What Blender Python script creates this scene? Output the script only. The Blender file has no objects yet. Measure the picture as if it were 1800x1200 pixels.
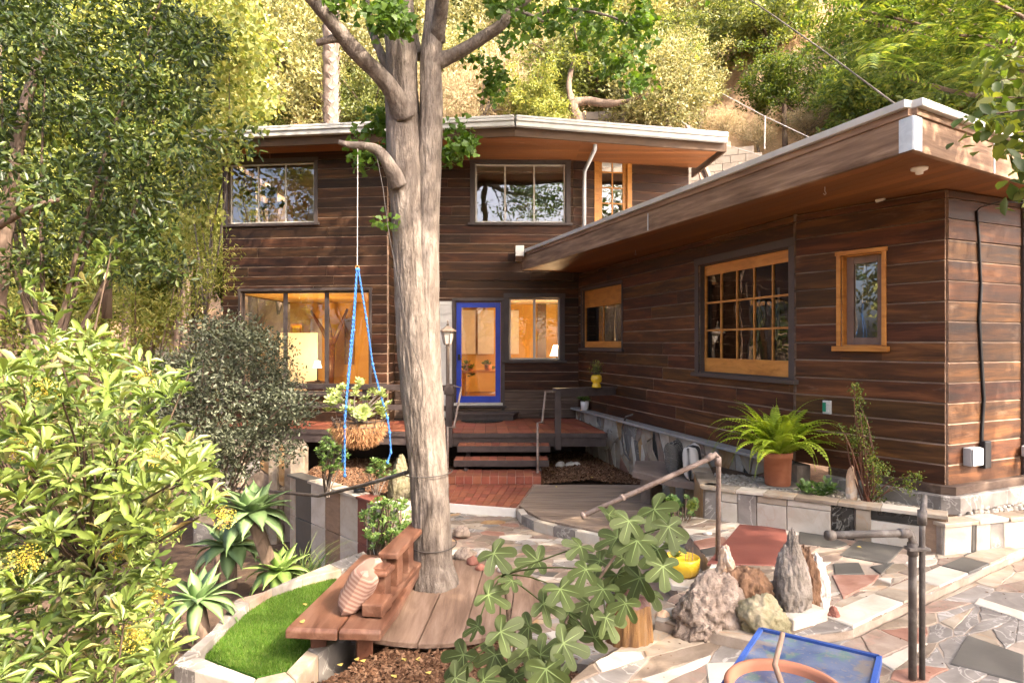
import bpy, math, random
import numpy as np
from mathutils import Vector, Matrix, noise

# ---------------------------------------------------------------- camera, sky, sun, exposure
F, CX, CY, CAMZ = 1150.0, 900.0, 603.0, 2.33          # focal length and centre in photo pixels, eye height (patio = 0)
scene = bpy.context.scene
COL = scene.collection
cam_d = bpy.data.cameras.new('camera'); cam = bpy.data.objects.new('camera', cam_d); COL.objects.link(cam)
cam_d.sensor_width = 36.0; cam_d.lens = 36.0 * F / 1800.0
cam_d.shift_y = (CY - 600.0) / 1800.0
cam_d.clip_start = 0.05; cam_d.clip_end = 600
cam.location = (0, 0, CAMZ); cam.rotation_euler = (math.pi / 2, 0, 0)
scene.camera = cam

SUN = Vector((0.62, -0.47, 0.64)).normalized()
world = bpy.data.worlds.new('World'); scene.world = world; world.use_nodes = True
wn = world.node_tree.nodes; wl = world.node_tree.links
sky = wn.new('ShaderNodeTexSky'); sky.sky_type = 'NISHITA'; sky.sun_disc = False
sky.sun_elevation = math.asin(SUN.z); sky.sun_rotation = math.atan2(SUN.x, SUN.y)
sky.air_density = 0.5; sky.dust_density = 6.0; sky.ozone_density = 0.0
bg = wn['Background']; bg.inputs['Strength'].default_value = 0.15
wl.new(sky.outputs['Color'], bg.inputs['Color'])
sd = bpy.data.lights.new('sun', 'SUN'); sd.energy = 2.05; sd.angle = math.radians(0.55); sd.color = (1.0, 0.86, 0.68)
so = bpy.data.objects.new('sun', sd); COL.objects.link(so)
so.rotation_euler = SUN.to_track_quat('Z', 'Y').to_euler(); so.location = (20, -15, 30)
vs = scene.view_settings
vs.view_transform = 'Standard'; vs.look = 'None'; vs.exposure = 2.95; vs.gamma = 1.0
cy = scene.cycles
cy.max_bounces = 7; cy.diffuse_bounces = 4; cy.use_adaptive_sampling = True; cy.adaptive_threshold = 0.025; cy.glossy_bounces = 3; cy.transmission_bounces = 4; cy.transparent_max_bounces = 8
cy.use_denoising = True; cy.caustics_reflective = False; cy.caustics_refractive = False; cy.sample_clamp_indirect = 6.0

# ---------------------------------------------------------------- pixel helpers (a pixel is a direction; distance comes from what it touches)
def P(px, py, d): return Vector(((px - CX) / F * d, d, CAMZ + (CY - py) / F * d))
def G(px, py, z):
    d = (CAMZ - z) * F / (py - CY)
    return Vector(((px - CX) / F * d, d, z))
def S(npx, d): return npx / F * d

class Plane:
    """vertical wall plane through plan points a, b; u runs a->b, n points to the camera side"""
    def __init__(s, a, b):
        s.a = Vector((a[0], a[1], 0)); s.b = Vector((b[0], b[1], 0))
        s.L = (s.b - s.a).length; s.u = (s.b - s.a) / s.L; s.n = Vector((s.u.y, -s.u.x, 0))
    def hit(s, px, py):
        r = Vector(((px - CX) / F, 1.0, (CY - py) / F))
        t = s.a.dot(s.n) / (r.x * s.n.x + r.y * s.n.y)
        q = r * t
        return (q - s.a).dot(s.u), CAMZ + q.z
    def w(s, u, z, n=0.0):
        q = s.a + s.u * u + s.n * n
        return Vector((q.x, q.y, z))

# ---------------------------------------------------------------- object helpers
def link_parent(o, parent):
    COL.objects.link(o)
    if parent is not None:
        o.parent = parent
        if parent.type == 'EMPTY': o.matrix_parent_inverse = Matrix.Translation(-parent.location)
        elif parent.get('_loc') is not None: pass
    return o
def tag(o, label=None, cat=None, group=None, kind=None):
    if label: o['label'] = label
    if cat: o['category'] = cat
    if group: o['group'] = group
    if kind: o['kind'] = kind
    return o
def thing(name, loc, label, cat, group=None):
    o = bpy.data.objects.new(name, None); o.empty_display_size = 0.1
    o.location = loc; COL.objects.link(o)
    return tag(o, label, cat, group)
def np_mesh(name, V, Fc, mats, smooth=False, mi=None):
    me = bpy.data.meshes.new(name)
    V = np.asarray(V, dtype=np.float32); Fc = np.asarray(Fc, dtype=np.int32)
    n, k = Fc.shape
    me.vertices.add(len(V)); me.vertices.foreach_set('co', V.ravel())
    me.loops.add(n * k); me.loops.foreach_set('vertex_index', Fc.ravel())
    me.polygons.add(n); me.polygons.foreach_set('loop_start', np.arange(0, n * k, k, dtype=np.int32))
    if mi is not None: me.polygons.foreach_set('material_index', np.asarray(mi, dtype=np.int32))
    if smooth: me.polygons.foreach_set('use_smooth', np.ones(n, dtype=bool))
    for m in (mats if isinstance(mats, (list, tuple)) else [mats]): me.materials.append(m)
    me.update(calc_edges=True)
    return me
def obj_of(name, me, parent=None):
    return link_parent(bpy.data.objects.new(name, me), parent)

class MB:
    def __init__(s): s.v = []; s.f = []; s.m = []
    def add(s, vs_, fs_, m=0):
        o = len(s.v); s.v += [tuple(q) for q in vs_]
        for f in fs_: s.f.append(tuple(i + o for i in f)); s.m.append(m)
        return s
    def hexa(s, q, m=0):      # q: 4 bottom then 4 top corners, counter-clockwise from above
        return s.add(q, [(3, 2, 1, 0), (4, 5, 6, 7), (0, 1, 5, 4), (1, 2, 6, 5), (2, 3, 7, 6), (3, 0, 4, 7)], m)
    def box(s, c, sx, sy, sz, rz=0.0, m=0):   # c = centre of the base
        ca, sa = math.cos(rz), math.sin(rz); q = []
        for z in (0, sz):
            for (a, b) in ((-.5, -.5), (.5, -.5), (.5, .5), (-.5, .5)):
                x, y = a * sx, b * sy
                q.append((c[0] + x * ca - y * sa, c[1] + x * sa + y * ca, c[2] + z))
        return s.hexa(q, m)
    def beam(s, a, b, w, h, m=0, up=Vector((0, 0, 1))):   # bar from a to b, w sideways, h along up, centred
        a = Vector(a); b = Vector(b); d = (b - a).normalized()
        sd_ = d.cross(up)
        if sd_.length < 1e-4: sd_ = Vector((1, 0, 0))
        sd_.normalize(); uu = sd_.cross(d).normalized()
        q = []
        for t in (-1, 1):
            for (e, sg) in ((a, -1), (a, 1), (b, 1), (b, -1)):
                q.append(e + sd_ * (sg * w / 2) + uu * (t * h / 2))
        return s.hexa(q, m)
    def pbox(s, pl, u0, u1, z0, z1, n0, n1, m=0):
        q = [pl.w(u0, z0, n0), pl.w(u0, z0, n1), pl.w(u1, z0, n1), pl.w(u1, z0, n0),
             pl.w(u0, z1, n0), pl.w(u0, z1, n1), pl.w(u1, z1, n1), pl.w(u1, z1, n0)]
        return s.hexa(q, m)
    def prism(s, poly, z0, z1, m=0, bev=0.0):
        n = len(poly); area = sum(poly[i][0] * poly[(i + 1) % n][1] - poly[(i + 1) % n][0] * poly[i][1] for i in range(n))
        if area < 0: poly = poly[::-1]
        vs_ = [(x, y, z0) for x, y in poly] + [(x, y, z1 - bev) for x, y in poly]
        fs_ = [tuple(range(n - 1, -1, -1))] + [(i, (i + 1) % n, n + (i + 1) % n, n + i) for i in range(n)]
        if bev > 0:
            ins = inset(poly, bev)
            vs_ += [(x, y, z1) for x, y in ins]
            fs_ += [(n + i, n + (i + 1) % n, 2 * n + (i + 1) % n, 2 * n + i) for i in range(n)]
            fs_.append(tuple(range(2 * n, 3 * n)))
        else: fs_.append(tuple(range(n, 2 * n)))
        return s.add(vs_, fs_, m)
    def tube(s, pts, rad, n=8, m=0, cap=True, jit=None):
        pts = [Vector(p) for p in pts]
        if not hasattr(rad, '__len__'): rad = [rad] * len(pts)
        rings = []; prev = None
        for i, p in enumerate(pts):
            d = (pts[min(i + 1, len(pts) - 1)] - pts[max(i - 1, 0)])
            d = d.normalized() if d.length > 1e-9 else Vector((0, 0, 1))
            if prev is None:
                a = d.orthogonal().normalized()
            else:
                a = (prev - d * prev.dot(d)); a = a.normalized() if a.length > 1e-6 else d.orthogonal().normalized()
            prev = a; b = d.cross(a); ring = []
            for k in range(n):
                t = 2 * math.pi * k / n; r = rad[i]
                if jit: r *= jit(p, t)
                ring.append(p + (a * math.cos(t) + b * math.sin(t)) * r)
            rings.append(ring)
        vs_ = [q for r in rings for q in r]; fs_ = []
        for i in range(len(rings) - 1):
            for k in range(n):
                k2 = (k + 1) % n
                fs_.append((i * n + k, i * n + k2, (i + 1) * n + k2, (i + 1) * n + k))
        if cap:
            fs_.append(tuple(range(n - 1, -1, -1))); L = (len(rings) - 1) * n; fs_.append(tuple(range(L, L + n)))
        return s.add(vs_, fs_, m)
    def lathe(s, prof, c, n=24, m=0):   # prof: (r, z) from bottom to top
        vs_ = []; fs_ = []
        for (r, z) in prof:
            for k in range(n):
                t = 2 * math.pi * k / n
                vs_.append((c[0] + r * math.cos(t), c[1] + r * math.sin(t), c[2] + z))
        for i in range(len(prof) - 1):
            for k in range(n):
                k2 = (k + 1) % n; fs_.append((i * n + k, i * n + k2, (i + 1) * n + k2, (i + 1) * n + k))
        fs_.append(tuple(range(n - 1, -1, -1))); L = (len(prof) - 1) * n; fs_.append(tuple(range(L, L + n)))
        return s.add(vs_, fs_, m)
    def build(s, name, mats, parent=None, smooth=False):
        me = bpy.data.meshes.new(name); me.from_pydata(s.v, [], s.f)
        for m in (mats if isinstance(mats, (list, tuple)) else [mats]): me.materials.append(m)
        if any(s.m): me.polygons.foreach_set('material_index', s.m)
        if smooth: me.polygons.foreach_set('use_smooth', [True] * len(s.f))
        me.update()
        return obj_of(name, me, parent)

def bevel(o, w=0.008, seg=2, ang=40):
    b = o.modifiers.new('bevel', 'BEVEL'); b.width = w; b.segments = seg; b.limit_method = 'ANGLE'; b.angle_limit = math.radians(ang)
    return o

# 2-D polygons
def parea(p): return 0.5 * sum(p[i][0] * p[(i + 1) % len(p)][1] - p[(i + 1) % len(p)][0] * p[i][1] for i in range(len(p)))
def clip_half(poly, nx, ny, c):      # keep nx*x+ny*y <= c
    out = []
    for i in range(len(poly)):
        a, b = poly[i], poly[(i + 1) % len(poly)]
        da = nx * a[0] + ny * a[1] - c; db = nx * b[0] + ny * b[1] - c
        if da <= 0: out.append(a)
        if da * db < 0:
            t = da / (da - db); out.append((a[0] + (b[0] - a[0]) * t, a[1] + (b[1] - a[1]) * t))
    return out
def inset(poly, w):
    n = len(poly); cx = sum(p[0] for p in poly) / n; cy_ = sum(p[1] for p in poly) / n; out = []
    for (x, y) in poly:
        dx, dy = cx - x, cy_ - y; L = math.hypot(dx, dy) or 1
        k = min(w * 1.3 / L, .4); out.append((x + dx * k, y + dy * k))
    return out
def clean(poly, e=0.006):
    out = []
    for p in poly:
        if not out or math.hypot(p[0] - out[-1][0], p[1] - out[-1][1]) > e: out.append(p)
    while len(out) > 2 and math.hypot(out[0][0] - out[-1][0], out[0][1] - out[-1][1]) <= e: out.pop()
    return out
def inside(poly, x, y):
    r = False; n = len(poly); j = n - 1
    for i in range(n):
        xi, yi = poly[i]; xj, yj = poly[j]
        if (yi > y) != (yj > y) and x < (xj - xi) * (y - yi) / (yj - yi) + xi: r = not r
        j = i
    return r
def voronoi(region, n, rng, gap=0.012, sx=1.0, sy=1.0, rot=0.0, relax=2):
    """cells of n random seeds inside a polygon, stretched by sx, sy along a rotated frame"""
    ca, sa = math.cos(rot), math.sin(rot)
    R = [((x * ca + y * sa) / sx, (-x * sa + y * ca) / sy) for x, y in region]
    xs = [p[0] for p in R]; ys = [p[1] for p in R]; seeds = []
    while len(seeds) < n:
        best = None; bd = -1
        for _ in range(4):
            x, y = rng.uniform(min(xs), max(xs)), rng.uniform(min(ys), max(ys))
            if not inside(R, x, y): continue
            dd = min([(x - q[0]) ** 2 + (y - q[1]) ** 2 for q in seeds] or [9e9])
            if rng.random() < relax * .25 + .25:
                if dd > bd: bd, best = dd, (x, y)
            elif best is None: best = (x, y)
        if best: seeds.append(best)
    out = []
    for i, a in enumerate(seeds):
        poly = list(R); order = sorted(range(n), key=lambda j: (seeds[j][0] - a[0]) ** 2 + (seeds[j][1] - a[1]) ** 2)
        for j in order[1:26]:
            b = seeds[j]; nx, ny = b[0] - a[0], b[1] - a[1]; L = math.hypot(nx, ny)
            c = (nx * (a[0] + b[0]) + ny * (a[1] + b[1])) / 2 - gap / 2 / ((sx + sy) / 2) * L
            poly = clip_half(poly, nx, ny, c)
            if len(poly) < 3: break
        if len(poly) < 3: continue
        q = [((x * sx) * ca - (y * sy) * sa, (x * sx) * sa + (y * sy) * ca) for x, y in poly]
        q = clean(q)
        if len(q) >= 3 and abs(parea(q)) > 0.0006: out.append(q if parea(q) > 0 else q[::-1])
    return out
_rg = random.Random(99)
def ragged(poly):
    """break the straight edges of a hewn stone a little"""
    out = []
    for i in range(len(poly)):
        a, b = poly[i], poly[(i + 1) % len(poly)]; L = math.hypot(b[0] - a[0], b[1] - a[1]); out.append(a)
        k = 1 if L < .12 else (2 if L < .3 else 3)
        if L < .05: continue
        nx, ny = -(b[1] - a[1]) / L, (b[0] - a[0]) / L
        for j in range(1, k + 1):
            t = j / (k + 1) + _rg.uniform(-.08, .08); o = _rg.uniform(-.012, .010) * min(1, L / .25)
            out.append((a[0] + (b[0] - a[0]) * t - nx * o * -1, a[1] + (b[1] - a[1]) * t - ny * o * -1))
    return out
def stone(name, poly, mapf, thick, mat, parent, bev=0.006, rough=False):
    """a flat stone: poly in (u, v), mapf(u, v, w) -> world, top at w = 0, body down to -thick"""
    if rough: poly = ragged(poly)
    n = len(poly); ins = inset(poly, bev)
    vs_ = [mapf(x, y, -thick) for x, y in poly] + [mapf(x, y, -bev) for x, y in poly] + [mapf(x, y, 0) for x, y in ins]
    fs_ = [(i, (i + 1) % n, n + (i + 1) % n, n + i) for i in range(n)] + \
          [(n + i, n + (i + 1) % n, 2 * n + (i + 1) % n, 2 * n + i) for i in range(n)] + [tuple(range(2 * n, 3 * n))]
    mb = MB(); mb.add(vs_, fs_)
    return mb.build(name, mat, parent)
# ---------------------------------------------------------------- materials
MATS = {}
def new_mat(name):
    m = bpy.data.materials.new(name); m.use_nodes = True; nt = m.node_tree
    b = nt.nodes['Principled BSDF']; return m, nt, b
def surf(name, cols, scale=4.0, stretch=(1, 1, 1), rough=0.75, bump=0.25, bscale=None, rand=0.25, metal=0.0, coord='Object',
         detail=6.0, spec=0.3, dist=0.6, veins=None, bdist=0.01, rvar=0.15, hue=0.0, patch=None):
    """noise-mixed colours + per-object brightness + bump; veins = (colour, scale, sharpness)"""
    m, nt, b = new_mat(name); N = nt.nodes; L = nt.links
    tc = N.new('ShaderNodeTexCoord'); mp = N.new('ShaderNodeMapping'); mp.inputs['Scale'].default_value = stretch
    L.new(tc.outputs[coord], mp.inputs['Vector'])
    oi = N.new('ShaderNodeObjectInfo')
    add = N.new('ShaderNodeVectorMath'); add.operation = 'ADD'
    mul = N.new('ShaderNodeVectorMath'); mul.operation = 'SCALE'; mul.inputs[0].default_value = (37, 19, 53)
    L.new(oi.outputs['Random'], mul.inputs['Scale']); L.new(mp.outputs[0], add.inputs[0]); L.new(mul.outputs[0], add.inputs[1])
    nz = N.new('ShaderNodeTexNoise'); nz.inputs['Scale'].default_value = scale; nz.inputs['Detail'].default_value = detail
    nz.inputs['Distortion'].default_value = dist; nz.inputs['Roughness'].default_value = 0.62
    L.new(add.outputs[0], nz.inputs['Vector'])
    rp = N.new('ShaderNodeValToRGB'); L.new(nz.outputs['Fac'], rp.inputs['Fac'])
    el = rp.color_ramp.elements; k = len(cols)
    while len(el) < k: el.new(0.5)
    for i, c in enumerate(cols):
        el[i].position = 0.30 + 0.40 * i / max(1, k - 1); el[i].color = (*c, 1)
    out = rp.outputs['Color']
    if veins:
        vz = N.new('ShaderNodeTexNoise'); vz.inputs['Scale'].default_value = veins[1]; vz.inputs['Detail'].default_value = 5; vz.inputs['Distortion'].default_value = 1.2
        L.new(add.outputs[0], vz.inputs['Vector'])
        a1 = N.new('ShaderNodeMath'); a1.operation = 'SUBTRACT'; a1.inputs[1].default_value = 0.5; L.new(vz.outputs['Fac'], a1.inputs[0])
        a2 = N.new('ShaderNodeMath'); a2.operation = 'ABSOLUTE'; L.new(a1.outputs[0], a2.inputs[0])
        a3 = N.new('ShaderNodeMapRange'); a3.inputs['From Min'].default_value = 0.0; a3.inputs['From Max'].default_value = veins[2]
        a3.inputs['To Min'].default_value = 0.5; a3.inputs['To Max'].default_value = 0.0; L.new(a2.outputs[0], a3.inputs['Value'])
        mx = N.new('ShaderNodeMixRGB'); mx.inputs['Color2'].default_value = (*veins[0], 1)
        L.new(a3.outputs[0], mx.inputs['Fac']); L.new(out, mx.inputs['Color1']); out = mx.outputs['Color']
    if patch:                                            # worn, faded areas: (colour, scale, threshold, stretch)
        m3 = N.new('ShaderNodeMapping'); m3.inputs['Scale'].default_value = patch[3]; L.new(add.outputs[0], m3.inputs['Vector'])
        pz = N.new('ShaderNodeTexNoise'); pz.inputs['Scale'].default_value = patch[1]; pz.inputs['Detail'].default_value = 7; pz.inputs['Roughness'].default_value = .7; L.new(m3.outputs[0], pz.inputs['Vector'])
        pr = N.new('ShaderNodeMapRange'); pr.inputs['From Min'].default_value = patch[2]; pr.inputs['From Max'].default_value = patch[2] + .16; pr.inputs['To Max'].default_value = .75; L.new(pz.outputs['Fac'], pr.inputs['Value'])
        px_ = N.new('ShaderNodeMixRGB'); px_.inputs['Color2'].default_value = (*patch[0], 1); L.new(pr.outputs[0], px_.inputs['Fac']); L.new(out, px_.inputs['Color1']); out = px_.outputs['Color']
    hv = N.new('ShaderNodeHueSaturation')
    mr = N.new('ShaderNodeMapRange'); mr.inputs['To Min'].default_value = 1 - rand; mr.inputs['To Max'].default_value = 1 + rand
    L.new(oi.outputs['Random'], mr.inputs['Value']); L.new(mr.outputs[0], hv.inputs['Value']); L.new(out, hv.inputs['Color'])
    if hue:
        wn_ = N.new('ShaderNodeTexWhiteNoise'); wn_.noise_dimensions = '1D'; L.new(oi.outputs['Random'], wn_.inputs['W'])
        m2 = N.new('ShaderNodeMapRange'); m2.inputs['To Min'].default_value = 0.5 - hue; m2.inputs['To Max'].default_value = 0.5 + hue
        L.new(wn_.outputs['Value'], m2.inputs['Value']); L.new(m2.outputs[0], hv.inputs['Hue'])
    L.new(hv.outputs['Color'], b.inputs['Base Color'])
    b.inputs['Metallic'].default_value = metal; b.inputs['Specular IOR Level'].default_value = spec
    rr = N.new('ShaderNodeMapRange'); rr.inputs['To Min'].default_value = max(0, rough - rvar); rr.inputs['To Max'].default_value = min(1, rough + rvar)
    L.new(nz.outputs['Fac'], rr.inputs['Value']); L.new(rr.outputs[0], b.inputs['Roughness'])
    if bump:
        bz = N.new('ShaderNodeTexNoise'); bz.inputs['Scale'].default_value = bscale or scale * 4; bz.inputs['Detail'].default_value = 8; bz.inputs['Roughness'].default_value = .65
        L.new(add.outputs[0], bz.inputs['Vector'])
        bp = N.new('ShaderNodeBump'); bp.inputs['Strength'].default_value = bump; bp.inputs['Distance'].default_value = bdist
        L.new(bz.outputs['Fac'], bp.inputs['Height']); L.new(bp.outputs['Normal'], b.inputs['Normal'])
    MATS[name] = m; return m
def leafm(name, cols, trans=0.35, rough=0.5, spec=0.35, tcol=None, val=0.0):
    """leaf: colour picked per leaf island, part of the light passes through"""
    m, nt, b = new_mat(name); N = nt.nodes; L = nt.links
    ge = N.new('ShaderNodeNewGeometry'); rp = N.new('ShaderNodeValToRGB'); L.new(ge.outputs['Random Per Island'], rp.inputs['Fac'])
    el = rp.color_ramp.elements
    while len(el) < len(cols): el.new(0.5)
    for i, c in enumerate(cols): el[i].position = i / max(1, len(cols) - 1); el[i].color = (*c, 1)
    col = rp.outputs['Color']
    oi = N.new('ShaderNodeObjectInfo'); hv = N.new('ShaderNodeHueSaturation')
    mr = N.new('ShaderNodeMapRange'); mr.inputs['To Min'].default_value = 0.78; mr.inputs['To Max'].default_value = 1.22
    L.new(oi.outputs['Random'], mr.inputs['Value']); L.new(mr.outputs[0], hv.inputs['Value']); L.new(col, hv.inputs['Color']); col = hv.outputs['Color']
    L.new(col, b.inputs['Base Color']); b.inputs['Roughness'].default_value = rough; b.inputs['Specular IOR Level'].default_value = spec
    tr = N.new('ShaderNodeBsdfTranslucent')
    g = N.new('ShaderNodeMixRGB'); g.blend_type = 'MULTIPLY'; g.inputs['Fac'].default_value = 1; g.inputs['Color2'].default_value = (*(tcol or (1.5, 1.5, 0.55)), 1)
    L.new(col, g.inputs['Color1']); L.new(g.outputs['Color'], tr.inputs['Color'])
    mx = N.new('ShaderNodeMixShader'); mx.inputs['Fac'].default_value = trans
    L.new(b.outputs['BSDF'], mx.inputs[1]); L.new(tr.outputs['BSDF'], mx.inputs[2])
    L.new(mx.outputs['Shader'], N['Material Output'].inputs['Surface'])
    MATS[name] = m; return m

# timber (board meshes carry their own axes: local x runs along the board)
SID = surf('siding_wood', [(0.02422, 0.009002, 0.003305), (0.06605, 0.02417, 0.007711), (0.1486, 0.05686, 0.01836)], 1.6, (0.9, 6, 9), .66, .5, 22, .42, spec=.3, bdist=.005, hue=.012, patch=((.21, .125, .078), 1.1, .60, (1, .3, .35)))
SID_SHADE = surf('siding_shaded_wood', [(0.01426, 0.005595, 0.002268), (0.03888, 0.01502, 0.005292), (0.08748, 0.03534, 0.0126)], 1.6, (0.9, 6, 9), .66, .5, 22, .42, spec=.3, bdist=.005, hue=.012, patch=((.13, .068, .034), 1.1, .60, (1, .3, .35)))  # same siding darkened: tree shade on the house front put into the colour
SIDE = surf('siding_worn_lit_edge', [(0.1594, 0.1002, 0.06716), (0.3612, 0.2482, 0.1765)], 3, (1, 8, 8), .8, .2, 20, .25)  # pale edge: wear plus skylight caught on the chamfer, put into the colour
SIDL = surf('siding_weathered', [(.055, .032, .023), (.11, .070, .050), (.17, .12, .092)], 1.6, (0.9, 6, 9), .75, .35, 22, .3, bdist=.004)
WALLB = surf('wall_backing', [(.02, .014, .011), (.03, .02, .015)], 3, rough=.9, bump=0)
TRIM = surf('trim_paint', [(.058, .044, .040), (.085, .066, .060)], 5, rough=.6, bump=.12, bscale=30, rand=.12)
DECKP = surf('deck_paint', [(.050, .036, .033), (.085, .062, .056)], 6, (1, 1, 1), .62, .15, 30, .15)
AMBER = surf('amber_wood', [(.33, .125, .022), (.48, .20, .040), (.56, .26, .06)], 3, (1, 1, 4), .45, .12, 24, .15, spec=.4)
SOFF = surf('soffit_wood', [(0.132, 0.04934, 0.01606), (0.218, 0.08492, 0.02754)], 2.5, (1, .35, 4), .6, .2, 24, .2)
SOFFR = surf('soffit_redwood', [(0.192, 0.0663, 0.02184), (0.288, 0.1092, 0.0351)], 2.5, (.4, 3, 4), .55, .15, 24, .2)
FASC = surf('fascia_wood', [(0.119, 0.0688, 0.042), (0.2465, 0.1536, 0.099), (0.408, 0.272, 0.18)], 2.4, (.5, .5, 7), .8, .4, 14, .12, dist=.3, patch=((.05, .025, .012), 1.5, .58, (1, 1, .5)))
FASCD = surf('fascia_dark', [(.06, .034, .02), (.10, .055, .03)], 2.4, (1, 1, 4), .7, .2, 20, .15)
GUT = surf('gutter_paint', [(0.414, 0.396, 0.369), (0.54, 0.522, 0.495)], 3, rough=.45, bump=.03, rand=.05, spec=.5)
GALV = surf('galvanised', [(.50, .52, .55), (.66, .68, .70)], 14, rough=.38, bump=.05, rand=.08, metal=.6)
WHITE = surf('white_paint', [(0.561, 0.527, 0.4845), (0.646, 0.6205, 0.578)], 5, rough=.6, bump=.06, rand=.06)
ALU = surf('window_metal', [(.50, .46, .40), (.62, .58, .51)], 6, rough=.5, bump=.04, rand=.08)
BLUE = surf('blue_paint', [(.014, .040, .36), (.020, .055, .44)], 4, rough=.4, bump=.05, rand=.03, spec=.5)
BLACK = surf('black_plastic', [(.012, .012, .013), (.022, .022, .024)], 6, rough=.5, bump=.04, rand=.1)
GREYP = surf('grey_plastic', [(.40, .40, .40), (.50, .50, .49)], 6, rough=.55, bump=.03, rand=.1)
QUARRY = surf('quarry_tile', [(.19, .058, .032), (.27, .085, .048), (.33, .115, .07)], 5, rough=.55, bump=.12, bscale=40, rand=.22, hue=.008)
GROUT = surf('grout', [(.42, .30, .25), (.55, .42, .36)], 8, rough=.9, bump=.2)
PIPE = surf('pipe_paint', [(.15, .105, .085), (.24, .18, .15), (.33, .26, .22)], 7, rough=.55, bump=.2, bscale=45, rand=.08, veins=((.12, .07, .045), 6, .035))
PIPED = surf('pipe_dark', [(.062, .052, .046), (.10, .085, .075), (.20, .18, .165)], 9, rough=.6, bump=.25, bscale=50, rand=.08)
DECKW = surf('grey_deck_wood', [(0.1755, 0.1216, 0.0864), (0.2835, 0.2048, 0.15), (0.3915, 0.2944, 0.222)], 2.2, (.6, 7, 7), .8, .45, 18, .16, bdist=.006)
SLABW = surf('redwood_slab', [(0.05535, 0.02268, 0.01368), (0.1107, 0.0486, 0.02907), (0.1734, 0.09315, 0.06156)], 2.0, (5, .7, 5), .42, .25, 14, .14, spec=.45)
SLABD = surf('dark_redwood', [(.075, .027, .016), (.13, .05, .028)], 2.0, (5, .7, 5), .4, .2, 14, .14, spec=.45)
PLANKW = surf('pale_plank', [(0.117, 0.0702, 0.0468), (0.189, 0.1215, 0.0855), (0.261, 0.18, 0.135)], 2.0, (6, .7, 5), .75, .3, 14, .12)
BARK = None
# stone
ST = {
 'white': surf('marble_white', [(0.3496, 0.3005, 0.2415), (0.4508, 0.4036, 0.345), (0.5152, 0.4754, 0.4184)], 3, rough=.5, bump=.18, rand=.10, veins=((.42, .33, .26), 2.2, .028)),
 'cream': surf('stone_cream', [(0.216, 0.1638, 0.1162), (0.32, 0.2613, 0.1988), (0.4, 0.3393, 0.27)], 4, rough=.65, bump=.3, rand=.13, veins=((.36, .22, .12), 2.6, .03)),
 'tan': surf('stone_tan', [(0.104, 0.078, 0.05625), (0.184, 0.1404, 0.1035), (0.256, 0.2028, 0.1575)], 4, rough=.75, bump=.35, rand=.16, hue=.01),
 'pink': surf('stone_pink', [(0.136, 0.0936, 0.07125), (0.216, 0.1599, 0.1237), (0.288, 0.2262, 0.1837)], 4, rough=.7, bump=.3, rand=.14, veins=((.30, .17, .13), 2.6, .03)),
 'ochre': surf('stone_ochre', [(0.24, 0.1248, 0.04875), (0.336, 0.2067, 0.0975), (0.368, 0.2808, 0.1875)], 5, rough=.7, bump=.3, rand=.18),
 'rust': surf('stone_rust', [(.17, .075, .052), (.25, .13, .092), (.33, .20, .155)], 4, rough=.65, bump=.25, rand=.18),
 'red': surf('slate_red', [(0.12, 0.03588, 0.027), (0.176, 0.0585, 0.0435)], 3, rough=.55, bump=.2, rand=.08),
 'grey': surf('stone_grey', [(0.128, 0.1108, 0.099), (0.2, 0.1778, 0.159), (0.272, 0.2457, 0.2213)], 4, rough=.65, bump=.3, rand=.18, veins=((.55, .51, .47), 3, .02)),
 'slate': surf('slate_dark', [(0.06, 0.05616, 0.0495), (0.104, 0.09516, 0.0825)], 3, rough=.55, bump=.2, rand=.2),
 'black': surf('marble_black', [(.012, .012, .011), (.03, .03, .028)], 4, rough=.3, bump=.08, rand=.2, veins=((.35, .34, .31), 3.5, .012), spec=.5),
 'brown': surf('stone_brown', [(.16, .10, .065), (.26, .17, .11)], 4, (1, 1, 3), .75, .5, 18, .18),
}
MORTAR = surf('mortar', [(0.187, 0.1445, 0.1105), (0.306, 0.2465, 0.1997)], 6, rough=.95, bump=.5, bscale=45)
CONC = surf('concrete', [(.30, .28, .265), (.42, .40, .375)], 4, rough=.85, bump=.3, bscale=50)
BLOCK = surf('concrete_block', [(.19, .155, .12), (.31, .26, .21)], 4, rough=.9, bump=.3, bscale=40, rand=.15)
SOIL = surf('soil', [(.045, .028, .018), (.085, .052, .033), (.13, .082, .052)], 5, rough=1, bump=.8, bscale=50, bdist=.03)
HILL = surf('dry_hill_soil', [(.26, .15, .075), (.40, .255, .14), (.52, .36, .215)], .55, rough=1, bump=.8, bscale=6, bdist=.2)
MULCH = leafm('mulch_chips', [(.055, .026, .014), (.11, .055, .03), (.17, .09, .052), (.25, .15, .092)], 0.0, .9, .1)
GRAVEL = leafm('gravel_stones', [(.30, .25, .20), (.42, .37, .31), (.55, .50, .44), (.24, .20, .165)], 0.0, .8, .2)
TURF = leafm('turf_blades', [(.045, .105, .010), (.075, .165, .014), (.12, .215, .024), (.17, .20, .06)], .3, .5, .3, (1.2, 1.4, .4))
TURFB = surf('turf_backing', [(.03, .09, .006), (.05, .13, .01)], 30, rough=.9, bump=.6, bscale=90)
TERRA = surf('terracotta', [(.30, .095, .045), (.40, .145, .075), (.47, .20, .115)], 3.5, rough=.7, bump=.12, bscale=40, rand=.08)
YELLOW = surf('yellow_glaze', [(.72, .44, .02), (.80, .53, .045)], 3, rough=.25, bump=.05, rand=.03, spec=.6)
WHITEG = surf('white_glaze', [(.70, .68, .64), (.78, .76, .73)], 3, rough=.3, bump=.02, rand=.03, spec=.5)
ROPE = surf('blue_rope', [(.025, .095, .30), (.05, .17, .44)], 60, rough=.8, bump=.6, bscale=160, rand=.05)
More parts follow.
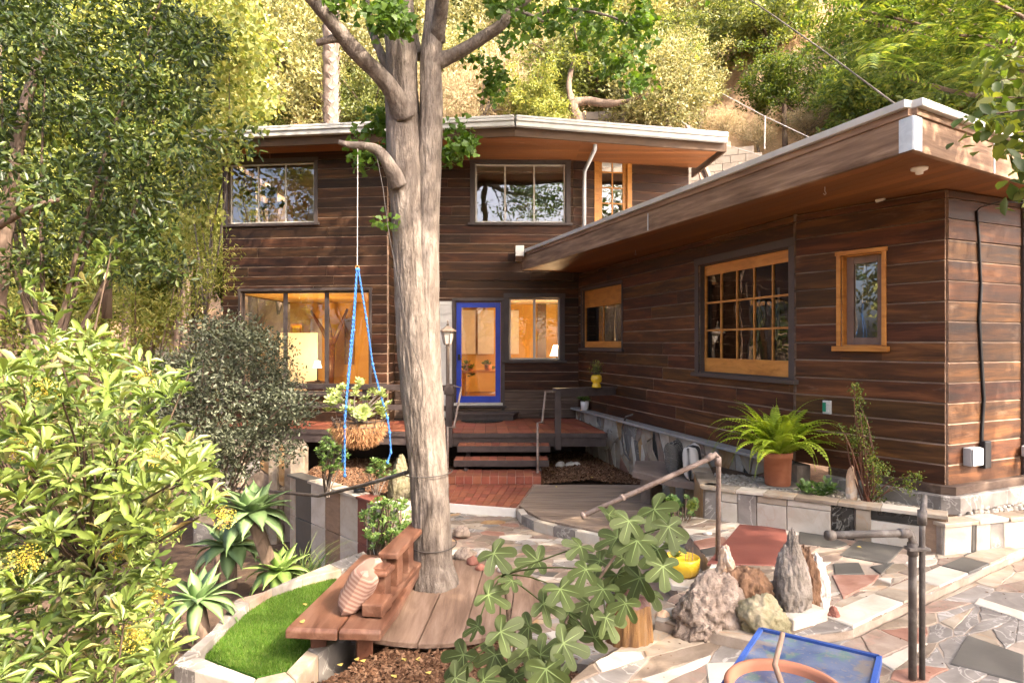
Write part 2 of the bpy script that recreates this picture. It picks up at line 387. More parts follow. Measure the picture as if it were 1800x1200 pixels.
WIRE = surf('dark_wire', [(.035, .028, .024), (.06, .05, .045)], 20, rough=.6, bump=.1)
CABLE = surf('pale_cable', [(.42, .39, .36), (.52, .49, .46)], 20, rough=.6, bump=.05)
COIR = leafm('coir_fibre', [(.20, .10, .045), (.34, .18, .085), (.46, .27, .14)], .2, .9, .1, (1.2, 1, .7))
INT_W = surf('interior_amber', [(.60, .32, .07), (.72, .44, .12)], 1.2, rough=.7, bump=.05)
INT_T = surf('interior_tan', [(.56, .38, .20), (.66, .47, .27)], 1.2, rough=.8, bump=.03)
INT_C = surf('interior_ceiling', [(.66, .60, .50), (.72, .66, .57)], 1.2, rough=.8, bump=.02)
INT_F = surf('interior_floor', [(.30, .12, .045), (.42, .19, .075)], 1.5, (1, 6, 1), .4, .1)
def glass(name, ior, tint):
    m, nt, b = new_mat(name); N = nt.nodes; L = nt.links
    tr = N.new('ShaderNodeBsdfTransparent'); tr.inputs['Color'].default_value = (*tint, 1)
    gl = N.new('ShaderNodeBsdfGlossy'); gl.inputs['Roughness'].default_value = 0.004; gl.inputs['Color'].default_value = (1, 1, 1, 1)
    fr = N.new('ShaderNodeFresnel'); fr.inputs['IOR'].default_value = ior
    tc = N.new('ShaderNodeTexCoord'); nz = N.new('ShaderNodeTexNoise'); nz.inputs['Scale'].default_value = 2.2; nz.inputs['Detail'].default_value = 1
    L.new(tc.outputs['Object'], nz.inputs['Vector'])
    bp = N.new('ShaderNodeBump'); bp.inputs['Strength'].default_value = .05; bp.inputs['Distance'].default_value = .05
    L.new(nz.outputs['Fac'], bp.inputs['Height']); L.new(bp.outputs['Normal'], gl.inputs['Normal'])
    mx = N.new('ShaderNodeMixShader'); L.new(fr.outputs[0], mx.inputs['Fac']); L.new(tr.outputs[0], mx.inputs[1]); L.new(gl.outputs[0], mx.inputs[2])
    L.new(mx.outputs[0], N['Material Output'].inputs['Surface']); MATS[name] = m; return m
GLASS = glass('window_glass', 2.25, (.95, .93, .88))
def bark(name, cols, sc=1.0):
    m = surf(name, cols, 5 * sc, (1, 1, .22), .9, .9, 9 * sc, .05, bdist=.03, veins=((cols[0][0] * .45, cols[0][1] * .42, cols[0][2] * .4), 6 * sc, .055)); return m
BARK = surf('ginkgo_bark', [(0.07211, 0.05519, 0.04425), (0.1556, 0.1262, 0.1043), (0.2505, 0.2132, 0.1823)], 9, (1, 1, .3), .92, 1.0, 26, .05, bdist=.035, veins=((.075, .055, .043), 15, .04))
BARKD = bark('dark_bark', [(.09, .06, .042), (.16, .11, .08), (.22, .16, .12)])
BARKP = bark('palm_bark', [(0.108, 0.072, 0.054), (0.189, 0.144, 0.117), (0.279, 0.234, 0.198)], .6)
# leaves
L_GINK = leafm('ginkgo_leaves', [(.045, .095, .012), (.075, .145, .018), (.12, .20, .03)], .42)
L_DARK = leafm('left_tree_leaves', [(0.02, 0.0375, 0.01), (0.0375, 0.065, 0.01375), (0.075, 0.1125, 0.0225), (0.1625, 0.2, 0.04375)], .30, .4, .5)
L_YEL = leafm('yellow_green_leaves', [(0.1118, 0.1501, 0.02565), (0.2064, 0.244, 0.0513), (0.3096, 0.3284, 0.09405), (0.3956, 0.3754, 0.1197)], .42, tcol=(1.35, 1.25, .6))
L_OLIVE = leafm('olive_leaves', [(0.099, 0.1052, 0.0361), (0.216, 0.2201, 0.07671), (0.342, 0.3253, 0.1444), (0.45, 0.421, 0.2346)], .36, tcol=(1.3, 1.15, .7))
L_OAK = leafm('oak_leaves', [(0.0506, 0.06826, 0.0228), (0.1104, 0.1365, 0.038), (0.1932, 0.2145, 0.06175), (0.2852, 0.2926, 0.095)], .36)
L_DRY = leafm('dry_twigs', [(.26, .18, .11), (.38, .29, .18), (.46, .38, .22), (.20, .19, .08)], .2, .8, .1, (1.1, 1, .8))
L_GRN = leafm('bright_green_leaves', [(0.04, 0.0675, 0.0126), (0.075, 0.117, 0.0216), (0.13, 0.171, 0.0324), (0.22, 0.234, 0.0495)], .42)
L_SHRUB = leafm('shrub_leaves', [(0.02993, 0.05225, 0.01053), (0.06413, 0.09975, 0.01944), (0.1026, 0.1472, 0.02916), (0.1539, 0.1947, 0.05265), (0.1111, 0.1615, 0.02025), (0.2137, 0.2565, 0.0891), (0.1625, 0.114, 0.0405)], .28, .42, .45)
L_SILV = leafm('silver_leaves', [(.024, .028, .016), (.045, .052, .030), (.075, .083, .05), (.15, .16, .105)], .15, .55, .3)
L_FLOW = leafm('flower_heads', [(.34, .27, .04), (.48, .38, .06), (.55, .46, .12)], .25, .7, .1)
L_AGA = leafm('agave_leaf', [(0.1275, 0.2009, 0.0744), (0.1575, 0.2378, 0.093)], .1, .5, .35)
L_AGB = leafm('agave_leaf_bright', [(0.187, 0.288, 0.068), (0.2295, 0.333, 0.085)], .15, .5, .35)
L_FIG = leafm('fig_leaf', [(.048, .068, .020), (.085, .108, .036)], .34, .55, .25)
L_FERN = leafm('fern_pinnae', [(.24, .33, .025), (.32, .41, .035), (.40, .47, .06)], .38, .5, .3)
L_SUCC = leafm('succulent_leaves', [(.14, .19, .05), (.22, .27, .075), (.32, .35, .13)], .2, .45, .4)
L_JADE = leafm('jade_leaves', [(.05, .10, .02), (.09, .16, .03), (.15, .22, .05)], .15, .35, .5)
L_GRASS = leafm('grass_blades', [(.05, .09, .025), (.085, .135, .035), (.16, .18, .05)], .3)
L_LITTER = leafm('fallen_leaf', [(.52, .40, .08), (.58, .46, .16)], .3, .8, .1)
# ---------------------------------------------------------------- terrain
def sstep(a, b, x):
    t = np.clip((x - a) / (b - a), 0, 1); return t * t * (3 - 2 * t)
def terrain_z(x, y):
    x = np.asarray(x, dtype=float); y = np.asarray(y, dtype=float)
    base = -0.34 - 0.10 * np.clip(-x - 2.6, 0, 8) - 0.75 * sstep(7.2, 9.8, y) * sstep(-1.0, -2.6, x) - .3 * sstep(-1.2, .2, x)
    base = base + 0.2 * sstep(0.4, 2.2, x)
    y0 = 17.8 + 9 * sstep(-5.5, -13, x) - 5.5 * sstep(6.5, 12, x)
    t = np.clip(y - y0, 0, 200)
    hill = np.where(t < 1.6, t * 3.2, 5.1 + (t - 1.6) * 1.0)
    hill = hill * np.where(t > 0, 1, 0) * (1 - .35 * sstep(-6, -16, x))
    hill = np.minimum(hill, 46 + 0 * hill)
    bump = 0.35 * np.sin(x * .7 + 1.3) * np.cos(y * .55) + .22 * np.sin(x * 1.9 + y * 1.3)
    back = 0.12 * np.clip(-y - 6, 0, 60)
    return base + hill + bump * sstep(1, 5, t) * 1.2 - back
def axis(a, b, c, d, fine, coarse):
    return np.concatenate([np.arange(a, b, coarse), np.arange(b, c, fine), np.arange(c, d + .01, coarse)])
xs = axis(-110, -9, 9, 110, .3, 3.0); ys = axis(-60, 0, 32, 120, .3, 3.0)
XX, YY = np.meshgrid(xs, ys); ZZ = terrain_z(XX, YY)
nx_, ny_ = len(xs), len(ys)
ii = (np.arange(ny_ - 1)[:, None] * nx_ + np.arange(nx_ - 1)[None, :]).ravel()
near = ((YY[:-1, :-1].ravel() < 15.2) & (YY[:-1, :-1].ravel() > -20))
terr = obj_of('terrain', np_mesh('terrain', np.stack([XX, YY, ZZ], -1).reshape(-1, 3), np.stack([ii, ii + 1, ii + nx_ + 1, ii + nx_], -1),
              [HILL, SOIL], True, near.astype(int)))
tag(terr, 'dry brown hillside and garden soil around the house', kind='structure')

rng = random.Random(7); nr = np.random.default_rng(11)
def pick(w):
    t = rng.random() * sum(w.values())
    for k, v in w.items():
        t -= v
        if t <= 0: return ST[k]
    return ST[k]

# ---------------------------------------------------------------- flagstone patio at the foot of the steps
PATIO = [(-1.45, 9.2), (0.10, 8.95), (0.33, 8.15), (1.0, 7.55), (1.72, 7.2), (1.72, 6.6), (1.0, 6.5), (0.9, 5.1), (.55, 4.75), (.0, 4.9), (-.15, 5.6), (-.2, 6.6), (-.6, 7.1), (-1.45, 7.3)]
mb = MB(); mb.prism(PATIO, -.75, -.0025); patio = mb.build('patio', MORTAR); tag(patio, 'irregular flagstone patio between the brick landing and the tree', kind='structure')
w_ = {'tan': 4, 'pink': 4, 'cream': 3, 'grey': 3.4, 'white': 1.8, 'rust': .8, 'ochre': .8, 'slate': .5}
for poly in voronoi(PATIO, 230, rng, .016, 1.5, .85, .1):
    dz = rng.uniform(-.004, .005)
    stone('flagstone', poly, lambda u, v, w, dz=dz: Vector((u, v, dz + w + .004)), .014, pick(w_), patio, .005, True)

# ---------------------------------------------------------------- stone terrace, upper level and the strip in front one shallow step lower
TERR = [(1.72, 7.0), (1.66, 5.45), (1.45, 5.0), (1.15, 4.75), (.95, 4.35), (1.5, 4.02), (2.2, 4.22), (4.5, 5.78), (7.5, 7.8), (7.5, 9.0), (5.2, 6.8), (3.95, 5.75), (2.62, 6.5), (2.02, 6.85)]
mb = MB(); mb.prism(TERR, -.6, .4905); terrace = mb.build('terrace', MORTAR); tag(terrace, 'upper stone terrace with red and dark slabs below the planter wall', kind='structure')
LOWT = [(-.35, 2.2), (.12, 3.35), (.45, 3.85), (.82, 4.22), (.95, 4.345), (1.5, 4.0), (2.2, 4.2), (4.5, 5.76), (7.5, 7.78), (8.5, 6.0), (7.0, 1.0), (0, .8)]
mb = MB(); mb.prism(LOWT, -.6, .4295); lowt = mb.build('pavement', MORTAR); tag(lowt, 'weathered stone paving with long pale strips one step below the terrace', kind='structure')
slabs = [  # hand-set slabs of the upper terrace: pixel outlines, stone
 ([(1243, 990), (1300, 921), (1380, 928), (1400, 995)], 'red'), ([(1405, 932), (1452, 940), (1490, 955), (1470, 962), (1405, 955)], 'slate'),
 ([(1476, 975), (1510, 948), (1592, 958), (1560, 990)], 'slate'), ([(1465, 990), (1510, 988), (1520, 1008), (1468, 1010)], 'slate'),
 ([(1530, 995), (1572, 988), (1548, 1008)], 'slate'), ([(1462, 1010), (1545, 1010), (1535, 1025), (1482, 1050)], 'rust')]
used = []
for px, st in slabs:
    poly = [tuple(G(a, b, .5).xy) for a, b in px]
    if parea(poly) < 0: poly = poly[::-1]
    used.append(poly); stone('slab', poly, lambda u, v, w: Vector((u, v, .504 + w)), .02, ST[st], terrace)
w2 = {'cream': 4, 'pink': 4, 'tan': 4, 'white': 2.2, 'grey': 2, 'slate': .4, 'rust': .3}
for poly in voronoi(TERR, 230, rng, .013, 1.7, .6, .5, 0):
    cx_ = sum(p[0] for p in poly) / len(poly); cy_ = sum(p[1] for p in poly) / len(poly)
    if cx_ > 6.2 or any(inside(q, cx_, cy_) for q in used): continue
    dz = rng.uniform(-.003, .002)
    stone('flagstone', poly, lambda u, v, w, dz=dz: Vector((u, v, .497 + dz + w)), .014, pick(w2), terrace, .005, True)
white_edge = [((2.2, 4.22), (2.75, 4.6)), ((2.76, 4.607), (3.2, 4.905)), ((3.21, 4.91), (3.62, 5.19)), ((3.63, 5.195), (3.95, 5.41)), ((3.96, 5.415), (4.5, 5.78))]
for i, (a, b) in enumerate(white_edge):
    d = Vector((b[0] - a[0], b[1] - a[1])).normalized(); n = Vector((-d.y, d.x)); w = .20
    poly = [a, b, (b[0] + n.x * w, b[1] + n.y * w), (a[0] + n.x * w, a[1] + n.y * w)]
    stone('edging_stone', poly, lambda u, v, w: Vector((u, v, .512 + w)), .09, ST[['white', 'cream', 'white', 'slate', 'cream'][i]], terrace, .008)
w3 = {'tan': 5, 'pink': 4, 'grey': 3.4, 'cream': 2.6, 'white': .9, 'slate': .35, 'rust': .3, 'brown': .3}
used = []
for px, st in [([(1670, 1165), (1700, 1115), (1800, 1150), (1800, 1199)], 'slate'), ([(1240, 1165), (1345, 1160), (1372, 1190), (1245, 1199)], 'white'),
               ([(1720, 1050), (1800, 1075), (1800, 1090), (1712, 1060)], 'white')]:
    poly = [tuple(G(a, b, .44).xy) for a, b in px]
    if parea(poly) < 0: poly = poly[::-1]
    used.append(poly); stone('slab', poly, lambda u, v, w: Vector((u, v, .442 + w)), .02, ST[st], lowt)
LV = [(-.2, 2.6), (.12, 3.35), (.45, 3.85), (.82, 4.22), (.95, 4.345), (1.5, 4.0), (2.2, 4.2), (4.5, 5.76), (5.6, 6.5), (6.2, 4.5), (4.2, 2.2), (1, 2.2)]
for poly in voronoi(LV, 290, rng, .013, 1.9, .58, .62, 0):
    cx_ = sum(p[0] for p in poly) / len(poly); cy_ = sum(p[1] for p in poly) / len(poly)
    if any(inside(q, cx_, cy_) for q in used): continue
    dz = rng.uniform(-.004, .003)
    stone('flagstone', poly, lambda u, v, w, dz=dz: Vector((u, v, .435 + dz + w)), .016, pick(w3), lowt, .005, True)

# steps from the patio up to the terrace
st_ = thing('stone_steps', (1.3, 5.6, 0), 'pale stone steps with white treads joining patio and terrace', 'steps')
mb = MB(); mb.prism([(.95, 5.1), (1.46, 5.1), (1.46, 6.45), (.95, 6.45)], -.3, .125); mb.prism([(1.36, 5.12), (1.75, 5.3), (1.71, 6.7), (1.36, 6.6)], .1, .29); b_ = mb.build('riser', MORTAR, st_)
for poly, z, k in [([(.93, 5.06), (1.40, 5.06), (1.40, 5.75), (.93, 5.7)], .165, 'cream'), ([(.93, 5.72), (1.40, 5.77), (1.40, 6.5), (.93, 6.45)], .165, 'pink'),
                   ([(1.32, 5.42), (1.72, 5.30), (1.72, 5.85), (1.32, 5.80)], .33, 'white'), ([(1.32, 5.82), (1.72, 5.87), (1.70, 6.72), (1.36, 6.62)], .33, 'grey')]:
    stone('tread', poly, lambda u, v, w, z=z: Vector((u, v, z + w)), .045, ST[k], st_, .008)

# ---------------------------------------------------------------- brick landing, brick step
def tile_field(name, quad, z, nu, nv, parent, mat, gap=.006, th=.014, clip=None, skew=0):
    """tiles over a plan quad a,b,c,d (a->b along u)"""
    a, b, c, d = [Vector(q) for q in quad]
    def at(u, v): p = a.lerp(b, u).lerp(d.lerp(c, u), v); return (p.x, p.y)
    lu = ((b - a).length + (c - d).length) / 2; lv = ((d - a).length + (c - b).length) / 2; gu, gv = gap / lu / 2, gap / lv / 2
    for i in range(nu):
        for j in range(nv):
            off = 0
            poly = [at(i / nu + gu, j / nv + gv), at((i + 1) / nu - gu, j / nv + gv), at((i + 1) / nu - gu, (j + 1) / nv - gv), at(i / nu + gu, (j + 1) / nv - gv)]
            if parea(poly) < 0: poly = poly[::-1]
            dz = rng.uniform(-.0015, .0015)
            stone(name, poly, lambda u, v, w: Vector((u, v, z + dz + w)), th, mat, parent, .003)
LZ = .12
LA, LB, LC, LD = (-1.35, 9.2), (.05, 8.79), (.335, 10.28), (-1.45, 10.28)
land = thing('brick_landing', (-.5, 9.6, 0), 'red brick tile landing with white painted edge at the foot of the steps', 'landing')
mb = MB(); mb.prism([LA, LB, LC, LD], -.5, LZ - .012); mb.build('bed', GROUT, land)
tile_field('tile', [LA, LB, LC, LD], LZ, 15, 6, land, QUARRY)
mb = MB(); mb.beam((-1.40, 9.19, .055), (.055, 8.765, .055), .03, .13); bevel(mb.build('edge_board', WHITE, land), .006)
bs = thing('brick_step', (-.4, 10.5, LZ), 'brick tile step below two floating treads', 'step')
mb = MB(); mb.prism([(-1.02, 10.25), (.455, 10.25), (.455, 10.75), (-1.02, 10.75)], 0, .248); mb.build('core', GROUT, bs)
tile_field('tile', [(-1.02, 10.24), (.46, 10.24), (.46, 10.46), (-1.02, 10.46)], .262, 11, 1, bs, QUARRY)
tile_field('tile', [(-1.02, 10.466), (.46, 10.466), (.46, 10.75), (-1.02, 10.75)], .262, 11, 1, bs, QUARRY)
for i in range(11):
    u0 = -1.02 + i * 1.48 / 11 + .004; u1 = -1.02 + (i + 1) * 1.48 / 11 - .004
    stone('tile', [(u0, .126), (u1, .126), (u1, .243), (u0, .243)], lambda u, v, w: Vector((u, 10.236 - w, v)), .013, QUARRY, bs, .003)

# grey timber platform with a pale stone kerb
wd = thing('wooden_platform', (1.0, 9.0, 0), 'low weathered grey board platform beside the brick landing', 'platform')
WP = [(.36, 10.25), (.10, 8.95), (.36, 8.28), (1.05, 7.70), (2.0, 7.5), (2.35, 8.7), (2.1, 10.25)]
mb = MB(); mb.prism(WP, -.3, .07); mb.build('base', WALLB, wd)
yv = 7.45
while yv < 10.25:
    y1 = yv + .138
    poly = clip_half(clip_half(WP, 0, -1, -yv), 0, 1, y1 - .008)
    if len(poly) >= 3:
        poly = clean(poly)
        mb = MB(); mb.prism(poly, .072, .112 + rng.uniform(-.002, .002), bev=.004); mb.build('plank', DECKW, wd)
    yv = y1
kb = thing('stone_kerb', (.5, 8.2, 0), 'white and grey marble kerb along the weathered platform', 'kerb')
kp = [(.06, 8.74), (.12, 8.42), (.27, 8.13), (.50, 7.90), (.74, 7.70), (1.00, 7.50), (1.45, 7.36), (1.9, 7.28)]
for i in range(len(kp) - 1):
    a, b = Vector(kp[i]), Vector(kp[i + 1]); d = (b - a).normalized(); n = Vector((-d.y, d.x)); a2 = a + d * .004; b2 = b - d * .004; w = .09
    poly = [tuple(a2), tuple(b2), tuple(b2 + n * w), tuple(a2 + n * w)]
    if parea(poly) < 0: poly = poly[::-1]
    stone('kerb_stone', poly, lambda u, v, w: Vector((u, v, .125 + w)), .14, ST[['white', 'grey', 'white', 'grey', 'white', 'cream', 'white'][i]], kb, .006)
# ---------------------------------------------------------------- the two-storey house and its single-storey wing
A, B, C, D = (-5.775, 13.1), (-2.418, 12.7), (-2.424, 13.4), (1.385, 13.5)
E, E2 = (1.25, 13.45), (3.77, 14.0)
K, Q, R, R2 = (3.165, 7.28), (4.027, 6.07), (5.07, 6.55), (8.6, 8.17)
pAB, pBC, pCD, pCE, pEE = Plane(A, B), Plane(B, C), Plane(C, D), Plane(C, E), Plane(E, E2)
pDK, pKQ, pQR = Plane(D, K), Plane(K, Q), Plane(Q, R2)
pBC.n = Vector((1, 0, 0))
EXP = .19
def rect(pl, x0, y0, x1, y1):
    um = (x0 + x1) / 2; ym = (y0 + y1) / 2
    u0 = pl.hit(x0, ym)[0]; u1 = pl.hit(x1, ym)[0]; z1 = pl.hit(um, y0)[1]; z0 = pl.hit(um, y1)[1]
    return [min(u0, u1), max(u0, u1), z0, z1]
def board_mesh(L, h, t=.022, mat=None):
    c = min(.017, h * .3)
    prof = [(-.002, 0), (t, 0), (t, h - c), (.004, h - .001), (-.002, h - .001)]   # (out, up)
    vs_ = [(x, -n, z) for x in (0, L) for n, z in prof]; k = len(prof)
    fs_ = [(i, (i + 1) % k, k + (i + 1) % k, k + i) for i in range(k)] + [tuple(range(k - 1, -1, -1)), tuple(range(k, 2 * k))]
    me = bpy.data.meshes.new('siding_board'); me.from_pydata(vs_, [], fs_)
    me.materials.append(mat or SID); me.materials.append(SIDE)
    me.polygons[2].material_index = 1; me.polygons[k].material_index = 1; me.polygons[k + 1].material_index = 1
    me.update(); return me
def sided_wall(pl, z0, z1, holes, parent, u0=0.0, u1=None, zoff=None, weather=None, seed=0, joint=True):
    r = random.Random(seed); u1 = pl.L if u1 is None else u1
    us = sorted({u0, u1, *[min(max(h[0], u0), u1) for h in holes], *[min(max(h[1], u0), u1) for h in holes]})
    mb = MB()
    for a, b in zip(us, us[1:]):
        if b - a < 1e-4: continue
        cuts = sorted([(h[2], h[3]) for h in holes if h[0] < (a + b) / 2 < h[1]]); z = z0
        for c0, c1 in cuts + [(z1, z1)]:
            if c0 - z > .001: mb.pbox(pl, a, b, z, min(c0, z1), -.12, -.003)
            z = max(z, c1)
    wall = mb.build('wall', WALLB, parent)
    ex = pl.u; up = Vector((0, 0, 1)); ny = -pl.n
    zb = z0 if zoff is None else zoff
    while zb > z0 + .001: zb -= EXP
    k = 0
    while zb < z1 - .01:
        b0, b1 = max(zb, z0), min(zb + EXP, z1)
        segs = []                                   # (ua, ub, za, zb)
        cuts = sorted([h for h in holes if h[2] < b1 - .004 and h[3] > b0 + .004]); cur = u0
        for h in cuts:
            if h[0] - cur > .01: segs.append((cur, h[0], b0, b1))
            if h[2] > b0 + .012: segs.append((h[0], h[1], b0, h[2]))
            if h[3] < b1 - .012: segs.append((h[0], h[1], h[3], b1))
            cur = max(cur, h[1])
        if u1 - cur > .01: segs.append((cur, u1, b0, b1))
        for (a, b, za, zt) in segs:
            pts = [a]
            if joint and b - a > 1.5:
                x = a + r.uniform(.5, 2.6)
                while x < b - .4: pts.append(x); x += r.uniform(1.6, 3.6)
            pts.append(b)
            for p, q in zip(pts, pts[1:]):
                me = board_mesh(q - p - (.006 if q != b else 0), zt - za, .022 + r.uniform(-.0015, .0015), SID_SHADE if parent is house else SID)
                if weather and weather(p, za): me.materials[0] = SIDL
                o = obj_of('siding_board', me, wall)
                w0 = pl.w(p, za + r.uniform(-.0025, .0), r.uniform(-.001, .004))
                o.matrix_basis = Matrix(((ex.x, ny.x, 0, w0.x), (ex.y, ny.y, 0, w0.y), (0, 0, 1, w0.z), (0, 0, 0, 1)))
        zb += EXP; k += 1
    return wall
def window(pl, r, parent, cols, rows=1, casing=.075, sash=.03, mull=.028, frame_mat=None, trim_mat=None, depth=.05, sill=True, name='window', sill_over=.04, bar=None, proud=.035, rail=None, glass_mat=None):
    """casing round the opening r, sash bars between panes, sill below; cols = number or list of fractions"""
    u0, u1, z0, z1 = r; fm = frame_mat or ALU; tm = trim_mat or TRIM
    mb = MB(); c = casing
    mb.pbox(pl, u0 - c, u0, z0 - (0 if sill else c), z1, 0, proud); mb.pbox(pl, u1, u1 + c, z0 - (0 if sill else c), z1, 0, proud)
    mb.pbox(pl, u0 - c - .012, u1 + c + .012, z1, z1 + c, 0, proud + .004)
    if not sill: mb.pbox(pl, u0, u1, z0 - c, z0, 0, proud - .002)
    # jamb returns
    mb.pbox(pl, u0 - .004, u0 + .012, z0, z1, -depth - .06, .002); mb.pbox(pl, u1 - .012, u1 + .004, z0, z1, -depth - .06, .002)
    mb.pbox(pl, u0 + .012, u1 - .012, z1 - .012, z1 + .004, -depth - .06, .002); mb.pbox(pl, u0 + .012, u1 - .012, z0 - .004, z0 + .012, -depth - .06, .002)
    w = bevel(mb.build(name, tm, parent), .004)
    if sill:
        mb = MB(); mb.pbox(pl, u0 - c - sill_over, u1 + c + sill_over, z0 - .055, z0 - .002, -.02, proud + .04); bevel(mb.build('sill', tm, w), .005)
    d0, d1 = -depth - .035, -depth
    rt, rb = (rail or (sash, sash))
    mb = MB(); a, b, lo, hi = u0 + .012, u1 - .012, z0 + .012, z1 - .012
    mb.pbox(pl, a, a + sash, lo, hi, d0, d1); mb.pbox(pl, b - sash, b, lo, hi, d0, d1)
    mb.pbox(pl, a + sash, b - sash, hi - rt, hi, d0, d1 - .001); mb.pbox(pl, a + sash, b - sash, lo, lo + rb, d0, d1 - .001)
    bevel(mb.build('sash', fm, w), .004)
    a += sash; b -= sash; lo += rb; hi -= rt
    fr = [i / cols for i in range(cols + 1)] if isinstance(cols, int) else cols
    for i in range(1, len(fr) - 1):
        x = a + (b - a) * fr[i]; mb = MB(); mb.pbox(pl, x - mull / 2, x + mull / 2, lo, hi, d0 + .003, d1 - .003); bevel(mb.build('mullion', fm, w), .003)
    for j in range(1, rows):
        z = lo + (hi - lo) * j / rows; mb = MB(); mb.pbox(pl, a, b, z - mull / 2, z + mull / 2, d0 + .005, d1 - .005); bevel(mb.build('glazing_bar', fm, w), .003)
    for i in range(len(fr) - 1):
        for j in range(rows):
            x0, x1 = a + (b - a) * fr[i], a + (b - a) * fr[i + 1]; q0, q1 = lo + (hi - lo) * j / rows, lo + (hi - lo) * (j + 1) / rows
            m_ = mull / 2 - .002
            mb = MB(); t = rng.uniform(-.0022, .0022); t2 = rng.uniform(-.0022, .0022); dm = (d0 + d1) / 2
            vs_ = [pl.w(x0 + (m_ if i else 0), q0 + (m_ if j else 0), dm + t), pl.w(x1 - (m_ if i < len(fr) - 2 else 0), q0 + (m_ if j else 0), dm + t2),
                   pl.w(x1 - (m_ if i < len(fr) - 2 else 0), q1 - (m_ if j < rows - 1 else 0), dm + t2 * .3), pl.w(x0 + (m_ if i else 0), q1 - (m_ if j < rows - 1 else 0), dm + t * .3)]
            mb.add(vs_, [(0, 1, 2, 3)]); mb.build('pane', glass_mat or GLASS, w)
    return w

house = thing('house', (-1.5, 13.3, 0), 'two-storey house clad in dark brown horizontal boards with blue door', 'house')
wing = thing('house_wing', (3.0, 8.0, .5), 'low flat-roofed wing in dark brown boards with amber windows', 'house wing')
DZ = .80                                                # porch level
# window openings
W_UL = rect(pAB, 402, 286, 553, 393); W_GL = rect(pAB, 424, 511, 650, 691)
W_UC = rect(pCE, 834, 287, 995, 392); W_GR = rect(pCD, 894, 523, 985, 633)
DOOR = rect(pCD, 800, 529, 882, 709); SIDEL = rect(pCD, 760, 529, 797, 712)
W_CA = rect(pEE, 1052, 268, 1102, 392)
W_1 = rect(pDK, 1025, 504, 1095, 612); W_2 = rect(pDK, 1231, 450, 1390, 660); W_3 = rect(pKQ, 1480, 446, 1552, 608)
ROOFZ = 6.10
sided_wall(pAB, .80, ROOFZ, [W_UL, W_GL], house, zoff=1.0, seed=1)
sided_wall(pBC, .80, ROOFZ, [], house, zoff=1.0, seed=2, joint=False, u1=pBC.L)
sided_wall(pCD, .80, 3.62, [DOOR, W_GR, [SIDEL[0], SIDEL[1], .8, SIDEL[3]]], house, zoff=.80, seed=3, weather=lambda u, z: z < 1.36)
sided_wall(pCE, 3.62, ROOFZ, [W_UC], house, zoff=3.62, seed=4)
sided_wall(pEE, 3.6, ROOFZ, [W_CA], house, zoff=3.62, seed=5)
# corner boards of stacked mitred ends read as the siding itself; end wall of the upper floor
pE3 = Plane(E2, (3.77 - .6, 17.2))
mb = MB(); mb.pbox(Plane(E2, (3.2, 17.2)), 0, 3.2, 3.6, ROOFZ, -.003, -.12); mb.pbox(Plane((-5.775, 17.6), A), 0, 4.4, -.9, 1.3, -.12, -.003); mb.pbox(Plane((-5.775, 17.6), A), 0, 4.4, 3.35, W_UL[2] - .2, -.12, -.003)
mb.pbox(Plane((-5.775, 17.5), (3.3, 17.5)), 0, 9.0, 3.45, 6.05, -.12, -.003)
mb.build('rear_wall', SID, house)
mb = MB(); mb.pbox(pCD, 0, pCD.L, .45, .86, -.12, -.004); mb.pbox(pAB, 0, pAB.L, .45, .84, -.12, -.004); mb.build('sill_plate', WALLB, house)
window(pAB, W_UL, house, [0, .325, .66, 1], casing=.075, sash=.032, mull=.03)
# the upper window turns the corner: a second light on the side wall
pSA = Plane((-5.72, 14.6), A)
mb = MB(); pz = W_UL
window(pSA, [pSA.L - 1.25, pSA.L - .08, pz[2], pz[3]], house, 2, casing=.06, sash=.032, mull=.03)
window(pCE, W_UC, house, [0, .325, .66, 1], casing=.09, sash=.035, mull=.032)
window(pAB, W_GL, house, [0, .333, .667, 1], casing=.05, sash=.03, mull=.085, frame_mat=TRIM)
window(pCD, W_GR, house, 2, casing=.09, sash=.035, mull=.05)
window(pEE, W_CA, house, 2, 4, casing=.10, sash=.075, mull=.028, frame_mat=AMBER, trim_mat=AMBER, sill=False, depth=.02)
# blind inside the upper window
mb = MB(); u0, u1, z0, z1 = W_UC; mb.pbox(pCE, u0 + .04, u1 - .04, z1 - .13, z1 - .03, -.16, -.13); mb.build('roller_blind', WHITE, house)
# door
u0, u1, z0, z1 = DOOR
mb = MB(); c = .06
mb.pbox(pCD, u0 - c, u0, DZ, z1, 0, .03); mb.pbox(pCD, u1, u1 + c, DZ, z1, 0, .03); mb.pbox(pCD, u0 - c, u1 + c, z1, z1 + c, 0, .033)
mb.pbox(pCD, u0, u0 + .02, z0, z1, -.11, -.001); mb.pbox(pCD, u1 - .02, u1, z0, z1, -.11, -.001); mb.pbox(pCD, u0 + .02, u1 - .02, z1 - .02, z1, -.11, -.001)
bevel(mb.build('door_frame', TRIM, house), .004)
mb = MB(); a, b, lo, hi = u0 + .024, u1 - .024, z0 + .02, z1 - .026; s_ = .105
mb.pbox(pCD, a, a + s_, lo, hi, -.07, -.025); mb.pbox(pCD, b - s_, b, lo, hi, -.07, -.025)
mb.pbox(pCD, a + s_, b - s_, hi - s_, hi, -.07, -.0255); mb.pbox(pCD, a + s_, b - s_, lo, lo + .13, -.07, -.0255)
door = bevel(mb.build('door', BLUE, house), .004)
mb = MB(); mb.add([pCD.w(a + s_, lo + .13, -.045), pCD.w(b - s_, lo + .13, -.045), pCD.w(b - s_, hi - s_, -.045), pCD.w(a + s_, hi - s_, -.045)], [(0, 1, 2, 3)]); mb.build('pane', GLASS, door)
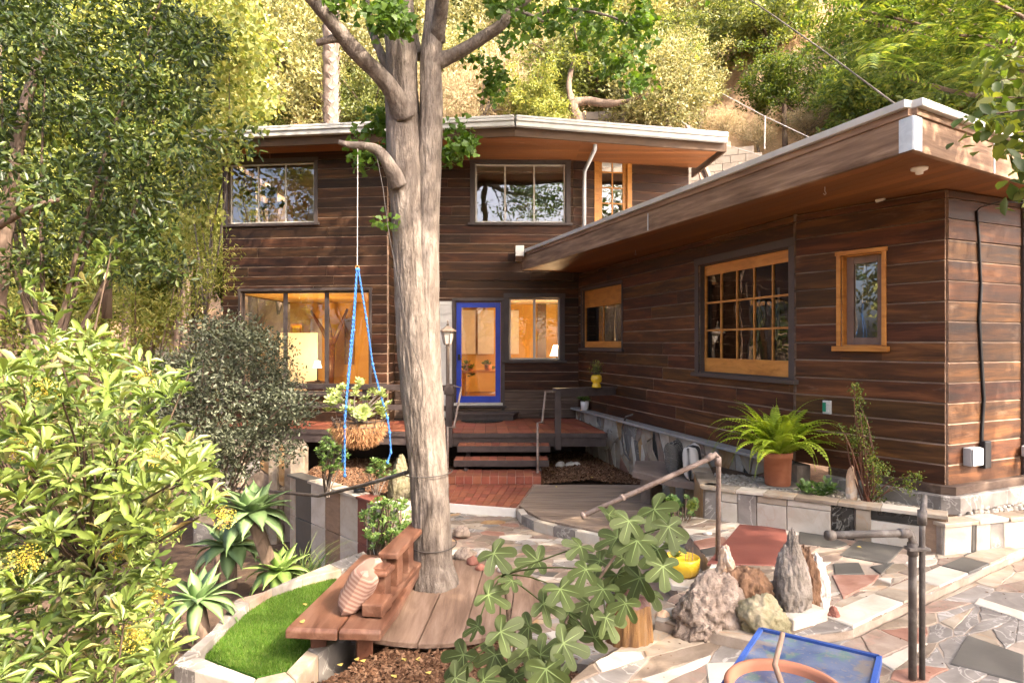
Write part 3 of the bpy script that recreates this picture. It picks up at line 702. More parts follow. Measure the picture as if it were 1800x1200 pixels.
mb = MB(); mb.pbox(pCD, a + .03, a + .085, 1.98, 2.10, -.025, -.002); mb.tube([pCD.w(a + .055, 2.0, -.01), pCD.w(a + .055, 2.0, .045), pCD.w(a + .11, 2.0, .045)], .011, 8); bevel(mb.build('lock', BLACK, door), .004)
mb = MB(); mb.pbox(pCD, u0 - .02, u1 + .02, z0 - .035, z0 + .016, -.09, .06); bevel(mb.build('threshold', ALU, house), .004)
mb = MB(); mb.pbox(pCD, u0 - .10, u1 + .10, z0 - .08, z0 - .036, -.02, .09); bevel(mb.build('door_sill', DECKP, house), .005)
# white boarded panel beside the door
u0, u1, z0, z1 = SIDEL; mb = MB(); mb.pbox(pCD, u0, u1, .8, z1, -.06, -.002); sp = mb.build('side_panel', WHITE, house)
zz = .83
while zz < z1 - .05:
    mb = MB(); mb.pbox(pCD, u0 + .005, u1 - .005, zz, min(zz + .185, z1 - .004), -.003, .014); bevel(mb.build('panel_board', WHITE, sp), .005); zz += .19
# interior finishes seen through the panes
def inner(name, px0, py0, px1, py1, d, mat, th=.04):
    a, b = P(px0, py1, d), P(px1, py0, d); mb = MB(); mb.box(((a.x + b.x) / 2, d, a.z), b.x - a.x, th, b.z - a.z); return mb.build(name, mat, house)
for x0, x1 in ((806, 836), (840, 868)): inner('interior_panel', x0, 545, x1, 622, 16.9, WHITE)
inner('interior_panel', 897, 545, 912, 622, 17.1, WHITE); inner('interior_door', 945, 528, 960, 640, 17.0, SLABD)
inner('interior_panel', 546, 560, 566, 640, 16.5, WHITE); inner('interior_panel', 606, 560, 622, 640, 16.5, SLABD)
inner('interior_frame', 505, 352, 516, 392, 16.2, AMBER); inner('interior_frame', 532, 330, 540, 392, 16.2, AMBER)
# house lamp inside is a thing of its own further down; interiors
def room(name, x0, x1, y0, y1, z0, z1, wm, fm, cm, parent, back=True, left=True, right=True):
    mb = MB()
    if back: mb.box(((x0 + x1) / 2, y1, z0), x1 - x0, .06, z1 - z0)
    if left: mb.box((x0, (y0 + y1) / 2, z0), .06, y1 - y0, z1 - z0)
    if right: mb.box((x1, (y0 + y1) / 2, z0), .06, y1 - y0, z1 - z0)
    if mb.v: mb.build('interior_wall', wm, parent)
    mb = MB(); mb.box(((x0 + x1) / 2, (y0 + y1) / 2, z0 - .06), x1 - x0, y1 - y0, .05); mb.build('interior_floor', fm, parent)
    mb = MB(); mb.box(((x0 + x1) / 2, (y0 + y1) / 2, z1 + .003), x1 - x0, y1 - y0, .04); mb.build('interior_ceiling', cm, parent)
room('g', -5.62, -2.55, 13.25, 16.6, 1.0, 3.35, INT_W, INT_F, INT_W, house, left=False, right=False)
room('g2', -2.2, 1.2, 13.62, 17.2, 1.06, 3.35, INT_W, INT_F, INT_C, house, left=False, right=True)
room('u', -5.62, -2.3, 13.3, 16.4, 3.75, 6.0, INT_T, INT_F, INT_T, house, left=False)
room('u2', -2.0, 3.2, 14.2, 17.2, 3.7, 6.0, INT_T, INT_F, INT_C, house)
# things seen through the panes
mb = MB(); mb.box((-4.95, 15.2, 1.02), .85, .05, 1.55, .15); o_ = mb.build('board', INT_C); tag(o_, 'pale board leaning inside the wide ground-floor window', 'board')
mb = MB(); mb.tube([(-4.35, 15.6, 1.0), (-4.3, 15.6, 2.3)], .09, 10)
for dx, dz in ((-.5, .85), (.38, .9), (-.12, .95)): mb.tube([(-4.3, 15.6, 2.25), (-4.3 + dx * .5, 15.6, 2.7), (-4.3 + dx, 15.6, 2.25 + dz)], [.07, .05, .03], 8)
o_ = mb.build('tree_post', SLABD, None, True); tag(o_, 'forked tree-trunk post standing inside behind the first wide pane', 'post')
mb = MB(); mb.box((-3.0, 15.2, 1.02), .12, .12, 2.2); o_ = mb.build('timber_post', AMBER); tag(o_, 'square amber timber post inside behind the third wide pane', 'post')
pic = thing('picture', P(521, 586, 15.4), 'small framed yellow picture hung inside the middle wide pane', 'picture')
q = P(521, 586, 15.4); mb = MB(); mb.box((q.x, q.y, q.z - .3), .24, .03, .52); mb.build('picture_frame', AMBER, pic); mb = MB(); mb.box((q.x, q.y - .018, q.z - .26), .17, .01, .44); mb.build('print', YELLOW, pic)
tb = thing('side_table', (-.62, 15.0, 1.06), 'amber wooden side table seen through the blue door', 'table')
mb = MB(); mb.box((-.62, 15.0, 1.66), 1.1, .5, .05); bevel(mb.build('table_top', AMBER, tb), .006)
for dx in (-.48, .48):
    for dy in (-.2, .2): mb = MB(); mb.box((-.62 + dx, 15.0 + dy, 1.05), .05, .05, .61); mb.build('leg', AMBER, tb)
lp = thing('table_lamp', (.93, 14.5, 1.75), 'white cone lamp shade behind the ground-floor sliding window', 'lamp')
lq = P(978, 616, 14.5); mb = MB(); mb.lathe([(.15, 0), (.06, .24)], (lq.x, 14.5, lq.z - .12), 24); LSH, nt_, bb_ = new_mat('lamp_shade_lit'); bb_.inputs['Base Color'].default_value = (.8, .75, .66, 1); bb_.inputs['Emission Color'].default_value = (1, .78, .5, 1); bb_.inputs['Emission Strength'].default_value = .8
mb.build('lamp_shade', LSH, lp, True); mb = MB(); mb.lathe([(.07, 0), (.07, .02), (.015, .05), (.015, lq.z - .12 - 1.8)], (lq.x, 14.5, 1.80), 16); mb.build('lamp_base', BLACK, lp)
mb = MB(); mb.box((lq.x, 14.5, 1.05), .5, .4, .745); o_ = mb.build('cabinet', AMBER); tag(o_, 'amber cabinet carrying the white cone lamp indoors', 'cabinet')
ld = bpy.data.lights.new('lamp_glow', 'POINT'); ld.energy = 32; ld.color = (1, .68, .36); ld.shadow_soft_size = .12
lo_ = bpy.data.objects.new('lamp_glow', ld); lo_.location = (lq.x, 14.5, lq.z + .22); COL.objects.link(lo_)

fill_lamp = thing('table_lamp', (-4.15, 14.2, 1.5), 'small added fill lamp on a stool behind the middle wide pane', 'lamp')  # added lamp, brightens the room behind the wide panes
q = P(558, 640, 14.3); mb = MB(); mb.lathe([(.10, 0), (.05, .15)], (q.x, 14.3, q.z - .08), 20); mb.build('lamp_shade', LSH, fill_lamp, True)
mb = MB(); mb.lathe([(.06, 0), (.06, .015), (.012, .03), (.012, q.z - .08 - 1.5)], (q.x, 14.3, 1.5), 14); mb.build('lamp_base', BLACK, fill_lamp)
mb = MB(); mb.box((q.x, 14.3, 1.0), .36, .36, .5); o_ = mb.build('stool', SLABD); tag(o_, 'dark box stool carrying the small added fill lamp indoors', 'stool')
l2 = bpy.data.lights.new('lamp_glow', 'POINT'); l2.energy = 22; l2.color = (1, .66, .30); l2.shadow_soft_size = .1
lo2 = bpy.data.objects.new('lamp_glow', l2); lo2.location = (q.x, 14.3, q.z + .16); COL.objects.link(lo2)
# main roof: eave line kinks over the middle of the front
eL, eK, eR = Vector((-6.05, 12.47, 0)), Vector((.05, 11.66, 0)), Vector((4.1, 12.6, 0))
bR, bL = Vector((3.9, 17.9, 0)), Vector((-6.05, 17.9, 0))
def rz(p, z): return (p.x, p.y, z)
SK = [(-5.2, 14.0), (-3.2, 14.0), (-3.2, 15.9), (-5.2, 15.9)]
roof_poly = [eL, eK, eR, bR, bL]
mb = MB(); n = 5
mb.prism([(p.x, p.y) for p in [eL + Vector((0, .02, 0)), eK + Vector((0, .02, 0)), Vector((-2.2, 12.7, 0)), Vector((-2.2, 17.9, 0)), Vector((-3.2, 17.9, 0)), Vector((-3.2, 13.9, 0)), Vector((-6.05, 13.9, 0))]], 6.2, 6.34)
mb.prism([(p.x, p.y) for p in [eK + Vector((0.001, .02, 0)), eR + Vector((0, .02, 0)), Vector((3.9, 14.4, 0)), Vector((-2.199, 14.4, 0)), Vector((-2.199, 12.75, 0))]], 6.2, 6.34)
mb.prism([(-2.199, 16.6), (3.9, 16.6), (3.9, 17.9), (-2.199, 17.9)], 6.2, 6.34)
mb.prism([(-6.05, 16.2), (-3.201, 16.2), (-3.201, 17.9), (-6.05, 17.9)], 6.2, 6.34)
roof = mb.build('roof', GUT, house)
def soffit(poly, z0, z1, name, mat, parent, plank=.14, ang=None):
    """boards under the eaves"""
    lo, hi = min(p[1] for p in poly), max(p[1] for p in poly); y = lo
    while y < hi:
        q_ = clip_half(clip_half(poly, 0, -1, -y), 0, 1, y + plank - .004)
        if len(q_) >= 3:
            q_ = clean(q_)
            if len(q_) >= 3: mb = MB(); mb.prism(q_, z0, z1); mb.build(name, mat, parent)
        y += plank
soffit([(-6.0, 12.52), (.05, 11.72), (1.3, 12.0), (1.3, 13.5), (-2.4, 13.4), (-2.42, 12.7), (-6.0, 13.12)], 6.085, 6.105, 'soffit_board', SOFFR, roof)
soffit([(1.302, 12.0), (4.05, 12.64), (3.95, 14.03), (1.302, 13.5)], 6.085, 6.105, 'soffit_board', SOFFR, roof)
for a, b in ((eL, eK), (eK, eR)):
    mb = MB(); dd = (b - a).normalized(); nn = Vector((dd.y, -dd.x, 0))
    if nn.y > 0: nn = -nn
    off = -nn * .03
    mb.beam(rz(a + off, 6.11), rz(b + off, 6.11), .04, .18); bevel(mb.build('fascia', FASCD, roof), .004)
    mb = MB(); oo = nn * .055
    a2, b2 = a + oo, b + oo
    mb.beam(rz(a2, 6.215), rz(b2, 6.215), .10, .085); mb.beam(rz(a2 + nn * .012, 6.285), rz(b2 + nn * .012, 6.285), .13, .05); mb.beam(rz(a2 - nn * .0, 6.335), rz(b2 - nn * .0, 6.335), .155, .045)
    bevel(mb.build('gutter', GUT, roof), .01)
mb = MB(); mb.beam((4.12, 12.62, 6.12), (4.02, 14.6, 6.12), .04, .2); mb.build('fascia', FASCD, roof)
mb = MB(); mb.box((-4.2, 13.7, 6.34), 1.3, .9, .14, .0); mb.build('skylight_kerb', TRIM, roof)
# downspout on the right of the upper window
dsx = [P(1046, 242, 12.35), P(1046, 262, 12.4), P(1028, 300, 13.3), P(1027, 330, 13.37), P(1027, 402, 13.37)]
mb = MB(); mb.tube(dsx, .042, 12); mb.build('downspout', GALV, house, True)

# ---------------------------------------------------------------- the wing
WZ0, WZ1 = 1.02, 3.755
sided_wall(pDK, WZ0, WZ1, [W_1, W_2], wing, zoff=WZ0, seed=11)
sided_wall(pKQ, WZ0, WZ1, [W_3], wing, zoff=WZ0, seed=12, joint=False)
sided_wall(pQR, WZ0, WZ1, [], wing, zoff=WZ0, u1=1.15, seed=13, joint=False)
mb = MB(); mb.pbox(pQR, 1.15, 1.26, .62, WZ1, -.1, .05); bevel(mb.build('corner_post', TRIM, wing), .005)
sided_wall(pQR, WZ0 - .38, WZ1, [], wing, u0=1.262, zoff=WZ0, seed=14)
# mitred corner strips
mb = MB(); z = WZ0
while z < WZ1 - .05:
    q0 = pKQ.w(0, z, .0); mb.box((q0.x - .016, q0.y - .008, z), .03, .03, .165); z += EXP
mb.build('corner_strip', SIDL, wing)
w = window(pDK, W_1, wing, 2, casing=.045, sash=.05, mull=.03, frame_mat=AMBER, rail=(.34, .12), depth=.03)
window(pDK, W_2, wing, 5, 3, casing=.095, sash=.035, mull=.026, frame_mat=AMBER, rail=(.14, .19), depth=.06)
window(pKQ, W_3, wing, 1, 1, casing=.045, sash=.075, frame_mat=surf('sash_mauve', [(.17, .11, .085), (.24, .165, .13)], 4, rand=.05), trim_mat=AMBER, depth=.07, sill_over=.03)
u0, u1, z0, z1 = W_3; mb = MB(); mb.pbox(pKQ, u0 + .02, u1 - .02, z0 + .02, z1 - .02, -.135, -.125); mb.build('window_screen', surf('pale_screen', [(.20, .18, .16), (.27, .245, .22)], 3, rough=.9, bump=.1, bscale=200), wing)
room('w', 3.6, 8.2, 6.9, 13.4, 1.05, 3.6, WALLB, FASCD, FASCD, wing, left=False, right=True, back=True)
mb = MB(); mb.add([(3.9, 7.2, 1.1), (3.05, 10.2, 1.1), (3.05, 10.2, 3.5), (3.9, 7.2, 3.5)], [(0, 1, 2, 3)]); 
mb = MB(); mb.box((2.52, 13.56, 1.0), 2.2, .06, 2.7); mb.build('interior_wall', WALLB, wing)
# cloth hoops hanging inside the large wing window
for i, (px, py) in enumerate([(1290, 600), (1322, 598), (1368, 592)]):
    u_, z_ = pDK.hit(px, py); q = pDK.w(u_, z_, -.35); pts = []
    for k in range(13):
        t = math.pi * (1 + k / 12); pts.append(q + pDK.u * (.045 * math.cos(t)) + Vector((0, 0, .30 + (.2 if abs(k - 6) == 6 else 0) * 0 + (.28 * math.sin(t)))))
    pts = [pts[0] + Vector((0, 0, .35))] + pts + [pts[-1] + Vector((0, 0, .35))]
    mb = MB(); mb.tube(pts, .014, 6); o_ = mb.build('hanging_loop', WHITE, None, True); tag(o_, 'white loop hanging inside the many-paned amber window', 'loop', 'loops hanging behind the many-paned window')
# wing roof
f0, f1, f2 = Vector((.223, 12.85, 0)), Vector((2.975, 4.866, 0)), Vector((7.6, 7.74, 0))
RP = [(f0.x, f0.y), (f1.x, f1.y), (f2.x, f2.y), (8.6, 9.0), (8.2, 14.5), (3.2, 14.8), (1.32, 13.4)]
mb = MB(); mb.prism(inset(RP, .05), 4.0, 4.09); wroof = mb.build('roof', GUT, wing)
SP = [(f0.x + .03, f0.y - .02), (f1.x + .01, f1.y + .04), (f2.x, f2.y + .05), (8.2, 8.6), (4.1, 6.3), (3.3, 7.4), (1.5, 13.3), (.9, 13.2)]
def soffit_along(poly, z0, z1, parent, mat, d, plank=.15):
    n = Vector((-d.y, d.x)); vals = [p[0] * n.x + p[1] * n.y for p in poly]; t = min(vals)
    while t < max(vals):
        q_ = clip_half(clip_half(poly, -n.x, -n.y, -t), n.x, n.y, t + plank - .003)
        if len(q_) >= 3:
            q_ = clean(q_)
            if len(q_) >= 3: mb = MB(); mb.prism(q_, z0, z1); mb.build('soffit_board', mat, parent)
        t += plank
soffit_along(SP, 3.762, 3.785, wroof, SOFF, (f1 - f0).xy.normalized())
for a, b, nm in ((f0, f1, 'l'), (f1, f2, 'r')):
    dd = (b - a).normalized(); nn = Vector((dd.y, -dd.x, 0))
    if nn.y > 0 and nm == 'r' or nm == 'l' and nn.x > 0: nn = -nn
    ex = dd * .0
    mb = MB(); mb.beam(rz(a, 3.885), rz(b, 3.885), .045, .26); bevel(mb.build('fascia', FASC, wroof), .004)
    mb = MB(); mb.beam(rz(a + nn * .012, 4.045), rz(b + nn * .012, 4.045), .05, .055); bevel(mb.build('fascia_cap', FASC, wroof), .004)
    mb = MB(); mb.beam(rz(a + nn * .03, 4.105), rz(b + nn * .03, 4.105), .09, .06); bevel(mb.build('drip_edge', GUT, wroof), .006)
dl = (f0 - f1).normalized(); dr = (f2 - f1).normalized()
mb = MB()
for dd in (dl, dr):
    nn = Vector((dd.y, -dd.x, 0)); nn = nn if nn.dot(Vector((-.4, -1, 0))) > 0 else -nn
    mb.beam(rz(f1 + nn * .027 - dd * .03, 3.885), rz(f1 + nn * .027 + dd * .085, 3.885), .006, .25)
mb.build('corner_bracket', GALV, wing)
for t, base in ((.52, 'l'),):
    q = f0.lerp(f1, .56) ; nn = Vector((-dl.y, dl.x, 0)); nn = nn if nn.x < 0 else -nn
    mb = MB(); mb.box((q.x + nn.x * .027, q.y + nn.y * .027, 3.77), .006, .02, .22, math.atan2(dl.y, dl.x) + math.pi / 2); mb.build('strap', GALV, wing)
q = f1.lerp(f2, .235); mb = MB(); mb.box((q.x, q.y - .03, 3.76), .02, .006, .25, .55); mb.build('strap', GALV, wing)
# soffit lamp holder, hooks, hose-clip
q = P(1616, 297, 5.35); mb = MB(); mb.lathe([(.015, -.055), (.028, -.05), (.03, -.03), (.062, -.018), (.065, 0)], (q.x, q.y, 3.762), 20); o_ = mb.build('lamp_holder', WHITEG, wing, True)
for px, py, d in ((1450, 340, 6.0), (1117, 432, 10.1)):
    q = P(px, py, d); q.z = 3.762; mb = MB(); mb.tube([q, q + Vector((0, 0, -.04)), q + Vector((.012, 0, -.06)), q + Vector((0.0, 0, -.075)), q + Vector((-.014, 0, -.06))], .003, 6); mb.build('hook', GALV, wing)
u_, z_ = pKQ.hit(1553, 352); mb = MB(); mb.tube([pKQ.w(u_ - .05, z_, .04), pKQ.w(u_ + .03, z_ + .01, .045)], .022, 10); mb.tube([pKQ.w(u_ + .02, z_ + .01, .045), pKQ.w(u_ + .05, z_ + .03, .05)], .012, 8); mb.build('flood_lamp', ALU, wing)
# short beam end beside the far roof corner
q = P(912, 441, 12.6); mb = MB(); mb.box((q.x + .02, 13.0, q.z - .1), .16, .9, .2); o_ = mb.build('beam_end', WHITE, wing)
# outlet, cables and junction boxes on the wing
u_, z_ = pKQ.hit(1457, 715); ob = thing('outlet_box', pKQ.w(u_, z_, .02), 'grey weatherproof outlet with green cover on the board wall', 'outlet')
mb = MB(); mb.pbox(pKQ, u_ - .04, u_ + .045, z_ - .07, z_ + .07, .022, .055); bevel(mb.build('plate', GREYP, ob), .004)
GRNP = surf('green_plastic', [(.02, .22, .13), (.03, .28, .17)], 5, bump=0)
mb = MB(); mb.pbox(pKQ, u_ - .035, u_ - .002, z_ - .045, z_ + .05, .055, .065); mb.build('cover', GRNP, ob)
for k in range(3): mb = MB(); mb.pbox(pKQ, u_ + .004, u_ + .035, z_ - .05 + k * .04, z_ - .02 + k * .04, .055, .062); mb.build('socket', WHITE, ob)
uq = lambda px, py: pQR.hit(px, py)
u_, z_ = uq(1715, 640)
cab = []
for py in (372, 420, 500, 560, 620, 700, 760, 790):
    u_, z_ = uq(1713 + (py - 372) * .02 + 3 * math.sin(py * .03), py); cab.append(pQR.w(u_, z_, .035))
mb = MB(); mb.tube(cab, .012, 8); mb.tube([c_ + pQR.u * .02 + Vector((0, 0, 0)) for c_ in cab[2:]], .008, 6)
u_, z_ = uq(1716, 372)
mb.tube([cab[0], cab[0] + Vector((.02, -.02, .03)), cab[0] + Vector((.15, -.1, .07)), cab[0] + Vector((.5, 0.0, .07)), cab[0] + Vector((1.4, .5, .16))], .006, 6)
o_ = mb.build('power_cable', BLACK, None, True); tag(o_, 'black cables running down the sunlit end wall of the wing', 'cable')
u_, z_ = uq(1697, 800); jb = thing('junction_box', pQR.w(u_, z_, .0), 'grey junction box low on the sunlit end wall', 'box')
mb = MB(); mb.pbox(pQR, u_ - .085, u_ + .085, z_ - .085, z_ + .085, .024, .105); bevel(mb.build('box_body', GREYP, jb), .01)
mb = MB(); mb.pbox(pQR, u_ - .08, u_ + .08, z_ - .08, z_ + .08, .105, .118); bevel(mb.build('lid', GREYP, jb), .008)
u_, z_ = uq(1722, 795); mb = MB(); mb.pbox(pQR, u_ - .05, u_ + .05, z_ - .14, z_ + .12, .024, .08); o_ = bevel(mb.build('meter_box', BLACK), .01); tag(o_, 'small black box beside the grey junction box on the end wall', 'box')
u_, z_ = uq(1790, 790); gb = thing('outlet_box', pQR.w(u_, z_, 0), 'grey outlet with plug and hanging cord beside the corner post', 'outlet')
mb = MB(); mb.pbox(pQR, u_ - .06, u_ + .06, z_ - .05, z_ + .05, .055, .11); bevel(mb.build('plate', GREYP, gb), .006)
mb = MB(); mb.tube([pQR.w(u_ - .05, z_ - .04, .11), pQR.w(u_ - .02, z_ - .14, .14)], .035, 10); mb.build('plug', GREYP, gb, True)
g0 = pQR.w(u_ - .02, z_ - .14, .14)
gc = [g0, g0 + Vector((.03, -.02, -.12)), Vector((g0.x, g0.y - .06, .78)), G(1740, 868, .78), G(1690, 872, .8), G(1650, 868, .8), G(1610, 862, .8)]
mb = MB(); mb.tube(gc, .013, 8); mb.build('cord', CABLE, gb, True)
# ---------------------------------------------------------------- porch with tiled deck, treads, rails
porch = thing('porch', (-.5, 12.0, 0), 'brown painted porch deck with red tiles, rails and floating treads', 'porch')
DP = [(-5.75, 12.2), (-1.08, 11.28), (1.62, 11.28), (1.34, 13.38), (-2.40, 13.36), (-2.40, 12.66), (-5.75, 13.06)]
mb = MB(); mb.prism(inset(DP, .03), .60, .784); mb.build('deck_frame', WALLB, porch)
def edge_boards(pts, parent):
    for a, b in zip(pts, pts[1:]):
        a = Vector((*a, 0)); b = Vector((*b, 0)); d = (b - a).normalized(); n = Vector((d.y, -d.x, 0))
        mb = MB(); mb.beam(rz(a + n * .012, .742), rz(b + n * .012, .742), .035, .08); bevel(mb.build('nosing_board', DECKP, parent), .004)
        mb = MB(); mb.beam(rz(a - n * .012, .625), rz(b - n * .012, .625), .035, .15); bevel(mb.build('rim_board', DECKP, parent), .004)
edge_boards([(-5.75, 12.2), (-1.08, 11.28), (1.62, 11.28), (1.36, 13.2)], porch)
tile_field('tile', [(-1.08, 11.27), (1.61, 11.27), (1.30, 13.36), (-1.08, 13.36)], .798, 13, 5, porch, QUARRY)
tile_field('tile', [(-5.72, 12.2), (-1.09, 11.29), (-1.09, 12.9), (-5.72, 12.95)], .798, 24, 3, porch, QUARRY)
for (x0, x1, yf, z) in ((-.92, .64, 10.97, .62), (-.95, .60, 10.63, .44)):
    mb = MB(); mb.box(((x0 + x1) / 2, yf + .165, z - .115), x1 - x0, .33, .10); bevel(mb.build('tread', DECKP, porch), .005)
    tile_field('tile', [(x0 + .01, yf + .012), (x1 - .01, yf + .012), (x1 - .01, yf + .32), (x0 + .01, yf + .32)], z, 11, 1, porch, QUARRY)
mb = MB()
for sx in (-.75, .45): mb.beam((sx, 11.4, .5), (sx, 10.62, .20), .06, .14)
mb.build('stringer', DECKP, porch)
# door step box
mb = MB(); mb.prism([(-1.12, 12.98), (.02, 12.98), (.12, 13.36), (-1.12, 13.36)], .80, .905, bev=.005); mb.build('door_step', DECKP, porch)
mb = MB(); mb.prism([(-1.14, 12.95), (.05, 12.95), (.15, 13.36), (-1.14, 13.36)], .908, .94, bev=.005); mb.build('step_board', DECKP, porch)
# posts and rails
def post(x, y, z0, z1, s=.11, cap=True):
    mb = MB(); mb.box((x, y, z0), s, s, z1 - z0); p_ = bevel(mb.build('post', DECKP, porch), .006)
    if cap: mb = MB(); mb.box((x, y, z1 - .18), s + .05, s + .05, .13); bevel(mb.build('post_block', DECKP, p_), .006)
post(-1.08, 11.24, .55, 1.63)
post(.79, 11.27, .50, 1.515, .105, False)
pl0, pl1 = Vector((-5.75, 12.16, 0)), Vector((-1.12, 11.24, 0))
for z, h in ((1.56, .10), (1.21, .09)):
    mb = MB(); mb.beam(rz(pl0, z), rz(pl1, z), .05, h); bevel(mb.build('rail', DECKP, porch), .005)
for t in (.02, .35, .68):
    q = pl0.lerp(pl1, t); mb = MB(); mb.box((q.x, q.y + .06, .55), .09, .09, .96); bevel(mb.build('post', DECKP, porch), .005)
mb = MB(); mb.beam((.73, 11.27, 1.535), (1.86, 11.75, 1.535), .16, .04); bevel(mb.build('shelf_board', DECKP, porch), .004)
mb = MB(); mb.beam((.80, 11.24, 1.46), (1.84, 11.68, 1.46), .04, .11); bevel(mb.build('shelf_rail', DECKP, porch), .004)
# the step handrails of thin pipe
def pipe(name, pts, r, label, mat=PIPE, joints=(), group=None):
    t = thing(name, pts[-1], label, 'handrail', group)
    mb = MB(); mb.tube(pts, r, 12); mb.build('pipe', mat, t, True)
    for (p, q) in joints: mb = MB(); mb.tube([p, q], r * 1.35, 12); mb.build('fitting', mat, t, True)
    return t
a = [Vector((.74, 11.2, 1.50)), Vector((.57, 11.15, 1.50)), P(953, 742, 10.95), P(945, 743, 10.85), G(945, 831, .262)]
pipe('step_handrail', a, .018, 'thin bent pipe handrail bracketed to the shelf post of the porch', joints=[(a[2] + Vector((0, 0, -.02)), a[2] + Vector((0, 0, .03))), (a[4], a[4] + Vector((0, 0, .02)))])
a = [Vector((-1.0, 11.2, 1.60)), P(811, 681, 11.1), P(798, 750, 10.9), P(787, 750, 10.85), Vector((P(787, 840, 10.45).x, 10.45, .262))]
pipe('step_handrail', a, .018, 'thin bent pipe handrail bracketed to the post under the lantern', joints=[(a[2] + Vector((0, 0, -.02)), a[2] + Vector((0, 0, .03)))])
# lantern on a post
lx, ly = P(787, 600, 12.3).x, 12.3
lan = thing('lamp_post', (lx, ly, .8), 'brown post lantern with pointed finial standing beside the blue door', 'lamp')
LM = surf('lantern_metal', [(.17, .125, .095), (.26, .20, .16)], 9, rough=.5, bump=.1)
mb = MB(); mb.lathe([(.06, 0), (.06, .04), (.036, .08), (.034, 1.42), (.045, 1.46), (.03, 1.5)], (lx, ly, .8), 16); mb.build('post', LM, lan, True)
mb = MB(); zc = 2.30
mb.lathe([(.05, -.005), (.07, .0), (.075, .02)], (lx, ly, zc), 6); mb.lathe([(.16, .245), (.165, .262), (.10, .30), (.05, .34), (.03, .36)], (lx, ly, zc), 6)
for k in range(6):
    t = k * math.pi / 3; mb.tube([(lx + .07 * math.cos(t), ly + .07 * math.sin(t), zc + .01), (lx + .125 * math.cos(t), ly + .125 * math.sin(t), zc + .25)], .008, 5)
mb.build('lantern_frame', LM, lan)
mb = MB(); mb.lathe([(.015, .36), (.03, .38), (.012, .41), (.02, .43), (.004, .47)], (lx, ly, zc), 12); mb.build('finial', LM, lan, True)
LG = surf('lantern_glass', [(.52, .48, .42), (.60, .56, .50)], 5, rough=.2, bump=0)
mb = MB(); mb.lathe([(.062, .012), (.114, .243)], (lx, ly, zc), 6); mb.build('lantern_glass', LG, lan)
# half-round mat
mb = MB(); c = Vector((-.59, 12.93, 0)); poly = [(c.x + .42 * math.cos(t), c.y - .40 * math.sin(t)) for t in [math.pi * k / 20 for k in range(21)]]
mb.prism(poly, .802, .818); RUB = surf('rubber_mat', [(.03, .027, .024), (.055, .05, .045)], 30, rough=.8, bump=.4)
dm = mb.build('door_mat', RUB); tag(dm, 'dark half-round ribbed mat below the blue door', 'mat')
mb = MB()
for k in range(1, 20):
    t = math.pi * k / 20; mb.beam((c.x + .10 * math.cos(t), c.y - .1 * math.sin(t), .8215), (c.x + .40 * math.cos(t), c.y - .38 * math.sin(t), .8215), .012, .008)
mb.build('rib', RUB, dm)

# ---------------------------------------------------------------- stone base under the wing
sb = thing('mosaic_wall', (2.2, 9.5, 0), 'mosaic of white, ochre and grey stones along the foot of the wing wall', 'stone wall')
mb = MB(); mb.pbox(pDK, .0, pDK.L + .1, -.1, .99, -.1, .075); mb.build('backing', MORTAR, sb)
wsb = {'white': 7, 'cream': 6, 'pink': 1.5, 'ochre': 1.6, 'grey': 1.2, 'rust': .5, 'black': .7}
for poly in voronoi([(.1, .02), (pDK.L, .02), (pDK.L, .97), (.1, .97)], 95, rng, .014, .75, 1.35, .12):
    k = rng.uniform(0, .012)
    stone('stone', poly, lambda u, v, w, k=k: pDK.w(u, v, .10 + k + w), .03, pick(wsb), sb, .007, True)
mb = MB(); mb.pbox(pDK, 0.02, pDK.L - .05, .975, 1.015, -.02, .20); bevel(mb.build('ledge', CONC, sb), .006)
cb = thing('concrete_plinth', (3.9, 6.4, .6), 'weathered grey plinth under the corner of the wing', 'plinth')
mb = MB(); mb.prism([(3.30, 6.93), (3.92, 5.98), (4.06, 5.92), (5.2, 6.46), (5.2, 6.75), (4.1, 6.25), (3.5, 7.1)], .6, .935, bev=.012); mb.build('base', ST['grey'], cb)
mb = MB(); mb.prism([(3.36, 6.95), (3.95, 6.03), (4.06, 5.98), (5.2, 6.52), (5.2, 6.75), (4.1, 6.25), (3.5, 7.1)], .938, 1.018, bev=.008); mb.build('ledge', SIDL, cb)

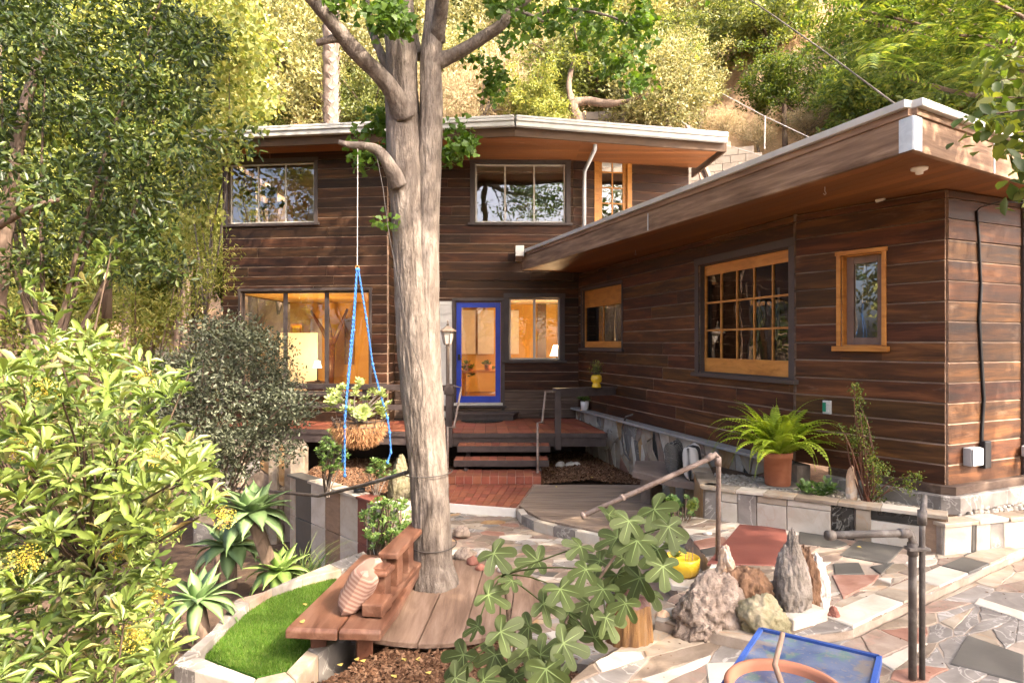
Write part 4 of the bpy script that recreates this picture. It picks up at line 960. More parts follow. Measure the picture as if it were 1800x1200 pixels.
# ---------------------------------------------------------------- planter walls on the terrace
def panel_wall(name, pl, px, zb, zt, label, cap=.16, capk=None, parent=None, out=.02, capz=.035, mixcap=None):
    t = thing(name, pl.w(0, 0), label, 'stone wall')
    us = [pl.hit(p[0], 930)[0] for p in px] + [pl.L]
    mb = MB(); mb.pbox(pl, us[0], us[-1], zb, zt, -.14, 0); mb.build('backing', MORTAR, t)
    for i, p in enumerate(px):
        u0, u1 = us[i] + .004, us[i + 1] - .004
        if u1 - u0 < .01: continue
        k = p[1]; top = zt - .005
        if len(p) > 2:                                  # a second stone above
            zm = zb + (zt - zb) * p[3]
            stone('panel_stone', [(u0, zm + .004), (u1, zm + .004), (u1, top), (u0, top)], lambda u, v, w: pl.w(u, v, out + w), .025, ST[p[2]], t, .006)
            top = zm - .004
        e = rng.uniform(-.012, .012) if u1 - u0 > .05 else 0
        o2 = out + rng.uniform(-.006, .006)
        stone('panel_stone', [(u0, zb + .01), (u1, zb + .01), (u1 + e, top), (u0 + e, top)], lambda u, v, w, o2=o2: pl.w(u, v, o2 + w), .025, ST[k], t, .006)
    u = us[0] - .02; i = 0
    while u < us[-1] - .02:
        L = rng.uniform(.22, .42); u2 = min(u + L, us[-1]); kk = (mixcap or ['cream', 'white', 'cream', 'tan'])[i % len(mixcap or [1, 1, 1, 1])]
        e1, e2 = rng.uniform(-.012, .012), rng.uniform(-.02, .02)
        stone('cap_stone', [(u + .003, -.045 - e1), (u2 - .003, -.045 - e2), (u2 - .003, cap), (u + .003, cap)], lambda a, b, w: pl.w(a, zt + capz + w, -b), capz - .003, ST[kk], t, .005)
        u = u2; i += 1
    return t
pW1 = Plane((2.02, 6.90), (3.80, 5.70)); pW2 = Plane((3.81, 5.70), (5.6, 6.15)); pW0 = Plane((2.25, 8.0), (2.02, 6.91))
panel_wall('planter_wall', pW1, [(1238, 'grey'), (1268, 'white', 'white', .7), (1298, 'grey'), (1331, 'white', 'cream', .8), (1384, 'white', 'white', .82), (1462, 'black'), (1503, 'cream'), (1531, 'white', 'black', .75), (1622, 'brown')], .44, .80,
           'white, cream and black stone panels facing the planter that holds the fern')
panel_wall('planter_wall', pW2, [(1655, 'white'), (1704, 'slate'), (1711, 'white'), (1737, 'grey'), (1762, 'white'), (1800, 'pink'), (1830, 'white'), (1880, 'grey')], .42, .74, 'row of tall white and grey stone panels below the utility boxes')
panel_wall('planter_wall', pW0, [(1196, 'tan'), (1215, 'ochre')], -.02, .80, 'short rusty stone return of the planter beside the terracotta aeonium pot')
PB = [(2.12, 6.98), (2.7, 6.62), (3.82, 5.84), (5.4, 6.3), (5.2, 6.46), (4.06, 5.92), (3.92, 5.98), (3.30, 6.93), (2.95, 7.55), (2.6, 8.3), (2.3, 8.0)]
mb = MB(); mb.prism(PB, .3, .775); pb_ = mb.build('planter_bed', SOIL); tag(pb_, kind='structure', label='gravel bed between planter wall and the wing')
def scatter_chips(name, polys, zf, n, mat, parent=None, size=(.012, .035), flat=.35, kind='stuff', label=None, elong=3.0, r=None, tilt=.6):
    """tiny blocks strewn over plan polygons"""
    g = np.random.default_rng(r or 3); tv = np.array([[-.5, -.5, 0], [.5, -.5, 0], [.5, .5, 0], [-.5, .5, 0], [-.35, -.35, 1], [.35, -.35, 1], [.35, .35, 1], [-.35, .35, 1]])
    tf = np.array([[4, 5, 6, 7], [0, 1, 5, 4], [1, 2, 6, 5], [2, 3, 7, 6], [3, 0, 4, 7]])
    pts = []
    areas = [abs(parea(p)) for p in polys]
    for p, a in zip(polys, areas):
        xs_ = [q[0] for q in p]; ys_ = [q[1] for q in p]; want = int(n * a / sum(areas)); c = 0
        while c < want:
            x, y = g.uniform(min(xs_), max(xs_)), g.uniform(min(ys_), max(ys_))
            if inside(p, x, y): pts.append((x, y)); c += 1
    pts = np.array(pts); m = len(pts); z = zf(pts[:, 0], pts[:, 1])
    s = g.uniform(size[0], size[1], m); sx = s * g.uniform(1, elong, m); sy = s; sz = s * flat
    a = g.uniform(0, 6.283, m); ca, sa = np.cos(a), np.sin(a); t = g.normal(0, tilt, m)
    V = tv[None] * np.stack([sx, sy, sz], -1)[:, None, :]
    zt = V[..., 2] + V[..., 0] * np.clip(t, -1, 1)[:, None]
    V = np.stack([V[..., 0] * ca[:, None] - V[..., 1] * sa[:, None] + pts[:, 0:1], V[..., 0] * sa[:, None] + V[..., 1] * ca[:, None] + pts[:, 1:2], zt + z[:, None]], -1)
    Fc = (tf[None] + (np.arange(m) * 8)[:, None, None]).reshape(-1, 4)
    o = obj_of(name, np_mesh(name, V.reshape(-1, 3), Fc, mat), parent)
    return tag(o, label, kind=kind)
scatter_chips('gravel', [[(2.15, 6.98), (2.72, 6.62), (3.82, 5.86), (3.95, 5.98), (3.28, 6.93), (2.9, 7.5), (2.4, 7.7)], [(3.85, 5.85), (5.3, 6.28), (5.2, 6.44), (4.06, 5.9)]], lambda x, y: 0 * x + .775, 2600, GRAVEL, None, (.018, .04), .8, label='pale pebbles covering the planter bed', elong=1.5, r=5, tilt=.2)
# stone bench with two cushions
sbn = thing('stone_bench', (2.2, 8.6, 0), 'grey-brown slab bench against the mosaic wall carrying two cushions', 'bench')
mb = MB(); mb.prism([(1.80, 9.55), (1.62, 8.80), (1.92, 8.30), (2.24, 8.03), (2.40, 8.06), (2.62, 8.5), (2.36, 9.5)], .53, .62, bev=.012); mb.build('seat', surf('bench_stone', [(.16, .115, .09), (.25, .19, .155)], 4, rough=.8, bump=.5, bscale=18), sbn)
for x, y in ((1.85, 9.1), (2.25, 8.25)): mb = MB(); mb.box((x + .1, y + .05, .06), .25, .2, .468, .6); bevel(mb.build('leg', ST['tan'], sbn), .02)
def cushion(name, c, w, h, t, rz_, tilt, mat, label, stripes=None, group=None, lean=0):
    """a stuffed square: thick in the middle, pinched at the seams"""
    n = 14; vs_ = []; fs_ = []
    for s in (1, -1):
        for i in range(n + 1):
            for j in range(n + 1):
                u, v = i / n * 2 - 1, j / n * 2 - 1
                e = max(0, (1 - u ** 4)) ** .5 * max(0, (1 - v ** 4)) ** .5
                pinch = 1 - .07 * (1 - abs(u) ** 2) * (abs(v) ** 6) ; pin2 = 1 - .07 * (1 - abs(v) ** 2) * (abs(u) ** 6)
                wr = .012 * noise.noise((u * 3 + c[0], v * 3, s * 2.0))
                vs_.append((u * w / 2 * pin2, s * (e * t / 2 + wr * e), (v + 1) * h / 2 * pinch + (h * .035 if v < 0 else 0) * (1 - abs(u) ** 2) * 0))
    m = (n + 1) ** 2
    for s in (0, 1):
        for i in range(n):
            for j in range(n):
                a = s * m + i * (n + 1) + j; q = (a, a + n + 1, a + n + 2, a + 1)
                fs_.append(q[::-1] if s == 0 else q)
    mb = MB(); mb.add(vs_, fs_); o = mb.build(name, mat, None, True)
    o.matrix_basis = Matrix.Translation(c) @ Matrix.Rotation(rz_, 4, 'Z') @ Matrix.Rotation(tilt, 4, 'X') @ Matrix.Rotation(lean, 4, 'Y')
    return tag(o, label, 'cushion', group)
def striped(name, base, line, scale, axis, thresh, dist=1.5, base2=None):
    m, nt, b = new_mat(name); N = nt.nodes; L = nt.links
    tc = N.new('ShaderNodeTexCoord'); wv = N.new('ShaderNodeTexWave'); wv.bands_direction = axis; wv.inputs['Scale'].default_value = scale; wv.inputs['Distortion'].default_value = dist; wv.inputs['Detail'].default_value = 2
    L.new(tc.outputs['Object'], wv.inputs['Vector']); rp = N.new('ShaderNodeValToRGB'); rp.color_ramp.elements[0].position = thresh; rp.color_ramp.elements[0].color = (*base, 1)
    rp.color_ramp.elements[1].position = min(1, thresh + .12); rp.color_ramp.elements[1].color = (*line, 1); L.new(wv.outputs['Fac'], rp.inputs['Fac'])
    L.new(rp.outputs['Color'], b.inputs['Base Color']); b.inputs['Roughness'].default_value = .9
    nz = N.new('ShaderNodeTexNoise'); nz.inputs['Scale'].default_value = 140; bp = N.new('ShaderNodeBump'); bp.inputs['Strength'].default_value = .3; bp.inputs['Distance'].default_value = .004
    L.new(tc.outputs['Object'], nz.inputs['Vector']); L.new(nz.outputs['Fac'], bp.inputs['Height']); L.new(bp.outputs['Normal'], b.inputs['Normal']); return m
CB1 = striped('black_dashed_cloth', (.018, .017, .018), (.55, .52, .48), 22, 'Z', .9, 3)
CB2 = striped('black_white_cloth', (.02, .019, .02), (.58, .55, .52), 1.1, 'X', .62, 1)
q = P(1190, 836, 8.5); cushion('cushion', (q.x, 8.55, .622), .44, .44, .19, 1.05, -.10, CB1, 'black cushion with fine white dashes standing on the slab bench')
q = P(1216, 846, 8.3); cushion('cushion', (q.x + .02, 8.30, .622), .42, .43, .20, 1.10, -.06, CB2, 'black cushion with a broad white patch standing on the slab bench')

# ---------------------------------------------------------------- handrails on the terrace
e0 = G(1262, 985, .5); top = Vector((e0.x, e0.y, 1.40)); low = Vector((.52, 5.20, .98))
low = P(1022, 907, 5.25)
pts = [low, top + Vector((-.06, 0, -.035)), top + Vector((-.02, 0, .0)), top + Vector((0.005, 0, -.03)), e0]
t = pipe('terrace_handrail', pts, .021, 'brown pipe handrail sloping down beside the pale stone steps', joints=[(low, low + (top - low).normalized() * .03), (top + Vector((0.0, 0, -.10)), top + Vector((0.0, 0, -.03))), (top + Vector((-.10, 0, -.05)), top + Vector((-.04, 0, -.012))), (low.lerp(top, .28), low.lerp(top, .30))])
b1 = G(1604, 1192, .445); b2 = G(1621, 1192, .445)
zt1, zt2 = P(0, 935, b1.y).z, P(0, 890, b2.y).z
arm = P(1510, 925, 3.25)
t = thing('pipe_handrail', b1, 'pair of dark upright pipes with a short arm on the lower paving', 'handrail')
c1 = Vector((b1.x, b1.y, zt1))
mb = MB(); mb.tube([b1, Vector((b1.x, b1.y, zt1 - .05)), Vector((b1.x - .01, b1.y, zt1 - .01)), Vector((b1.x - .05, b1.y - .015, zt1)), Vector((arm.x, b1.y - .10, zt1 + .012))], .021, 14); mb.build('pipe', PIPED, t, True)
mb = MB(); mb.tube([b2, Vector((b2.x, b2.y, zt2 - .03)), Vector((b2.x + .02, b2.y + .015, zt2)), Vector((b2.x + .075, b2.y + .10, zt2 + .035))], .016, 12); mb.build('pipe', PIPED, t, True)
for (p, q2, r) in ((Vector((b1.x, b1.y, zt1 - .13)), Vector((b1.x, b1.y, zt1 - .06)), .027), (Vector((b2.x, b2.y, zt2 - .10)), Vector((b2.x, b2.y, zt2 - .02)), .024),
                   (Vector((arm.x, b1.y - .10, zt1 + .012)), Vector((arm.x + .04, b1.y - .09, zt1 + .01)), .027), (Vector((b1.x - .09, b1.y - .027, zt1 + .002)), Vector((b1.x - .03, b1.y - .01, zt1 - .002)), .027)):
    mb = MB(); mb.tube([p, q2], r, 14); mb.build('fitting', PIPED, t, True)
mb = MB(); mb.box((b1.x + .026, b1.y, zt1 - .10), .12, .062, .018); bevel(mb.build('clamp', PIPED, t), .004)

# ---------------------------------------------------------------- under the porch and the striped marble retaining wall
us_ = thing('stone_pier', (-4.6, 12.2, -1.2), 'rubble wall between cream piers under the porch', 'stone wall')
pU = Plane((-5.9, 12.1), (-3.75, 11.7))
mb = MB(); mb.pbox(pU, 0, pU.L, -1.45, .56, -.15, 0); mb.build('backing', MORTAR, us_)
wus = {'tan': 3, 'brown': 3, 'ochre': 2, 'grey': 2, 'cream': 1.5}
for poly in voronoi([(.05, -1.4), (pU.L - .35, -1.4), (pU.L - .35, .52), (.05, .52)], 34, rng, .025, 1, 1, .4): stone('stone', poly, lambda u, v, w: pU.w(u, v, .05 + w), .05, pick(wus), us_, .015, True)
for x0, x1 in ((418, 432), (478, 493)):
    u0, u1 = pU.hit(x0, 850)[0], pU.hit(x1, 850)[0]; mb = MB(); mb.pbox(pU, u0, u1, -1.4, .56, .0, .12); bevel(mb.build('pier', ST['cream'], us_), .01)
mb = MB(); q = P(523, 800, 11.2); mb.box((q.x, 11.3, -1.3), .24, .24, 1.84); cp = bevel(mb.build('cream_pier', ST['cream']), .012); tag(cp, 'square cream stone pier at the end of the striped retaining wall', 'pier')
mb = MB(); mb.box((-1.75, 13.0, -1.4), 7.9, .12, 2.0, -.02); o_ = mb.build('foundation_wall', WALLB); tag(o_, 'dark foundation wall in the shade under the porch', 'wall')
g1, g2 = G(512, 833, .15), G(705, 894, .15)
pM = Plane((g1.x, g1.y), (g2.x, g2.y))
t = thing('retaining_wall', pM.w(0, -1), 'low retaining wall striped with white, brown, red and slate stone panels', 'stone wall')
cols = [(512, 522, 'cream'), (522, 549, 'slate'), (549, 574, 'white'), (574, 600, 'brown'), (600, 631, 'white'), (631, 647, 'red'), (647, 672, 'white'), (672, 705, 'cream')]
mb = MB(); mb.pbox(pM, 0, pM.L, -1.35, .11, -.2, 0); mb.build('backing', MORTAR, t)
for x0, x1, k in cols:
    u0, u1 = pM.hit(x0, 860)[0], pM.hit(x1, 860)[0]; zz = -1.3
    for a, b in ((-1.3, -.52), (-.512, .105)):
        stone('panel_stone', [(u0 + .004, a), (u1 - .004, a), (u1 - .004, b), (u0 + .004, b)], lambda u, v, w: pM.w(u, v, .025 + w), .025, ST[k], t, .006)
capx = [(509, 545, 'slate'), (545, 580, 'white'), (580, 586, 'brown'), (586, 630, 'white'), (630, 662, 'red'), (662, 706, 'white')]
for x0, x1, k in capx:
    u0, u1 = pM.hit(x0, 860)[0], pM.hit(x1, 860)[0]
    stone('cap_stone', [(u0 + .003, -.05), (u1 - .003, -.05), (u1 - .003, .2), (u0 + .003, .2)], lambda u, v, w: pM.w(u, .15 + w, -v), .038, ST[k], t, .006)
pM2 = Plane((g2.x + .01, g2.y), (-1.3, 9.05))
mb = MB(); mb.pbox(pM2, 0, pM2.L, -.6, .15, -.16, .02); bevel(mb.build('end_stone', ST['white'], t), .01)
def bed(name, poly, z, label, chips=0, seed=1, zf=None, base=-.7):
    mb = MB(); mb.prism(poly, base, z); b_ = mb.build(name, SOIL); tag(b_, label, kind='structure')
    if chips: scatter_chips('mulch', [poly], zf or (lambda x, y: 0 * x + z), chips, MULCH, None, (.010, .024), .35, label='bark mulch strewn over the ' + label.split(' ', 1)[1], r=seed, elong=4)
    return b_
bed('porch_bed', [(-3.62, 11.0), (-1.5, 8.8), (-1.36, 9.22), (-1.46, 10.3), (-1.03, 10.3), (-1.03, 12.9), (-3.62, 12.9)], .06, 'the bed under the porch behind the striped wall', 9000, 21)
bed('step_bed', [(.465, 10.26), (2.4, 10.26), (1.55, 13.2), (.465, 13.2)], .10, 'the bed beside the floating treads', 11000, 22, lambda x, y: .10 + .10 * np.clip(1 - np.abs(x - 1.2), 0, 1))
MULB = [(-.62, 5.0), (-.1, 5.35), (.0, 4.85), (.5, 4.7), (.85, 4.25), (.4, 3.85), (.08, 3.35), (-.5, 2.6), (-1.6, 3.4), (-1.38, 4.5), (-.98, 5.1)]
bed('mulch_bed', MULB, -.05, 'the bed in front of the wooden bench and fig', 26000, 23)
bed('mulch_bed', [(-1.75, 6.55), (-1.2, 7.35), (-.6, 7.1), (-.55, 6.2), (-1.0, 5.2), (-1.3, 5.4)], -.05, 'the bed behind the wooden bench and tree', 7000, 24)
pipe('pipe_rail', [P(415, 858, 9.6), P(560, 871, 8.2), P(640, 852, 7.4), P(722, 828, 6.55)], .021, 'dark pipe slanting up across the striped wall to the tree', mat=PIPED)

# ---------------------------------------------------------------- artificial turf and its kerb
TZ = -.09
TP = [tuple(G(a, b, TZ).xy) for a, b in ((352, 1152), (452, 1190), (505, 1178), (560, 1128), (620, 1060), (590, 1018), (545, 1016), (482, 1036), (408, 1092))]
mb = MB(); mb.prism(TP, -.5, TZ); tb_ = mb.build('turf_base', TURFB); tag(tb_, 'backing of the artificial turf', kind='structure')
g = np.random.default_rng(9); m = 60000; xs_ = [p[0] for p in TP]; ys_ = [p[1] for p in TP]
pt = np.stack([g.uniform(min(xs_), max(xs_), m), g.uniform(min(ys_), max(ys_), m)], -1)
ok = np.array([inside(TP, x, y) for x, y in pt]); pt = pt[ok]; m = len(pt)
a = g.uniform(0, 6.283, m); h = g.uniform(.018, .034, m); ln = g.normal(0, .010, (m, 2)); wd_ = .0028
dx, dy = np.cos(a) * wd_, np.sin(a) * wd_
V = np.stack([np.stack([pt[:, 0] - dx, pt[:, 1] - dy, TZ + 0 * h], -1), np.stack([pt[:, 0] + dx, pt[:, 1] + dy, TZ + 0 * h], -1), np.stack([pt[:, 0] + ln[:, 0], pt[:, 1] + ln[:, 1], TZ + h], -1)], 1).reshape(-1, 3)
o_ = obj_of('turf', np_mesh('turf', V, np.arange(m * 3).reshape(-1, 3), TURF)); tag(o_, 'bright green artificial turf inside the stone kerb', kind='stuff')
kb = thing('turf_kerb', (-2.3, 5.5, -.4), 'grey and white stone kerb framing the artificial turf', 'kerb')
outer = [(310, 1168), (440, 1206), (520, 1196), (575, 1140), (700, 1062)]
KP = [(tuple(G(a, b, 0).xy), tuple(G(c, d, 0).xy)) for (a, b), (c, d) in [((306, 1163), (348, 1148)), ((372, 1108), (402, 1090)), ((415, 1053), (438, 1058)), ((462, 1040), (478, 1034)), ((520, 1014), (532, 1016)), ((580, 990), (600, 1000)), ((640, 968), (655, 980))]]
cks = ['grey', 'grey', 'pink', 'grey', 'cream', 'grey']
for i in range(len(KP) - 1):
    (a, a2), (b, b2) = KP[i], KP[i + 1]
    poly = clean([a, b, b2, a2]); 
    if parea(poly) < 0: poly = poly[::-1]
    n_ = 2 if i in (0, 1) else 1
    stone('kerb_stone', inset(poly, .002), lambda u, v, w: Vector((u, v, .0 + w)), .5, ST[cks[i]], kb, .008)
fr = [((306, 1167), (350, 1153)), ((342, 1180), (385, 1168)), ((440, 1206), (450, 1192)), ((520, 1196), (503, 1180)), ((560, 1150), (540, 1142)), ((690, 1062), (640, 1052))]
fr = [(tuple(G(a, b, 0).xy), tuple(G(c, d, 0).xy)) for (a, b), (c, d) in fr]
for i in range(len(fr) - 1):
    (a, a2), (b, b2) = fr[i], fr[i + 1]; poly = clean([a, b, b2, a2])
    if parea(poly) < 0: poly = poly[::-1]
    stone('kerb_stone', inset(poly, .002), lambda u, v, w: Vector((u, v, .003 + w)), .6, ST[['grey', 'white', 'cream', 'cream', 'grey'][i]], kb, .008)

# ---------------------------------------------------------------- wooden slab bench, pillow, plank ring round the tree
ring_c = (-.66, 6.0)
rg = thing('plank_platform', (*ring_c, 0), 'round platform of pale planks laid around the ginkgo trunk', 'platform')
disc = [(ring_c[0] + 1.0 * math.cos(2 * math.pi * k / 48), ring_c[1] + .98 * math.sin(2 * math.pi * k / 48)) for k in range(48)]
mb = MB(); mb.prism(inset(disc, .04), -.05, -.012); mb.build('base', SOIL, rg)
x = ring_c[0] - 1.0
for wdt in (.30, .34, .36, .33, .35, .34):
    q_ = clip_half(clip_half(disc, -1, 0.06, -x + .06 * 6), 1, -.06, x + wdt - .008 - .06 * 6)
    if len(q_) >= 3: mb = MB(); mb.prism(clean(q_), -.01, .028 + rng.uniform(-.003, .003), bev=.005); mb.build('plank', PLANKW, rg)
    x += wdt
bn = thing('slab_bench', (-1.3, 5.5, -.05), 'long reddish wooden slab bench with a low slatted back', 'bench')
def at_seat(px, py): return tuple(G(px, py, .22).xy)
p1 = [at_seat(501, 1104), at_seat(592, 1108), at_seat(690, 976), at_seat(638, 972)]
p2 = [at_seat(595, 1108), at_seat(668, 1110), at_seat(700, 1068), at_seat(742, 990), at_seat(693, 976)]
mb = MB(); mb.prism(p1, .145, .22, bev=.02); bevel(mb.build('seat_plank', SLABW, bn), .008)
mb = MB(); mb.prism(p2, .150, .224, bev=.02); bevel(mb.build('seat_plank', SLABW, bn), .008)
for px, py in ((560, 1080), (640, 1085), (660, 990), (705, 1000)):
    x, y = at_seat(px, py); mb = MB(); mb.box((x, y, -.08), .12, .16, .225, .3); bevel(mb.build('leg', SLABD, bn), .008)
r0, r1 = Vector((-1.06, 5.22, 0)), Vector((-.90, 6.35, 0)); dv = (r1 - r0).normalized(); nv = Vector((-dv.y, dv.x, 0))
mb = MB(); mb.beam(rz(r0 - dv * .05, .252), rz(r1 + dv * .05, .252), .16, .05); bevel(mb.build('back_foot', SLABW, bn), .008)
for k, t_ in enumerate((.06, .34, .62, .93)):
    q = r0.lerp(r1, t_); mb = MB(); mb.box((q.x, q.y, .276), .10, .15, .262, math.atan2(dv.y, dv.x) - math.pi / 2); bevel(mb.build('slat', SLABW if k < 3 else SLABD, bn), .006)
mb = MB(); mb.beam(rz(r0 + dv * .20, .565), rz(r1 + dv * .14, .565), .17, .05); bevel(mb.build('back_cap', SLABW, bn), .012)
mb = MB(); mb.beam(rz(r0 - dv * .05, .50), rz(r0 + dv * .16, .50), .16, .045); bevel(mb.build('arm_block', SLABW, bn), .015)
mb = MB(); mb.beam(rz(r0 - dv * .22 - nv * .02, .285), rz(r0 + dv * .02 - nv * .02, .285), .17, .10); bevel(mb.build('back_block', SLABW, bn), .012)
PINK = striped('pink_stripe_cloth', (.19, .10, .075), (.28, .18, .14), 9, 'Z', .45, .8)
q = P(618, 1078, 5.02); cushion('pillow', (-1.235, 5.18, .226), .42, .38, .22, math.pi / 2 - .2, .0, PINK, 'striped pink pillow propped against the back of the slab bench', lean=-.0)
bpy.data.objects['pillow'].matrix_basis = Matrix.Translation((-1.29, 5.24, .235)) @ Matrix.Rotation(math.pi / 2 - .14, 4, 'Z') @ Matrix.Rotation(.50, 4, 'X')
# ---------------------------------------------------------------- leaves
T_DIA = (np.array([[0, 0, 0], [.45, .5, .10], [1, 0, -.05], [.45, -.5, .10]]), np.array([[0, 1, 2, 3]]))
T_OVAL = (np.array([[0, 0, 0], [.35, .46, .07], [.75, .38, .05], [1, 0, -.06], [.75, -.38, .05], [.35, -.46, .07], [.5, 0, -.02]]),
          np.array([[0, 1, 6], [1, 2, 6], [2, 3, 6], [3, 4, 6], [4, 5, 6], [5, 0, 6]]))
T_OBOV = (np.array([[0, 0, 0], [.30, .22, .05], [.68, .5, .06], [.92, .3, .0], [1, 0, -.05], [.92, -.3, .0], [.68, -.5, .06], [.30, -.22, .05], [.35, 0, 0], [.7, 0, -.01]]),
          np.array([[0, 1, 8], [1, 2, 8], [8, 2, 9], [2, 3, 9], [3, 4, 9], [4, 5, 9], [5, 6, 9], [9, 6, 8], [6, 7, 8], [7, 0, 8]]))
T_OBOV2 = (T_OBOV[0] * np.array([1, .85, 1]) + np.array([[0, 0, -.22 * u * u + .25 * abs(v) ** 1.5] for u, v, _ in T_OBOV[0]]), T_OBOV[1])
T_FAN = (np.array([[0, 0, 0], [.72, .62, .06], [.95, .33, -.03], [.86, 0, .03], [.95, -.33, -.03], [.72, -.62, .06]]), np.array([[0, 1, 2], [0, 2, 3], [0, 3, 4], [0, 4, 5]]))
def unit(v): return v / np.maximum(np.linalg.norm(v, axis=-1, keepdims=True), 1e-9)
def leaf_arrays(T, Pt, D, Nn, Ln, Wd):
    """place template T at points Pt, length along D, face normal near Nn"""
    D = unit(D); Sd = unit(np.cross(Nn, D)); Up = np.cross(D, Sd)
    tv, tf = T; m = len(Pt)
    Ln = np.broadcast_to(Ln, (m,)); Wd = np.broadcast_to(Wd, (m,))
    V = Pt[:, None, :] + tv[None, :, 0:1] * (D * Ln[:, None])[:, None, :] + tv[None, :, 1:2] * (Sd * Wd[:, None])[:, None, :] + tv[None, :, 2:3] * (Up * Ln[:, None])[:, None, :]
    return V.reshape(-1, 3), (tf[None] + (np.arange(m) * len(tv))[:, None, None]).reshape(-1, tf.shape[1])
def rdir(g, m, up=0.0):
    v = g.normal(size=(m, 3)); v[:, 2] += up; return unit(v)
def leaves_obj(name, T, Pt, D, Nn, Ln, Wd, mat, parent=None, stuff=True):
    V, Fc = leaf_arrays(T, Pt, D, Nn, Ln, Wd)
    o = obj_of(name, np_mesh(name, V, Fc, mat), parent)
    if stuff: o['kind'] = 'stuff'
    return o
def clumps(g, centers, rad, per, flat=.8):
    """points gathered round clump centres, denser near the clump's surface"""
    m = len(centers) * per; c = np.repeat(centers, per, 0); r = np.repeat(np.broadcast_to(rad, (len(centers),)), per)
    d = rdir(g, m); q = g.random(m) ** .45
    return c + d * (r * q)[:, None] * np.array([1, 1, flat]), d
def poly_points(g, poly, n, d0, d1, pw=1.0):
    """points whose pixels fall in a photo outline, spread through a depth range"""
    xs_ = [p[0] for p in poly]; ys_ = [p[1] for p in poly]; out = []
    while len(out) < n:
        px, py = g.uniform(min(xs_), max(xs_)), g.uniform(min(ys_), max(ys_))
        if inside(poly, px, py): out.append(tuple(P(px, py, d0 + (d1 - d0) * g.random() ** pw)))
    return np.array(out)
def limb(mb, a, b, r0, r1, g, n=7, sag=.1, seg=8, m=0):
    a = np.array(a, float); b = np.array(b, float); L = np.linalg.norm(b - a); pts = []
    w1 = g.normal(0, sag * .35, 3) * L
    for k in range(n):
        t = k / (n - 1); pts.append(Vector(a + (b - a) * t + w1 * math.sin(math.pi * t) + np.array([0, 0, sag * L * .4]) * math.sin(math.pi * t)))
    mb.tube(pts, [r0 + (r1 - r0) * k / (n - 1) for k in range(n)], seg, m, cap=False); return pts

# ---------------------------------------------------------------- ginkgo: fused stems, limbs, sprays of fan leaves
gk = thing('ginkgo_tree', (-.75, 6.3, 0), 'big pale-barked tree with twin fused stems rising through the yard', 'tree')
def stem_mesh(name, spine, parent, nseg=96, step=.022, amp=.065, seed=0.0, mat=None):
    """spine: (point, radius_x, radius_y); bark ridges run up the stem"""
    pts = [Vector(p) for p, _, _ in spine]; L = [0]
    for a, b in zip(pts, pts[1:]): L.append(L[-1] + (b - a).length)
    n = int(L[-1] / step); vs_ = []
    for i in range(n + 1):
        s = L[-1] * i / n; k = max(j for j in range(len(L)) if L[j] <= s + 1e-9); k = min(k, len(L) - 2); t = (s - L[k]) / (L[k + 1] - L[k])
        t2 = t * t * (3 - 2 * t) * .4 + t * .6
        c = pts[k].lerp(pts[k + 1], t); rx = spine[k][1] * (1 - t2) + spine[k + 1][1] * t2; ry = spine[k][2] * (1 - t2) + spine[k + 1][2] * t2
        for j in range(nseg):
            a = 2 * math.pi * j / nseg; ca, sa = math.cos(a), math.sin(a)
            q = Vector((ca * 2.2 + seed, sa * 2.2, s * .55))
            big = noise.noise(q * .55) * .10
            rid = noise.noise(Vector((ca * 8 + seed, sa * 8, s * 2.6))); rid2 = noise.noise(Vector((ca * 17 + seed, sa * 17, s * 6.0)))
            k_ = 1 + big + amp * (abs(rid) * 1.6 - .4) + amp * .6 * rid2
            vs_.append((c.x + ca * rx * k_, c.y + sa * ry * k_, c.z))
    Fc = []
    for i in range(n):
        for j in range(nseg): j2 = (j + 1) % nseg; Fc.append((i * nseg + j, i * nseg + j2, (i + 1) * nseg + j2, (i + 1) * nseg + j))
    return obj_of(name, np_mesh(name, vs_, Fc, mat or BARK, True), parent)
def tp(px, py, d, wpx): r = S(wpx / 2, d); return (P(px, py, d), r, r)
TD = 6.3
stem_mesh('trunk', [(Vector((-.745, 6.25, -.15)), .27, .27), (Vector((-.745, 6.27, .06)), .235, .235), tp(760, 985, TD, 72), tp(757, 900, TD, 68), tp(750, 800, TD, 66), tp(741, 700, TD, 68), tp(733, 600, TD, 68),
           tp(728, 500, TD, 66), tp(722, 400, TD, 62), tp(714, 300, TD, 66), tp(708, 200, TD, 58), tp(706, 100, TD, 53), tp(700, 0, TD, 52), tp(696, -200, TD, 46), tp(690, -500, TD, 34), tp(684, -800, TD, 16)], gk, seed=1.0)
stem_mesh('stem', [tp(764, 940, TD + .05, 56), tp(756, 800, TD + .04, 56), tp(748, 650, TD + .02, 52), tp(746, 500, TD, 50), tp(748, 400, TD, 47), tp(753, 300, TD, 44), tp(758, 200, TD, 41), tp(757, 110, TD, 38), tp(763, 40, TD, 34), tp(770, -100, TD, 32), tp(782, -400, TD, 20), tp(790, -650, TD, 10)], gk, seed=7.0)
g = np.random.default_rng(4)
